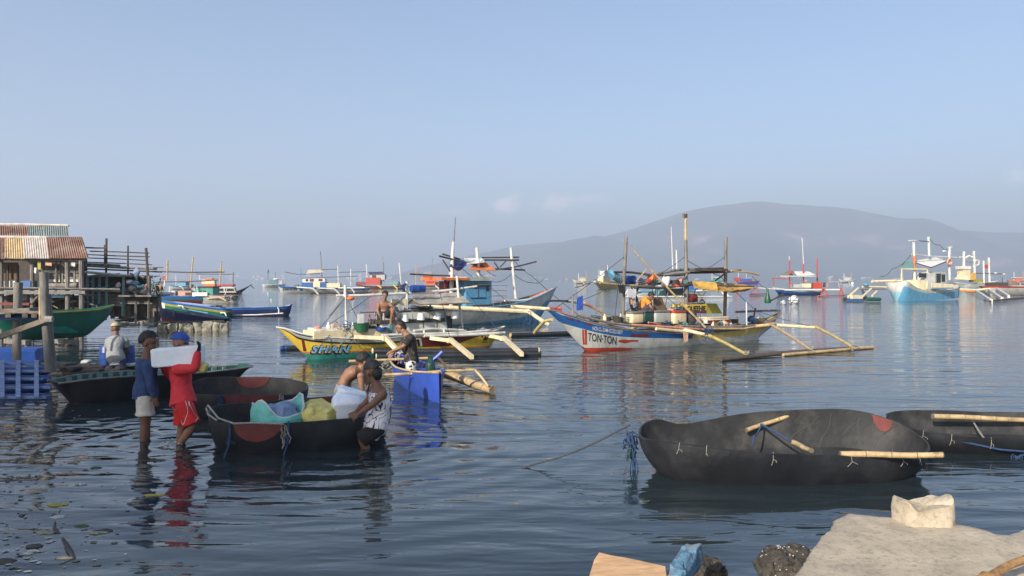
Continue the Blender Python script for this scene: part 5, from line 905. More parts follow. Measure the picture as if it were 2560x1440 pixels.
person("person in an orange shirt crouching on the cluttered deck of the white and blue boat", fp,
       dict(head=(1628, 741, -.10), neck=(1621, 748, -.04), shR=(1619, 754, -.18), shL=(1622, 752, .14), hipR=(1607, 774, -.10), hipL=(1608, 774, .10), elR=(1628, 768, -.25), wrR=(1634, 776, -.2), elL=(1628, 768, .2), wrL=(1636, 775, .1),
            knR=(1629, 762, -.14), anR=(1622, 780, -.16), knL=(1630, 762, .12), anL=(1624, 780, .1)), (.8, -.2, -.6), 'skin', 'orangecl', 'dgreycl', sleeve=.5, vox=.012, bend=V((-.06, 0, .06)), shortlen=.7, hem=-.1, headr=.95)
# ---------------------------------------------------------------- unseen building added behind the left shoulder, placed and sized to shade the near shore
SH = math.atan2(-.55, .83); nq, dq = V((-.83, .55, 0)), V((.55, .83, 0)); fZ = Fr(dq * -34.0 + nq * 12.6, SH); Z = thing("unseen_shade_building", "plain six storey building out of view behind the left, added to shade the landing", "building", fZ)
part("wall", MB().bb((-6.4, -4, -.5), (6.4, 4, 19.55)), 'grey', Z); part("roof", MB().bb((-6.5, -4.2, 19.553), (6.5, 4.1, 19.9)), 'corr_w', Z)
for k in range(24):
    x, z = -5 + (k % 4) * 2.8, 1.6 + 2.9 * (k // 4); w_ = part("window", MB().bb((x, 3.99, z), (x + 1.4, 4.06, z + 1.4)), 'glass', Z); part("sill", MB().bb((x - .1, 4.0, z - .1), (x + 1.5, 4.2, z - .003)), 'palegrey', w_)
part("door", MB().bb((6.4, -1, -.1), (6.46, .1, 2.1)), 'dwood', Z)

# ---------------------------------------------------------------- stilt house and what stands round it
fK = Fr((-17.2, 28, 0)); K = thing("stilt_house", "weathered stilt house with rusty corrugated roofs standing over the water at the left", "house", fK)
def kp(nm, o, mk, par=None): return part(nm, o, mk, par or K)
def corr(fr, tl, tr, br, bl, period=.085, amp=.018, th=.006):
    q = [fr.pt(*p) for p in (tl, tr, br, bl)]; L = (q[2] - q[3]).length; n = max(8, int(L / period * 8)); g = []
    for i in range(5):
        v = i / 4; g.append([(q[0] * (1 - u) + q[1] * u) * (1 - v) + (q[3] * (1 - u) + q[2] * u) * v + V((0, -.3, 1)) * amp * math.sin(u * L / period * 2 * math.pi) for u in [j / n for j in range(n + 1)]])
    return MB().sheet(g, th)
for x0, x1, t0, t1, mk in ((-60, 14, -55, 13, 'corr_r'), (13, 62, 12, 58, 'corr_c'), (61, 124, 57, 117, 'corr_w'), (122, 160, 116, 151, 'corr_r'), (158, 222, 150, 205, 'corr_r')): kp("roof_sheet", corr(fK, (t0, 592, .9), (t1, 592, .9), (x1, 645 + (x1 % 3), -.6), (x0, 645, -.6)), mk)
for x0, x1, mk in ((-60, 72, 'corr_r'), (70, 112, 'corr_g'), (110, 172, 'corr_g')): kp("roof_sheet", corr(fK, (x0, 564, 2.2), (x1 - 3, 564, 2.2), (x1, 590, .95), (x0, 589, .95)), mk)
kp("ridge_cap", tubep(fK, [(-60, 561, 2.2), (60, 561, 2.2), (172, 564, 2.2)], 3, 6), 'corr_w'); kp("roof_flashing", quadp(fK, [(-60, 588, .93), (120, 590, .93), (120, 595, .82), (-60, 593, .82)], .02, 4), 'corr_w')
for x, y0, y1, ya, r in ((3, 650, 845, -.3, 5), (80, 650, 842, -.2, 5), (168, 652, 846, -.3, 5.5), (203, 650, 846, -.4, 6), (140, 650, 730, 0, 2), (105, 655, 735, 0, 2.5)): kp("post", tubep(fK, [(x, y1, ya), (x + 1, (y0 + y1) / 2, ya), (x, y0, ya)], r, 8), 'gwood')
for k in range(7): kp("wall_board", boxp(fK, 112 - 3 * (k % 2), 654 + 7.4 * k, 201, 660.6 + 7.4 * k, .3 + .02 * (k % 2), .36), 'gwood' if k % 3 else 'palegrey')
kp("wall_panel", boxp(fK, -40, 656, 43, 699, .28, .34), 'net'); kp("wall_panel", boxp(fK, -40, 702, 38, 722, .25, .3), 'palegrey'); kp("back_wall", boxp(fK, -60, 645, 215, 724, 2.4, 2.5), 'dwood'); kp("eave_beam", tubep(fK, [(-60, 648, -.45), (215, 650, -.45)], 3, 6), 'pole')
for k in range(5): kp("floor_plank", boxp(fK, -60, 720 + .3 * k, 214 - 5 * (k % 2), 724 + .3 * k, -.5 + .35 * k, -.19 + .35 * k), 'gwood')
kp("floor_beam", boxp(fK, -60, 727, 212, 735, -.52, -.40), 'gwood'); kp("floor_rail", tubep(fK, [(-60, 719, -.55), (100, 720, -.55), (300, 723, -.5)], 2, 6), 'gwood')
for k in range(9): kp("under_floor_backing", boxp(fK, -60 + 31 * k, 738 + 4 * (k % 3), -34 + 31 * k, 800 + 5 * (k % 2), 1.2 + .1 * (k % 2), 1.3 + .1 * (k % 2)), 'dwood')  # dark backing added under the floor to give the gloom there
for k in range(26): kp("dark_backing_board", boxp(fK, -60 + 10.6 * k, 737 + rng.uniform(-2, 4), -50.5 + 10.6 * k, 842 + rng.uniform(-18, 3), 1.7 + .02 * (k % 3), 1.78 + .02 * (k % 3)), rng.choice(('dwood', 'dwood', 'wood')))  # full-width dark backing added behind the open stilts as a mass of shade
for k in range(8): x = 8 + 25 * k; kp("stilt", tubep(fK, [(x + rng.uniform(-4, 4), 846, rng.uniform(.2, 1.4)), (x, 736, rng.uniform(.2, 1.4))], rng.uniform(1.8, 3), 6), rng.choice(('gwood', 'dwood', 'pole')))
kp("brace", tubep(fK, [(78, 760, -.35), (97, 738, -.35)], 3, 7), 'wood'); kp("shelf", boxp(fK, 118, 738, 160, 744, -.3, .2), 'sky'); kp("knee_brace", tubep(fK, [(150, 655, -.3), (168, 672, -.3)], 2, 6), 'pole'); kp("knee_brace", tubep(fK, [(184, 655, -.3), (168, 672, -.3)], 2, 6), 'pole')
for k in range(16):
    x = rng.uniform(-10, 210); y = rng.uniform(738, 782); x2 = x + rng.uniform(-30, 45); y2 = y + rng.uniform(-6, 26); kp("under_floor_pole", tubep(fK, [(x, y, rng.uniform(-.2, 1)), (x2, y2, rng.uniform(-.2, 1))], rng.uniform(1.2, 3), 6), rng.choice(('gwood', 'dwood', 'wood', 'bamboo', 'tealpost')))
for k in range(10):
    x = rng.uniform(0, 205); kp("wall_batten", boxp(fK, x, rng.uniform(652, 668), x + rng.uniform(2, 5), 720, .12, .17), rng.choice(('gwood', 'dwood', 'wood')))
for k in range(9):
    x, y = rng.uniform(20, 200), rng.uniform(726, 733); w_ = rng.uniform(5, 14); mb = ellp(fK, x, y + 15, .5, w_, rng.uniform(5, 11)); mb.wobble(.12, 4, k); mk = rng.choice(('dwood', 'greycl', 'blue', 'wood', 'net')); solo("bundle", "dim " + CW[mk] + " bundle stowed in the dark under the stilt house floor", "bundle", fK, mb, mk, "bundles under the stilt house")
mb = boxp(fK, 52, 702, 76, 718, -.3, .1); solo("crate", "blue plastic crate on the stilt house floor", "crate", fK, mb, 'blue')
mb = tubep(fK, [(122, 714, -.2), (180, 713, -.25), (194, 713, -.25)], 6, 10); solo("pipe", "grey length of pipe lying along the stilt house floor", "pipe", fK, mb, 'gwood')
for (x, y, w_, h), mk, lb in (((98, 664, 9, 20), 'olive', "yellowish cloth hanging under the stilt house eave"), ((88, 676, 6, 14), 'palegrey', "pale cloth hanging beside the yellowish one"), ((122, 660, 16, 10), 'pinkcl', "pink cloth drying along the boarded wall"), ((184, 660, 10, 12), 'whitecl', "white cloth drying at the corner post")): cloth(fK, [(x - w_ / 2, y - h / 2, -.35), (x + w_ / 2, y - h / 2, -.35), (x + w_ / 2 - 1, y + h / 2, -.35), (x - w_ / 2, y + h / 2 - 2, -.35)], mk, "hanging_cloth", lb, "cloth", .01, .02)
fN = Fr((-15.2, 30, 0)); N_ = thing("stilt_annex", "low teal posted stilt platform heaped with junk, right of the rusty roofed house", "platform", fN)
def np_(nm, o, mk): return part(nm, o, mk, N_)
for x, y1 in ((230, 772), (246, 740), (264, 773), (306, 770), (216, 790), (338, 790), (370, 790)): np_("post", tubep(fN, [(x + 1, y1 + 20, -.5), (x + 3, 690, -.5)], 3.6 if x < 330 else 3, 4), 'tealpost' if x < 330 else 'gwood')
np_("roof_slab", boxp(fN, 214, 688, 316, 692, -.7, 1.5), 'gwood'); np_("shelf", boxp(fN, 205, 725, 300, 729, -.6, .4), 'gwood'); np_("back_panel", boxp(fN, 214, 692, 375, 770, 1.3, 1.4), 'dwood')
for k in range(4): np_("wall_board", boxp(fN, 218, 735 + 8 * k, 302 + 3 * (k % 2), 742 + 8 * k, -.2, -.14), 'gwood')
for k in range(19): np_("dark_backing_board", boxp(fN, 206 + 10 * k, 760 + rng.uniform(-4, 6), 215.4 + 10 * k, 800 + rng.uniform(-12, 8), .6 + .03 * (k % 3), .66 + .03 * (k % 3)), rng.choice(('dwood', 'dwood', 'wood', 'gwood')))  # mostly dark boards added to fill the annex's lower zone
for k in range(14): x, y = rng.uniform(222, 372), rng.uniform(694, 756); np_("loose_board", tubep(fN, [(x, y, rng.uniform(-.5, .8)), (x + rng.uniform(-26, 30), y + rng.uniform(-14, 20), rng.uniform(-.5, .8))], rng.uniform(1, 2.6), 4), rng.choice(('gwood', 'dwood', 'wood', 'tealpost')))
np_("deck", boxp(fN, 295, 738, 378, 742, -.8, .8), 'gwood'); np_("deck_skirt", boxp(fN, 308, 744, 372, 757, -.5, -.44), 'dwood'); np_("lower_beam", boxp(fN, 300, 757, 380, 760, -.5, -.3), 'gwood'); np_("lattice", boxp(fN, 372, 742, 398, 778, -.2, .0), 'wood')
for (px, py, rx, ry), mk, lb in (((331, 722, 9, 8), 'greycl', "grey bundle heaped on the annex deck"), ((342, 708, 9, 6), 'sky', "blue bundle on top of the annex junk"), ((325, 706, 6, 6), 'whitecl', "white bag beside the blue bundle"), ((352, 716, 10, 4), 'cyan', "pale curved sheet on the right of the annex junk"), ((345, 730, 14, 8), 'dwood', "dark heap under the bundles on the annex"), ((285, 722, 12, 5), 'wood', "brown goods on the annex shelf"), ((248, 722, 5, 4), 'palegrey', "small pale box on the annex shelf"), ((312, 735, 8, 5), 'net', "brown net heap at the front of the annex deck"), ((358, 730, 8, 9), 'greycl', "grey sack at the right end of the annex deck"), ((366, 718, 5, 6), 'pinkcl', "small peach bundle above the grey sack"), ((296, 714, 6, 7), 'white', "white bag hanging by the right teal post"), ((340, 664 + 18, 6, 12), 'bluecl', "blue cloth cone hanging on the rack rails")):
    mb = ellp(fN, px, py, -.4, rx, ry); mb.wobble(.09, 5, px); solo("bundle", lb, "bundle", fN, mb, mk)
rk = thing("drying_rack", "tall rack of horizontal rails on leaning posts above the teal posted platform", "rack", fN)
for pts, r in (([(265, 700, .2), (266, 640, .2), (266, 596, .2)], 2.6), ([(320, 690, .2), (320, 640, .2), (320, 614, .2)], 2), ([(373, 745, -.3), (369, 680, -.3), (365, 620, -.3)], 3.2), ([(262, 665, .2), (262, 612, .2)], 2)): part("post", tubep(fN, pts, r, 6), 'pole', rk)
for x0, y0, x1, y1, r, mk in ((212, 619, 268, 620, 2, 'pole'), (225, 628, 372, 633, 1.6, 'pole'), (215, 636, 374, 642, 1.6, 'pole'), (222, 645, 366, 651, 1.4, 'pole'), (212, 655, 380, 662, 1.4, 'pole'), (212, 664, 392, 672, 3.4, 'gwood'), (214, 660, 300, 664, 3, 'gwood'), (215, 672, 405, 680, 2, 'dwood'), (212, 680, 330, 690, 3.4, 'palegrey'), (325, 684, 375, 697, 2.6, 'gwood'), (215, 694, 400, 690, 1.2, 'pole'), (215, 690, 300, 684, 1.4, 'dwood'), (330, 668, 408, 669, 1.1, 'pole')): part("rail", tubep(fN, [(x0, y0, 0), ((x0 + x1) / 2, (y0 + y1) / 2 + rng.uniform(-1, 1), 0), (x1, y1, 0)], r, 5), mk, rk)
mb = MB(); c = fN.pt(392, 726, -.2)
for _ in range(260):
    d = V([rng.gauss(0, 1) for _ in range(3)]).normalized() * rng.uniform(.1, 1); p = c + V((d.x * .32, d.y * .4, d.z * .55 + .05)); a = V([rng.uniform(-1, 1) for _ in range(3)]).normalized() * .06; b = V([rng.uniform(-1, 1) for _ in range(3)]).normalized() * .03; mb.add([p - a, p + b, p + a, p - b], [(0, 1, 2, 3)])
pl = thing("shrub", "small green shrub growing at the end of the junk platform", "shrub", Fr(fN.M @ V((c.x, c.y, .8)))); 
for p in mb.v: p -= V((c.x, c.y, .8))
part("leaves", mb, 'leaf', pl, smooth=False); part("stem", MB().tube([(0, 0, 0), (.03, 0, .5), (0, .02, .9)], [.03, .02, .01], 6), 'dwood', pl)
# foreground piles and platform
f1 = Fr((-9.2, 15.2, 0)); T1 = thing("mooring_pile", "tall weathered grey pile split down its length with a lashed diagonal brace", "pile", f1)
mb = MB().tube([f1.p(123, 930, 15), f1.p(117, 840, 15), f1.p(112, 760, 15), f1.p(109, 681, 15)], [.075, .07, .075, .082], 14); mb.wobble(.02, 5); part("pole", mb, 'gwood', T1)
mb = MB().tube([f1.p(135, 930, 15.1), f1.p(128, 840, 15.1), f1.p(122, 735, 15.1)], [.05, .045, .04], 10); mb.wobble(.02, 5); part("pole", mb, 'gwood', T1)
part("brace", MB().beam(f1.p(-40, 856, 15.2), f1.p(122, 797, 14.85), .06, .10), 'wood', T1); part("lashing", MB().tube([f1.p(112, 796, 14.86), f1.p(132, 797, 14.86)], .05, 8).tube([f1.p(112, 801, 14.86), f1.p(132, 800, 14.86)], .045, 8), 'rope', T1); part("side_pole", MB().tube([f1.p(101, 800, 15.1), f1.p(100, 720, 15.1)], .025, 6), 'bamboo', T1)
f2 = Fr((-10.8, 17, 0)); mb = MB().tube([f2.p(42, 900, 17), f2.p(44, 800, 17), f2.p(46, 706, 17)], [.09, .085, .09], 12); mb.wobble(.02, 5); solo("mooring_pile", "shorter thick grey pile left of the split one", "pile", f2, mb, 'gwood')
T2 = thing("plank_walkway", "weathered plank walkway end with a red rail over a blue board, far left", "walkway", f2); part("plank", MB().beam(f2.p(-60, 781, 16.5), f2.p(92, 774, 16.5), .5, .09), 'gwood', T2); part("plank", MB().beam(f2.p(-60, 772, 16.3), f2.p(120, 783, 16.3), .12, .06), 'wood', T2); part("rail", MB().beam(f2.p(-60, 759, 17.3), f2.p(75, 760, 17.3), .05, .06), 'dred', T2); part("side_board", MB().beam(f2.p(-60, 795, 16.8), f2.p(102, 791, 16.8), .06, .14), 'blue', T2)
for px in (20, 62, 85): part("joist", MB().beam(f2.p(px, 788, 16.2), f2.p(px, 788, 17.2), .10, .10), 'wood', T2)
f3 = fr2((-60, 905), (112, 903)); mb = MB(); a, b = f3.pt(-60, 883, 0), f3.pt(108, 884, 0); mb.loft([[V((a.x + (b.x - a.x) * t, y, z)) for y, z in ((-.35, .02), (.35, .02), (.42, .34), (.3, .36), (-.3, .36), (-.42, .3))] for t in (0, .3, .6, .9, 1)]); mb.wobble(.02, 3); solo("float_box", "long bright blue box float lying behind the slatted raft", "float", f3, mb, 'bplastic')
f4 = Fr((-8.9, 14.4, 0)); T4 = thing("slatted_raft", "small raft of blue drums under a lattice of blue slats, bottom left shore", "raft", f4)
def rp(px, t): return f4.L(W(px, 993, .06).lerp(W(px, 908, .42), t))
for t in (.0, .26, .50, .74, .98): part("slat", MB().beam(rp(-60, t), rp(118 + 12 * math.sin(t * 9), t), .05, .045), 'bluecl', T4)
for px in (6, 46, 92): part("cross_slat", MB().beam(rp(px, -.06) + V((0, -.01, .035)), rp(px, 1.03) + V((0, -.01, .035)), .075, .03), 'bluecl', T4)
for t in (.12, .38, .64, .9): part("float_drum", MB().tube([rp(-60, t) - V((0, 0, .11)), rp(30, t) - V((0, 0, .11)), rp(112, t) - V((0, 0, .10)), rp(126, t) - V((0, 0, .10))], [.085, .085, .085, .05], 12), 'bplastic', T4)
# boats moored round the house
fQ = fr2((40, 872), (224, 858)); Q = thing("outrigger_boat", "dark green boat with yellow rim moored against the stilt house", "boat", fQ, "moored boats on the left")
hQ = Hull(fQ, [(20, 782, .5), (100, 783, .55), (180, 779, .5), (240, 775, .35), (268, 769, .2)], [(-30, 790), (30, 848)], [(285, 763), (268, 796), (222, 836)], .22, .42); part("hull", hQ.mesh([(0, None)], inner=0, floor=.2), ['green'], Q); part("gunwale", hQ.rail(.03, -1), 'olive', Q); part("gunwale", hQ.rail(.03, 1), 'green', Q); hull_patch(hQ, Q, [(130, 818), (165, 816), (195, 828)], [(130, 833), (165, 834), (194, 832)], 'teal', "paint_patch")
fQ2 = fr2((292, 806), (402, 800))
for px in (70, 190): part("cradle_beam", MB().beam(fQ.pt(px, 848, -.5) + V((0, 0, -.1)), fQ.pt(px, 848, -.5) + V((0, 1.2, -.1)), .16, .14).beam(fQ.pt(px, 850, -.4) + V((0, 0, -.6)), fQ.pt(px, 850, -.4), .14, .14), 'gwood', Q)
q2 = thing("canoe", "low dark green canoe lying along the rubble under the platform", "boat", fQ2, "moored boats on the left"); h2 = Hull(fQ2, [(310, 797, .3), (350, 791, .35), (385, 786, .25)], [(285, 800), (292, 806)], [(402, 783), (402, 800)]); part("hull", h2.mesh([(0, None)], inner=0, floor=.1), ['dgreen'], q2); part("gunwale", h2.rail(.03, -1), 'gwood', q2)
f5 = fr2((400, 830), (572, 826)); T5 = thing("foam_raft", "row of dirty foam blocks and rubble floating under the dark blue canoe", "raft", f5)
for x0, x1, y0 in ((396, 420, 812), (418, 448, 808), (446, 476, 806), (474, 486, 810), (484, 506, 806), (504, 532, 804), (530, 552, 806), (550, 571, 808)):
    mb = MB(); a, b = f5.pt(x0, y0, 0), f5.pt(x1, 832, 0); rblock(mb, (a + b) / 2, (abs(b.x - a.x) * 1.02, .7, abs(a.z - b.z)), None, .3, 26, 16); mb.wobble(.09, 4, x0); mb.wobble(.04, 11, x0); part("foam_block", mb, 'styro', T5)
part("top_planks", MB().beam(f5.pt(395, 806, 0), f5.pt(560, 803, .1), .3, .06), 'dwood', T5)
for k in range(14):
    mb = MB(); c = W(288 + 9 * k, 813 + rng.uniform(-4, 4)); rblock(mb, c + V((0, 0, .05)), (rng.uniform(.2, .4), .3, rng.uniform(.12, .25)), None, .6, 12, 8); mb.wobble(.06, 5, k); solo("foam_piece", "dirty foam lump in the row along the waterline below the platform", "foam", WF, mb, 'styro', "foam lumps under the platform")

# ---------------------------------------------------------------- generic builder for the boats farther out
def fboat(label, at, head, sheer, left, right, beam, bands, items, group="boats moored in the bay", name="outrigger_boat", deck='wood', p=.5, rail=None):
    fr = Fr(W(*at), R(head)); T = thing(name, label, "boat", fr, group); n = len(sheer)
    h = Hull(fr, [(x, y, beam * (.35 + .65 * math.sin(math.pi * (i + 1) / (n + 1)))) for i, (x, y) in enumerate(sheer)], left, right, -.3, p); mats = [b[0] for b in bands]; d = fr.mpp(*at); bl = []
    for i, (m, up) in enumerate(bands): bl.append((i, None if up is None else (lambda x, u=up: h.zg(x) - u * d if u > 0 else -u * d)))
    part("hull", h.mesh(bl, n=30, nb=2, deck=(len(mats), .08)), mats + [deck], T); part("gunwale", h.rail(max(.03, .6 * d), -1, n=20), rail or mats[-1], T)
    for it in items:
        k, nm, mk = it[:3]
        if k == 't': mb = tubep(fr, it[4], it[3], 6)
        elif k == 'b': mb = boxp(fr, *it[3])
        elif k == 'q': mb = quadp(fr, it[3], .05, 6, it[4] if len(it) > 4 else 0)
        elif k == 'e': mb = ellp(fr, *it[3])
        elif k == 'w':
            mb = MB(); a, b = fr.wz(*it[3][0], .1), fr.wz(*it[3][1], .1); mb.tube([a, b], it[4] * d, 8)
        elif k == 's': a, b = fr.pt(*it[3]), fr.wz(*it[4], .12); mb = MB().beam(a, b, it[5] * d * 2, it[5] * d * 2)
        part(nm, mb, mk, T)
    return T, h, fr
M_ = lambda x0, y0, x1, y1, r, mk='white', y=0, nm="mast": ('t', nm, mk, r, [(x0, y0, y), ((x0 + x1) / 2, (y0 + y1) / 2, y), (x1, y1, y)])
B_ = lambda x0, y0, x1, y1, mk, ya=-.6, yb=.6, nm="cabin": ('b', nm, mk, (x0, y0, x1, y1, ya, yb))
# left group
T, h, fr = fboat("long dark navy canoe with a pale blue rim, right of the left cluster of boats", (650, 789), 8, [(590, 770), (640, 769), (690, 768), (715, 767)], [(560, 772), (572, 789)], [(731, 761), (724, 786)], .45, [('navy', 5), ('blue', None)], [('t', "outrigger_float", 'white', 1.6, [(580, 788, -1.2), (640, 787, -1.2), (708, 783, -1.2)]), ('t', "outrigger_boom", 'white', 1.6, [(694, 768, -.4), (697, 774, -.9), (697, 784, -1.2)]), B_(628, 768, 656, 770, 'white', -.3, .3, "seat_board"), ('t', "bow_rail", 'white', .8, [(714, 764, 0), (730, 762, 0)])], "moored boats on the left", "canoe")
T, h, fr = fboat("blue and yellow striped green boat with a white bow, above the dark blue canoe", (500, 792), -14, [(420, 755), (450, 759), (490, 764), (530, 769), (560, 772)], [(400, 749), (410, 782)], [(579, 772), (572, 795)], .55, [('green', 10), ('olive', 5), ('blue', None)], [('t', "outrigger_boom", 'white', 1.8, [(445, 764, -.4), (456, 765, -.8), (459, 770, -1)]), ('t', "outrigger_boom", 'white', 1.8, [(552, 782, -.4), (562, 782, -.8), (566, 790, -1)]), ('t', "pole", 'sky', 1.4, [(455, 772, -.7), (520, 783, -.7)]), B_(525, 764, 540, 768, 'navy', -.3, .3, "engine_box")], "moored boats on the left"); hull_patch(h, T, [(402, 755), (411, 758)], [(407, 770), (413, 772)], 'white', "bow_patch")
T, h, fr = fboat("dark blue canoe resting over the foam raft", (490, 812), -14, [(410, 776), (450, 783), (500, 791), (540, 796), (565, 798)], [(388, 766), (402, 790)], [(578, 794), (562, 808)], .42, [('dred', 19), ('navy', None)], [('t', "outrigger_float", 'sky', 1.8, [(440, 772, -.7), (480, 778, -.7), (570, 795, -.7)]), ('t', "outrigger_boom", 'gwood', 2, [(433, 772, -.45), (434, 790, -.5)])], "moored boats on the left", "canoe")
T, h, fr = fboat("blue sided outrigger boat with green and maroon bands in the left cluster", (460, 757), 3, [(400, 740), (440, 741), (480, 742), (510, 743), (530, 744)], [(385, 738), (395, 752)], [(560, 745), (540, 757)], .8, [('dred', 9), ('green', 6), ('blue', None)], [B_(398, 731, 440, 739, 'navy', -.3, .4, "engine_box"), B_(428, 727, 438, 739, 'palegrey', -.3, .3), B_(445, 728, 478, 739, 'pink', -.4, .4), ('b', "side_panel", 'dwood', (463, 731, 477, 738, -.43, -.405)), ('t', "outrigger_boom", 'bamboo', 1.8, [(520, 747, -.8), (548, 743, -1.3), (566, 752, -1.8)]), M_(409, 735, 413, 700, 2), M_(424, 735, 424, 715, 1.4), B_(388, 716, 402, 727, 'orange', -.3, .3, "float"), M_(418, 700, 419, 651, 2.2, 'bamboo'), ('t', "pole", 'pole', 1.8, [(375, 678, 0), (470, 681, 0), (561, 680, 0)]), ('t', "pole", 'pole', 1.5, [(400, 705, 0), (470, 704, 0), (545, 700, 0)]), ('b', "flag", 'red', (406, 690, 412, 701, -.02, .02))], "moored boats on the left")
T, h, fr = fboat("green cabin boat with large black registration letters on its pale bow", (535, 757), -4, [(490, 735), (520, 737), (550, 738), (580, 737)], [(470, 736), (480, 750)], [(601, 735), (596, 755)], .9, [('palegrey', 1), ('dred', None)], [B_(487, 719, 532, 741, 'teal', -.7, .6), ('b', "window", 'glass', (498, 726, 504, 732, -.73, -.705)), ('b', "window", 'glass', (508, 726, 514, 732, -.73, -.705)), ('b', "roof", 'dwood', (485, 716, 532, 719, -.8, .8)), B_(480, 731, 518, 740, 'white', -.95, -.8, "box"), M_(495, 737, 492, 716, 1.2, 'white', -.9), M_(561, 742, 567, 722, 1, 'white', -.8)], "moored boats on the left"); hull_text(h, T, "DD 4229", (562, 752), (597, 750), 11, 'black', offset=.03, out=.03)
T, h, fr = fboat("white boat with a red roofed shelter and an upswept dark bow", (580, 734), 6, [(540, 728), (570, 729), (592, 727), (612, 720)], [(528, 728), (535, 733)], [(631, 710), (605, 731)], .9, [('dred', 4), ('dgreen', None)], [('b', "roof", 'red', (543, 711, 582, 716, -.8, .8)), ('b', "shelter_wall", 'glass', (548, 720, 586, 729, -.5, .5)), ('t', "shelter_frame", 'white', 1.8, [(541, 730, -.8), (544, 720, -.8), (585, 720, -.8), (588, 730, -.8)]), ('t', "shelter_post", 'white', 1.6, [(561, 730, -.8), (561, 720, -.8)]), ('t', "anchor_arm", 'pole', 1.2, [(627, 713, 0), (632, 719, 0), (636, 721, 0)]), ('b', "side_band", 'white', (530, 729, 590, 731, -.95, -.9)), M_(550, 712, 553, 652, 1.8, 'bamboo'), ('q', "furled_sail", 'otarp', [(548, 672, 0), (556, 674, 0), (561, 681, 0), (550, 677, 0)]), M_(583, 718, 583, 680, 1.2, 'gwood'), ('t', "pole", 'pole', 1, [(490, 685, 0), (586, 686, 0)])], "moored boats on the left")
T, h, fr = fboat("small cream cabin boat between the green cabin boat and the masts", (512, 728), 5, [(490, 722), (515, 722), (535, 722)], [(478, 722), (484, 727)], [(548, 720), (543, 727)], .9, [('white', None)], [B_(504, 699, 536, 710, 'cream', -.6, .6), ('b', "roof", 'orange', (512, 696, 530, 699, -.7, .7)), B_(510, 710, 537, 720, 'orange', -.65, .6, "lower_cabin"), M_(476, 720, 483, 642, 1.8, 'bamboo'), M_(500, 700, 500, 688, 1.5)], "moored boats on the left")
# middle distance
T, h, fr = fboat("small far white boat with a grey green cabin, leftmost in the open bay", (684, 718), 12, [(665, 712), (680, 712), (695, 711)], [(655, 711), (658, 718)], [(716, 710), (712, 717)], 1.4, [('white', None)], [B_(672, 700, 692, 712, 'tealpost', -1, 1), ('e', "canopy", 'white', (690, 698, 0, 7, 3)), M_(670, 700, 670, 676, .6, 'pole'), ('b', "flag", 'navy', (669, 675, 672, 682, 0, .1)), M_(688, 700, 688, 680, .6, 'pole'), B_(698, 702, 706, 712, 'palegrey', -.8, .8)])
T, h, fr = fboat("blue and white outrigger boat with a lettered bow and a cream canopy", (805, 732), 5, [(705, 716), (740, 718), (800, 719), (860, 720), (900, 721)], [(694, 712), (701, 730)], [(926, 722), (915, 729)], 1.7, [('white', -3), ('palegrey', 4), ('blue', None)], [B_(754, 706, 790, 718, 'blue', -1, 1), B_(783, 705, 800, 718, 'cream', -1.1, .9), B_(800, 705, 815, 718, 'blue', -1, 1), B_(756, 696, 812, 706, 'white', -.9, .9, "upper_cabin"), B_(812, 708, 850, 719, 'cream', -.9, .9), ('b', "window", 'glass', (764, 698, 770, 703, -.95, -.92)), ('b', "window", 'dred', (774, 697, 784, 704, -.95, -.92)), ('b', "window", 'dred', (796, 697, 806, 703, -.95, -.92)), ('q', "canopy", 'cream', [(770, 674, 1), (803, 674, 1), (808, 680, -1.2), (766, 684, -1.2)]), ('t', "pole", 'pole', .9, [(712, 680, 0), (745, 686, 0), (800, 684, 0)]), M_(752, 720, 752, 668, 1.1, 'sky'), M_(806, 706, 801, 628, 1.1, 'gwood'), M_(846, 712, 845, 664, 1.4), M_(877, 714, 877, 672, 1.2), ('t', "pole", 'pole', .9, [(755, 696, -.9), (895, 690, -.9)]), ('t', "pole", 'pole', .9, [(805, 674, 0), (846, 673, 0)]), ('t', "outrigger_boom", 'white', 1.6, [(742, 718, -1.5), (785, 721, -2.6)]), ('s', "outrigger_strut", 'white', (783, 721, -2.6), (795, 735), 1.2), ('t', "outrigger_boom", 'white', 1.4, [(790, 720, -1.5), (838, 722, -2.6)]), ('s', "outrigger_strut", 'white', (836, 722, -2.6), (848, 734), 1.1), ('t', "outrigger_boom", 'white', 1.4, [(845, 720, -1.5), (880, 720, -2.6)]), ('s', "outrigger_strut", 'white', (878, 720, -2.6), (886, 732), 1.1), ('t', "outrigger_boom", 'white', 1.4, [(880, 720, -1.4), (912, 719, -2.6)]), ('s', "outrigger_strut", 'white', (910, 719, -2.6), (921, 730), 1.1), ('w', "outrigger_float", 'pole', ((776, 734), (928, 731)), 1.2), ('e', "tender", 'white', (846, 714, 0, 10, 3)), B_(735, 712, 745, 716, 'gwood', -.5, .5, "deck_gear")]); hull_text(h, T, "ZAM-01288", (706, 726), (742, 725), 6, 'navy', offset=.03, out=.05)
hull_patch(h, T, [(746, 719), (756, 719)], [(750, 727), (758, 727)], 'blue', "paint_band")
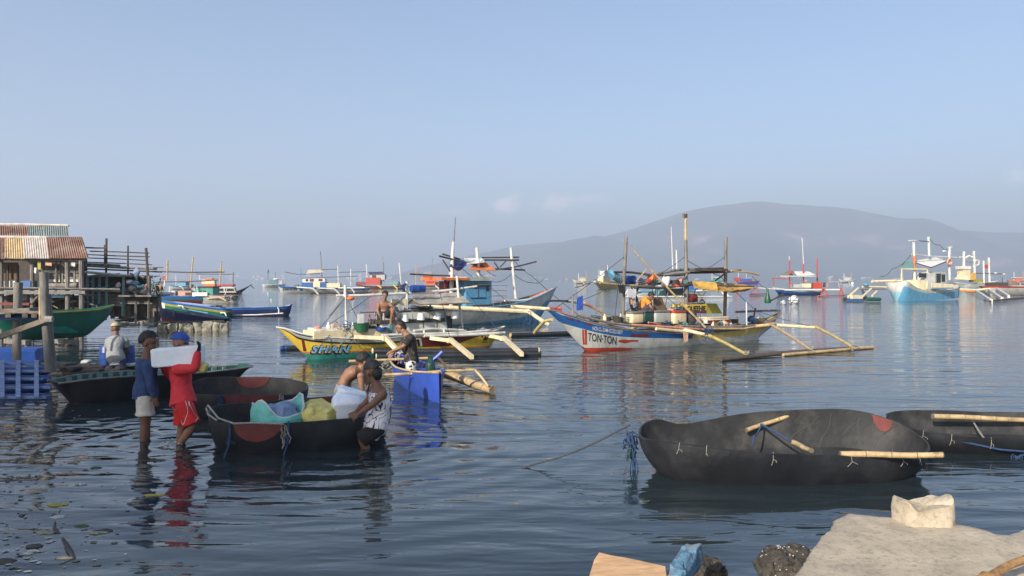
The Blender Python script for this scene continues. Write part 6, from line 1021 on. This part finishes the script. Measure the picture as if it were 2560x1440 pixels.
fboat("red outrigger boat with a grey canopy and three tall masts, in the middle distance", (965, 722), -4, [(905, 714), (940, 716), (980, 716), (1005, 713)], [(888, 711), (900, 720)], [(1022, 706), (1010, 720)], 1.6, [('olive', -3), ('palegrey', 3), ('dred', None)], [B_(915, 694, 950, 712, 'red', -1, 1), B_(925, 686, 962, 699, 'metal', -.8, .8, "wheelhouse"), ('b', "window", 'glass', (930, 688, 940, 694, -.86, -.82)), ('q', "canopy", 'dgreycl', [(920, 680, 1), (958, 679, 1), (962, 685, -1), (924, 686, -1)]), M_(919, 710, 916, 661, 1.3, 'white'), M_(959, 704, 959, 656, 1.1, 'gwood'), M_(957, 656, 957, 640, .5, 'gwood'), M_(1003, 710, 998, 657, 1.5, 'white'), B_(890, 705, 915, 712, 'dred', -.6, .6, "deck_gear"), ('t', "pole", 'pole', .9, [(848, 681, 0), (916, 679, 0)]), ('t', "outrigger_boom", 'yellow', 1.4, [(945, 714, -1.6), (954, 720, -2.4)]), ('t', "outrigger_boom", 'yellow', 1.4, [(984, 713, -1.6), (994, 722, -2.4)]), ('e', "float", 'orange', (996, 724, -2, 5, 2)), B_(968, 704, 996, 712, 'tealpost', -.8, .8)])
fboat("red and cream boat with a grey roofed cabin, half hidden by the yellow boat's mast", (1075, 722), 4, [(1050, 714), (1080, 714), (1105, 713)], [(1035, 712), (1042, 720)], [(1118, 710), (1110, 719)], 1.5, [('white', 3), ('dred', None)], [B_(1058, 690, 1082, 704, 'red', -1, 1), B_(1062, 697, 1088, 712, 'orange', -1.1, .9, "lower_cabin"), ('b', "roof", 'metal', (1056, 680, 1080, 687, -.9, .9)), B_(1066, 702, 1085, 708, 'red', -1.2, -1.1, "side_rail"), M_(1040, 712, 1041, 660, 1.5, 'bamboo'), M_(1079, 690, 1081, 645, .5, 'gwood'), B_(1086, 705, 1105, 712, 'dred', -.6, .6, "deck_gear"), ('t', "outrigger_boom", 'white', 1.2, [(1088, 714, -1.4), (1098, 722, -2.2)])])
# behind and right of TON-TON
fboat("small yellow bowed boat with a pale wheelhouse, left of TON-TON's masts", (1510, 722), 70, [(1492, 706), (1500, 705), (1525, 704), (1540, 704)], [(1486, 707), (1500, 723)], [(1560, 702), (1550, 713)], 1.3, [('yellow', None)], [B_(1508, 690, 1526, 706, 'cream', -.6, .6), B_(1511, 677, 1526, 690, 'palegrey', -.5, .5, "wheelhouse"), M_(1519, 680, 1519, 662, 1), M_(1498, 700, 1497, 672, .5), ('t', "outrigger_boom", 'bamboo', 1.4, [(1440, 720, -.5), (1470, 708, -.5), (1500, 703, -.5)]), ('e', "float", 'white', (1485, 706, -.4, 6, 5)), ('t', "pole", 'gwood', 1.2, [(1438, 718, -.4), (1460, 714, -.4)])])
fboat("white armed blue boat floating behind TON-TON's deck", (1660, 742), 4, [(1600, 728), (1650, 727), (1700, 727), (1740, 727)], [(1575, 726), (1585, 740)], [(1770, 724), (1760, 738)], 1.2, [('white', 5), ('sky', None)], [B_(1640, 712, 1700, 727, 'palegrey', -.8, .8), ('t', "outrigger_boom", 'white', 2, [(1740, 727, -1.2), (1800, 724, -1.8), (1812, 740, -2.2)]), ('t', "outrigger_boom", 'white', 2, [(1755, 727, -1.2), (1808, 725, -1.8), (1822, 741, -2.2)]), ('t', "outrigger_boom", 'white', 2, [(1600, 728, -1), (1570, 724, -1.4), (1562, 738, -1.8)]), ('w', "outrigger_float", 'white', ((1555, 742), (1830, 741)), 1.2), B_(1720, 712, 1745, 725, 'blue', -.6, .6)])
fboat("far small red and violet boat seen under TON-TON's stern awning", (1868, 710), 4, [(1850, 704), (1870, 703), (1885, 703)], [(1840, 703), (1845, 709)], [(1900, 702), (1895, 708)], 1.4, [('royal', 2), ('red', None)], [B_(1838, 694, 1852, 703, 'red', -.8, .8), M_(1846, 700, 1846, 676, .8), M_(1866, 702, 1866, 683, .6), B_(1850, 697, 1880, 703, 'royal', -.8, .8, "deck_gear")])
T, h, fr = fboat("blue hulled boat with red outriggers, red masts and a white canopy", (2010, 737), -6, [(1955, 722), (1980, 725), (2010, 727), (2040, 727)], [(1932, 718), (1947, 738)], [(2062, 722), (2056, 733)], 1.3, [('navy', 9), ('blue', 3), ('white', None)], [('q', "canopy", 'wtarp', [(1983, 678, 1), (2020, 678, 1), (2038, 686, -1), (1995, 690, -1)]), ('q', "canopy", 'gwood', [(1970, 677, 1.2), (1986, 678, 1), (1982, 689, -1), (1948, 688, -1)]), ('b', "canopy_frame", 'grey', (1950, 689, 2040, 692, -1, 1)), M_(1974, 722, 1974, 650, 1.6, 'red'), M_(1973, 652, 1973, 640, .8), M_(2009, 720, 2008, 660, 1.8, 'red'), M_(2009, 660, 2005, 594, .9, 'white'), M_(2043, 722, 2042, 646, 1.6, 'red'), ('t', "post", 'dwood', 2, [(2043, 694, 0), (2044, 708, 0)]), ('b', "engine_house", 'red', (2033, 707, 2056, 722, -.8, .6)), B_(1978, 711, 2006, 719, 'grey', -.6, .6), B_(2005, 709, 2028, 719, 'cream', -.6, .6), ('t', "rail", 'red', 1.1, [(1930, 696, -1), (1980, 697, -1), (1980, 716, -1)]), ('t', "rail", 'red', 1.1, [(1933, 697, -1), (1935, 716, -1)]), ('t', "outrigger_boom", 'white', 1.6, [(1960, 724, -1), (1925, 722, -1.8), (1895, 720, -2.2)]), ('t', "outrigger_strut", 'red', 1.4, [(1888, 720, -2.2), (1876, 733, -2.6), (1900, 735, -2.6), (1890, 720, -2.2)]), ('t', "outrigger_boom", 'white', 1.8, [(1965, 725, -1.2), (2060, 724, -1.6), (2100, 724, -2)]), ('t', "outrigger_strut", 'red', 2.2, [(2057, 722, -1.7), (2052, 738, -2.2), (2070, 738, -2.2), (2060, 722, -1.7)]), ('t', "outrigger_strut", 'red', 2.0, [(2100, 720, -1.8), (2098, 738, -2.3), (2110, 738, -2.3), (2103, 722, -1.8)]), ('w', "outrigger_float", 'pink', ((2045, 740), (2130, 736)), 1.2), ('w', "outrigger_float", 'red', ((1872, 736), (1918, 734)), 1.1), ('t', "rail", 'pink', 1.2, [(2068, 718, -.4), (2070, 705, -.4), (2096, 704, -.4), (2098, 720, -.4)]), ('e', "lifebuoy", 'red', (1976, 682, -1.1, 4, 5)), B_(2060, 706, 2064, 718, 'dwood', -.2, .2, "deck_gear")])
for (px, py, r), nm in (((1984, 751, 13), "larger white ball float of the netted pair before the blue hulled boat"), ((1958, 757, 7), "small white netted ball float beside the larger one")):
    fr = Fr(W(px, py + r * .7)); Tb = thing("ball_float", nm, "float", fr); s = fr.mpp(px, py); R_ = r * s; part("ball", MB().ell((0, 0, R_ * .7), R_, n=18, m=12), 'plastic', Tb); mb = MB()
    for ax in range(5): M3 = Matrix.Rotation(ax * .63, 3, 'Z') @ Matrix.Rotation(.5 + ax * .9, 3, 'X'); mb.tube([V((0, 0, R_ * .7)) + M3 @ V((R_ * math.cos(t), R_ * math.sin(t), 0)) for t in [2 * math.pi * j / 20 for j in range(21)]], .05 * R_ + .01, 5)
    part("net", mb, 'dwood', Tb)
mb = MB(); fr = Fr(W(1920, 800)); k = 27 / FPX; c = fr.p(1919, 758, 27); mb.lathe([(7 * k, 0), (8 * k, 4 * k), (7 * k, 12 * k), (4 * k, 22 * k), (2.6 * k, 26 * k), (2.2 * k, 36 * k)], c, 14); T = thing("net_buoy", "green net bag hanging on a line beside TON-TON's stern", "buoy", fr); part("bag", mb, 'gplastic', T); part("line", MB().tube([c + V((0, 0, 36 * k)), fr.p(1905, 716, 27), fr.p(1880, 690, 27)], .012, 5).tube([c + V((7 * k, 0, 6 * k)), fr.p(1958, 736, 27.3)], .03, 6), 'dwood', T)
for (px, py, r), lb in (((670, 734, 1.8), "white float ball, left of the blue and white boat's bow"), ((678, 750, 1.8), "small dark topped float below the white one"), ((2131, 711, 4), "white ball float left of the pale blue ship")): mb = MB(); s = W(px, py).y / FPX; mb.ell(W(px, py) + V((0, 0, r * s * .5)), r * s, n=12, m=8); solo("ball_float", lb, "float", WF, mb, 'plastic')
# the pale blue ship and the boats at the right
T, h, fr = fboat("pale blue wooden ship with white wheelhouse and high flared bow", (2310, 752), 62, [(2232, 706), (2262, 703), (2276, 707), (2295, 717), (2330, 726), (2370, 724), (2390, 716)], [(2216, 708), (2240, 735), (2245, 757)], [(2398, 712), (2393, 747)], 2.0, [('sky', 18), ('cyan', 9), ('white', None)], [], name="fishing_ship", p=.55, deck='cream')
fW = Fr(W(2330, 750), R(20))
def wp(nm, o, mk, par=T):
    for q in o.v: q.xyz = fr.inv @ (fW.M @ q)
    return part(nm, o, mk, par)
hu = [c for c in T.children if c.name.startswith(("hull", "gunwale"))]
for c in hu: bpy.data.objects.remove(c)
bow = lambda pts: [fW.pt(*q) for q in pts]
def skin_panel(nm, top, bot, mats, n=14, fl=.5):
    g = []; ft = lambda a, t: V([interp([(i / (len(a) - 1), q[c]) for i, q in enumerate(a)])(t) for c in range(3)]); a, b = bow(top), bow(bot); mb = MB(); m = 9
    for j in range(m): v = j / (m - 1); g.append([ft(a, i / n).lerp(ft(b, i / n), v) - V((0, 0, 0)) for i in range(n + 1)])
    vs = [q for r in g for q in r]; fs = [(j * (n + 1) + i, j * (n + 1) + i + 1, (j + 1) * (n + 1) + i + 1, (j + 1) * (n + 1) + i) for j in range(m - 1) for i in range(n)]; ms = [mats[min(len(mats) - 1, int(j / (m - 1) * len(mats)))] for j in range(m - 1) for i in range(n)]
    k = sorted(set(ms)); mb.add(vs, fs, [k.index(q) for q in ms])
    for q in mb.v: q.xyz = fr.inv @ (fW.M @ q)
    return part(nm, mb, k, T)
stem_t, stem_b = (2264, 702, -1.6), (2243, 756, -1.4)
skin_panel("hull", [(2214, 706, .6), (2238, 706, -.4), stem_t], [(2232, 748, .6), (2238, 753, -.6), stem_b], ['white', 'white', 'cyan', 'cyan', 'cyan']); skin_panel("hull", [stem_t, (2272, 704, -1.8), (2292, 718, -1.5), (2322, 727, -1.2), (2360, 727, -.6), (2397, 718, .2)], [stem_b, (2262, 756, -1.5), (2290, 754, -1.3), (2330, 751, -1.0), (2370, 748, -.4), (2394, 745, .2)], ['grey', 'sky', 'sky', 'sky', 'sky'])  # left flank in lit tones, right flank in duller ones: shade put into the paint
skin_panel("bow_deck", [(2216, 707, 1.2), (2250, 705, 1.5), (2300, 708, 2.0), (2396, 712, 2.0)], [stem_t, (2292, 720, -1.4), (2340, 728, -1.0), (2396, 722, .1)], ['cream']); skin_panel("stern_panel", [(2397, 718, .2), (2400, 716, 2)], [(2394, 745, .2), (2397, 742, 2)], ['sky'])
for x0, y0, x1, y1, mk, ya, yb, nm in ((2296, 700, 2315, 724, 'cream', -.9, .8, "wheelhouse"), (2315, 682, 2338, 724, 'palegrey', -.85, .8, "wheelhouse"), (2338, 680, 2366, 716, 'grey', -.7, .9, "wheelhouse"), (2298, 683, 2316, 694, 'glass', -.95, -.9, "window"), (2342, 684, 2352, 706, 'glass', -.76, -.71, "window"), (2355, 686, 2363, 704, 'glass', -.76, -.71, "window"), (2330, 708, 2357, 720, 'cream', -1.3, -1.2, "side_locker"), (2358, 710, 2384, 721, 'cream', -1.1, -1.0, "side_locker"), (2330, 719, 2384, 722, 'sky', -1.32, -1.2, "locker_base")): wp(nm, boxp(fW, x0, y0, x1, y1, ya, yb), mk)
for pts, r, mk, nm in (([(2254, 702, -.6), (2254, 673, -.6), (2318, 673, -.6), (2317, 722, -.9)], 2.2, 'cream', "deck_frame"), ([(2287, 720, -.3), (2286, 660, -.3), (2284, 606, -.3)], 3, 'white', "mast"), ([(2286, 675, -.35), (2286, 640, -.35)], 3.4, 'orange', "mast_band"), ([(2323, 640, .6), (2322, 610, .6), (2321, 592, .6)], 2.8, 'white', "mast"), ([(2374, 700, .2), (2373, 650, .2), (2374, 618, .2)], 2.8, 'white', "mast"), ([(2272, 602, -.3), (2290, 601, -.3)], 1.4, 'white', "mast_top"), ([(2298, 602, 0), (2322, 604, .5)], 1, 'dwood', "spar"), ([(2278, 636, -.3), (2330, 641, .2), (2392, 644, .2)], 1.8, 'palegrey', "cross_spar"), ([(2358, 642, .3), (2391, 644, .3)], 1.6, 'white', "cross_spar"), ([(2370, 618, .2), (2380, 618, .2)], 1.5, 'white', "mast_top")): wp(nm, tubep(fW, pts, r, 7), mk)
wp("canopy", quadp(fW, [(2284, 652, .9), (2340, 643, 1.5), (2366, 652, .2), (2328, 668, -1.0)], .05, 6), 'wtarp'); wp("canopy_edge", tubep(fW, [(2288, 657, -.7), (2328, 669, -1.0), (2368, 653, .2)], 1.4, 6), 'dtarp'); wp("side_curtain", quadp(fW, [(2256, 652, -.3), (2284, 655, -.6), (2284, 671, -.6), (2254, 670, -.3)], .04, 5), 'tealpost'); mb = MB(); c = fW.pt(2374, 655, -.1); k = fW.mpp(2374, 655); mb.tube([c + V((7 * k * math.cos(t), 0, 7 * k * math.sin(t))) for t in [2 * math.pi * j / 20 for j in range(21)]], 2.2 * k, 7); wp("lifebuoy", mb, 'pink'); wp("satellite_dish", ellp(fW, 2361, 628, 0, 5, 2.5), 'white')
for p in ([(2321, 592, .6), (2350, 612, .4), (2374, 622, .2)], [(2278, 636, -.3), (2230, 672, -.5), (2200, 690, -.5)]): wp("rigging_rope", ropep(fW, p, .028, .3), 'drope')
for pts, r, mk in (([(2180, 704, 1), (2240, 702, 1), (2262, 703, .5)], 3.4, 'cream'), ([(2156, 717, .2), (2215, 718, .3)], 2.4, 'cream'), ([(2150, 723, -.2), (2215, 722, 0)], 2, 'gwood')): wp("outrigger_deck", tubep(fW, pts, r, 7), mk)
for x0, y0, x1, y1 in ((2146, 720, 2120, 743), (2178, 722, 2158, 740), (2192, 728, 2180, 740)): wp("outrigger_strut", tubep(fW, [(x0, y0, -.6), (x1, y1, -1.6)], 2.6, 6), 'cream')
a, b = fW.wz(2106, 747, .15), fW.wz(2165, 744, .15); mb = MB().tube([a, b, b + V((4, 4.5, .6))], .14, 8); wp("outrigger_float", mb, 'pole'); wp("float_block", boxp(fW, 2133, 738, 2157, 751, -1.9, -1.2), 'cream'); wp("float_block_base", boxp(fW, 2132, 747, 2158, 752, -1.95, -1.15), 'blue'); wp("float_drum", tubep(fW, [(2168, 748, -1.7), (2200, 748, -1.7)], 4.6, 12), 'gplastic'); wp("net_floats", ellp(fW, 2165, 712, 0, 7, 4), 'sky')
T, h, fr = fboat("white boat with twin white masts and a ring buoy behind the pale blue ship", (2440, 728), 10, [(2405, 708), (2430, 711), (2460, 710), (2480, 707)], [(2385, 706), (2400, 724)], [(2492, 703), (2482, 726)], 1.8, [('cyan', 8), ('white', None)], [M_(2410, 700, 2410, 629, 3.2), M_(2437, 695, 2435, 628, 3), M_(2460, 708, 2459, 652, 2.2), M_(2474, 706, 2472, 644, 2.6), ('t', "cross_spar", 'white', 1.8, [(2398, 643, 0), (2412, 644, 0)]), ('t', "arch", 'white', 3, [(2412, 645, 0), (2422, 640, 0), (2434, 645, 0)]), ('t', "cross_spar", 'gwood', 1.4, [(2412, 654, 0), (2436, 655, 0)]), ('b', "wheelhouse_top", 'white', (2406, 665, 2428, 673, -.8, .8)), ('q', "wheelhouse_front", 'cream', [(2404, 678, 0), (2424, 674, 0), (2424, 700, -1), (2386, 698, -1)]), B_(2408, 673, 2426, 700, 'cream', -.6, .8), ('b', "shelter", 'otarp', (2426, 682, 2440, 700, -.4, .6)), B_(2440, 698, 2458, 706, 'olive', -.8, .8, "deck_gear"), ('t', "cross_spar", 'pole', 1.2, [(2440, 683, 0), (2510, 685, 0)]), ('e', "lamp", 'white', (2489, 683, 0, 4, 2.4)), ('e', "lamp", 'white', (2509, 686, 0, 4, 2.4)), ('b', "flag", 'red', (2463, 662, 2470, 671, 0, .1)), ('t', "ring_buoy", 'white', 2, [(2442 + 6 * math.cos(t), 657 + 6.5 * math.sin(t), -.2) for t in [2 * math.pi * j / 12 for j in range(13)]])])
T, h, fr = fboat("white boat at the right edge with a row of pale outrigger struts", (2520, 738), 8, [(2480, 715), (2520, 716), (2560, 716), (2600, 716)], [(2455, 716), (2465, 727)], [(2660, 714), (2650, 730)], 1.6, [('white', 4), ('red', None)], [('b', "deck_gear", 'dwood', (2480, 706, 2520, 715, -.6, .6)), B_(2525, 706, 2545, 715, 'gwood', -.6, .6, "deck_gear"), M_(2506, 712, 2506, 694, .8, 'pole'), ('t', "outrigger_boom", 'cream', 3, [(2390, 723, -.5), (2440, 725, -1), (2475, 722, -1)]), ('t', "rail", 'white', 2, [(2530, 716, -1), (2600, 716, -1)])] + [('s', "outrigger_strut", 'white', (x, y, -1.2), q, 2.4) for x, y, q in ((2440, 727, (2478, 752)), (2472, 724, (2505, 747)), (2492, 722, (2522, 741)), (2525, 718, (2550, 735)))] + [('w', "outrigger_float", 'pole', ((2472, 753), (2560, 744)), 1.6), ('w', "outrigger_float", 'gwood', ((2505, 748), (2580, 742)), 1.2), ('t', "side_plank", 'orange', 2.2, [(2395, 727, -.6), (2440, 730, -1)])])
for (x, y, L, a, m1, m2, lb) in ((1135, 713, 60, 5, 'palegrey', 'red', "small red topped boat just left of the big boat's mast foot"), (452, 722, 60, -6, 'white', 'sky', "small sky blue topped white boat behind the left cluster"), (1455, 708, 44, 8, 'white', 'cream', "small cream cabin boat between the big boat's bow and the yellow bowed one"), (1790, 708, 50, -8, 'white', 'teal', "small teal topped white boat behind TON-TON's aft mast"), (2118, 706, 40, 4, 'cyan', 'white', "small white cabin boat left of the pale blue ship's outriggers"), (2545, 709, 50, 6, 'white', 'orange', "small orange topped boat at the far right edge")):
    q = L / 60; fboat(lb, (x, y), a, [(x - 22 * q, y - 8 * q), (x, y - 7 * q), (x + 20 * q, y - 8 * q)], [(x - 32 * q, y - 12 * q), (x - 26 * q, y)], [(x + 30 * q, y - 11 * q), (x + 25 * q, y)], 1.4, [(m1, 3), (m2, None)], [B_(x - 8 * q, y - 17 * q, x + 12 * q, y - 7 * q, m2, -.8, .8), ('b', "roof", 'white', (x - 10 * q, y - 19 * q, x + 14 * q, y - 17 * q, -1, 1)), M_(x - 12 * q, y - 8 * q, x - 12 * q, y - 34 * q, .9), M_(x + 16 * q, y - 8 * q, x + 15 * q, y - 40 * q, .9, 'bamboo'), ('t', "outrigger_boom", 'white', 1, [(x - 4 * q, y - 6 * q, -1.2), (x + 2 * q, y - 5 * q, -2.4)]), ('s', "outrigger_strut", 'white', (x + 2 * q, y - 5 * q, -2.4), (x + 7 * q, y + 2 * q), .8), ('w', "outrigger_float", 'pole', ((x - 20 * q, y + 2 * q), (x + 25 * q, y + 1.5 * q)), .8)])
# far shore and distant boats
for k in range(26):
    px = rng.uniform(1380, 2560) if k < 20 else rng.uniform(900, 1300); py = rng.uniform(699.5, 703); d = CAMH * FPX / (py - HZ); s = d / FPX; mb = MB(); q = P(px, py, d); q.z = 0; L = rng.uniform(3, 8) * s; mb.loft([[q + V((x * L / 2, y, z)) for y, z in ((-.12 * L * e, 1.2 * s), (0, -.1), (.12 * L * e, 1.2 * s))] for x, e in ((-1, .1), (-.5, 1), (.5, 1), (1, .1))]); mb.bb(q + V((-L * .2, -.08 * L, 1.2 * s)), q + V((L * .15, .08 * L, 2.6 * s))); mb.tube([q, q + V((0, 0, rng.uniform(4, 9) * s))], .3 * s, 5)
    solo("distant_boat", "tiny pale boat far out near the foot of the hazy hill", "boat", WF, mb, rng.choice(('white', 'palegrey', 'cream', 'sky')), "distant boats in the haze")
mb = MB()
for k in range(170):
    px = rng.uniform(1150, 2900) if k < 140 else rng.uniform(560, 1000); y = 2490 + rng.uniform(0, 140); x = (px - 1280) / FPX * y; w_ = rng.uniform(4, 14); hh = rng.uniform(2.5, 6); mb.bb((x, y, 0 if y < 2520 else (y - 2500) * .09), (x + w_, y + 10, hh + (y - 2500) * .1))
solo("shore_houses", "faint pale houses strung along the far shore under the hill", "houses", WF, mb, 'white', kind='stuff', smooth=False)
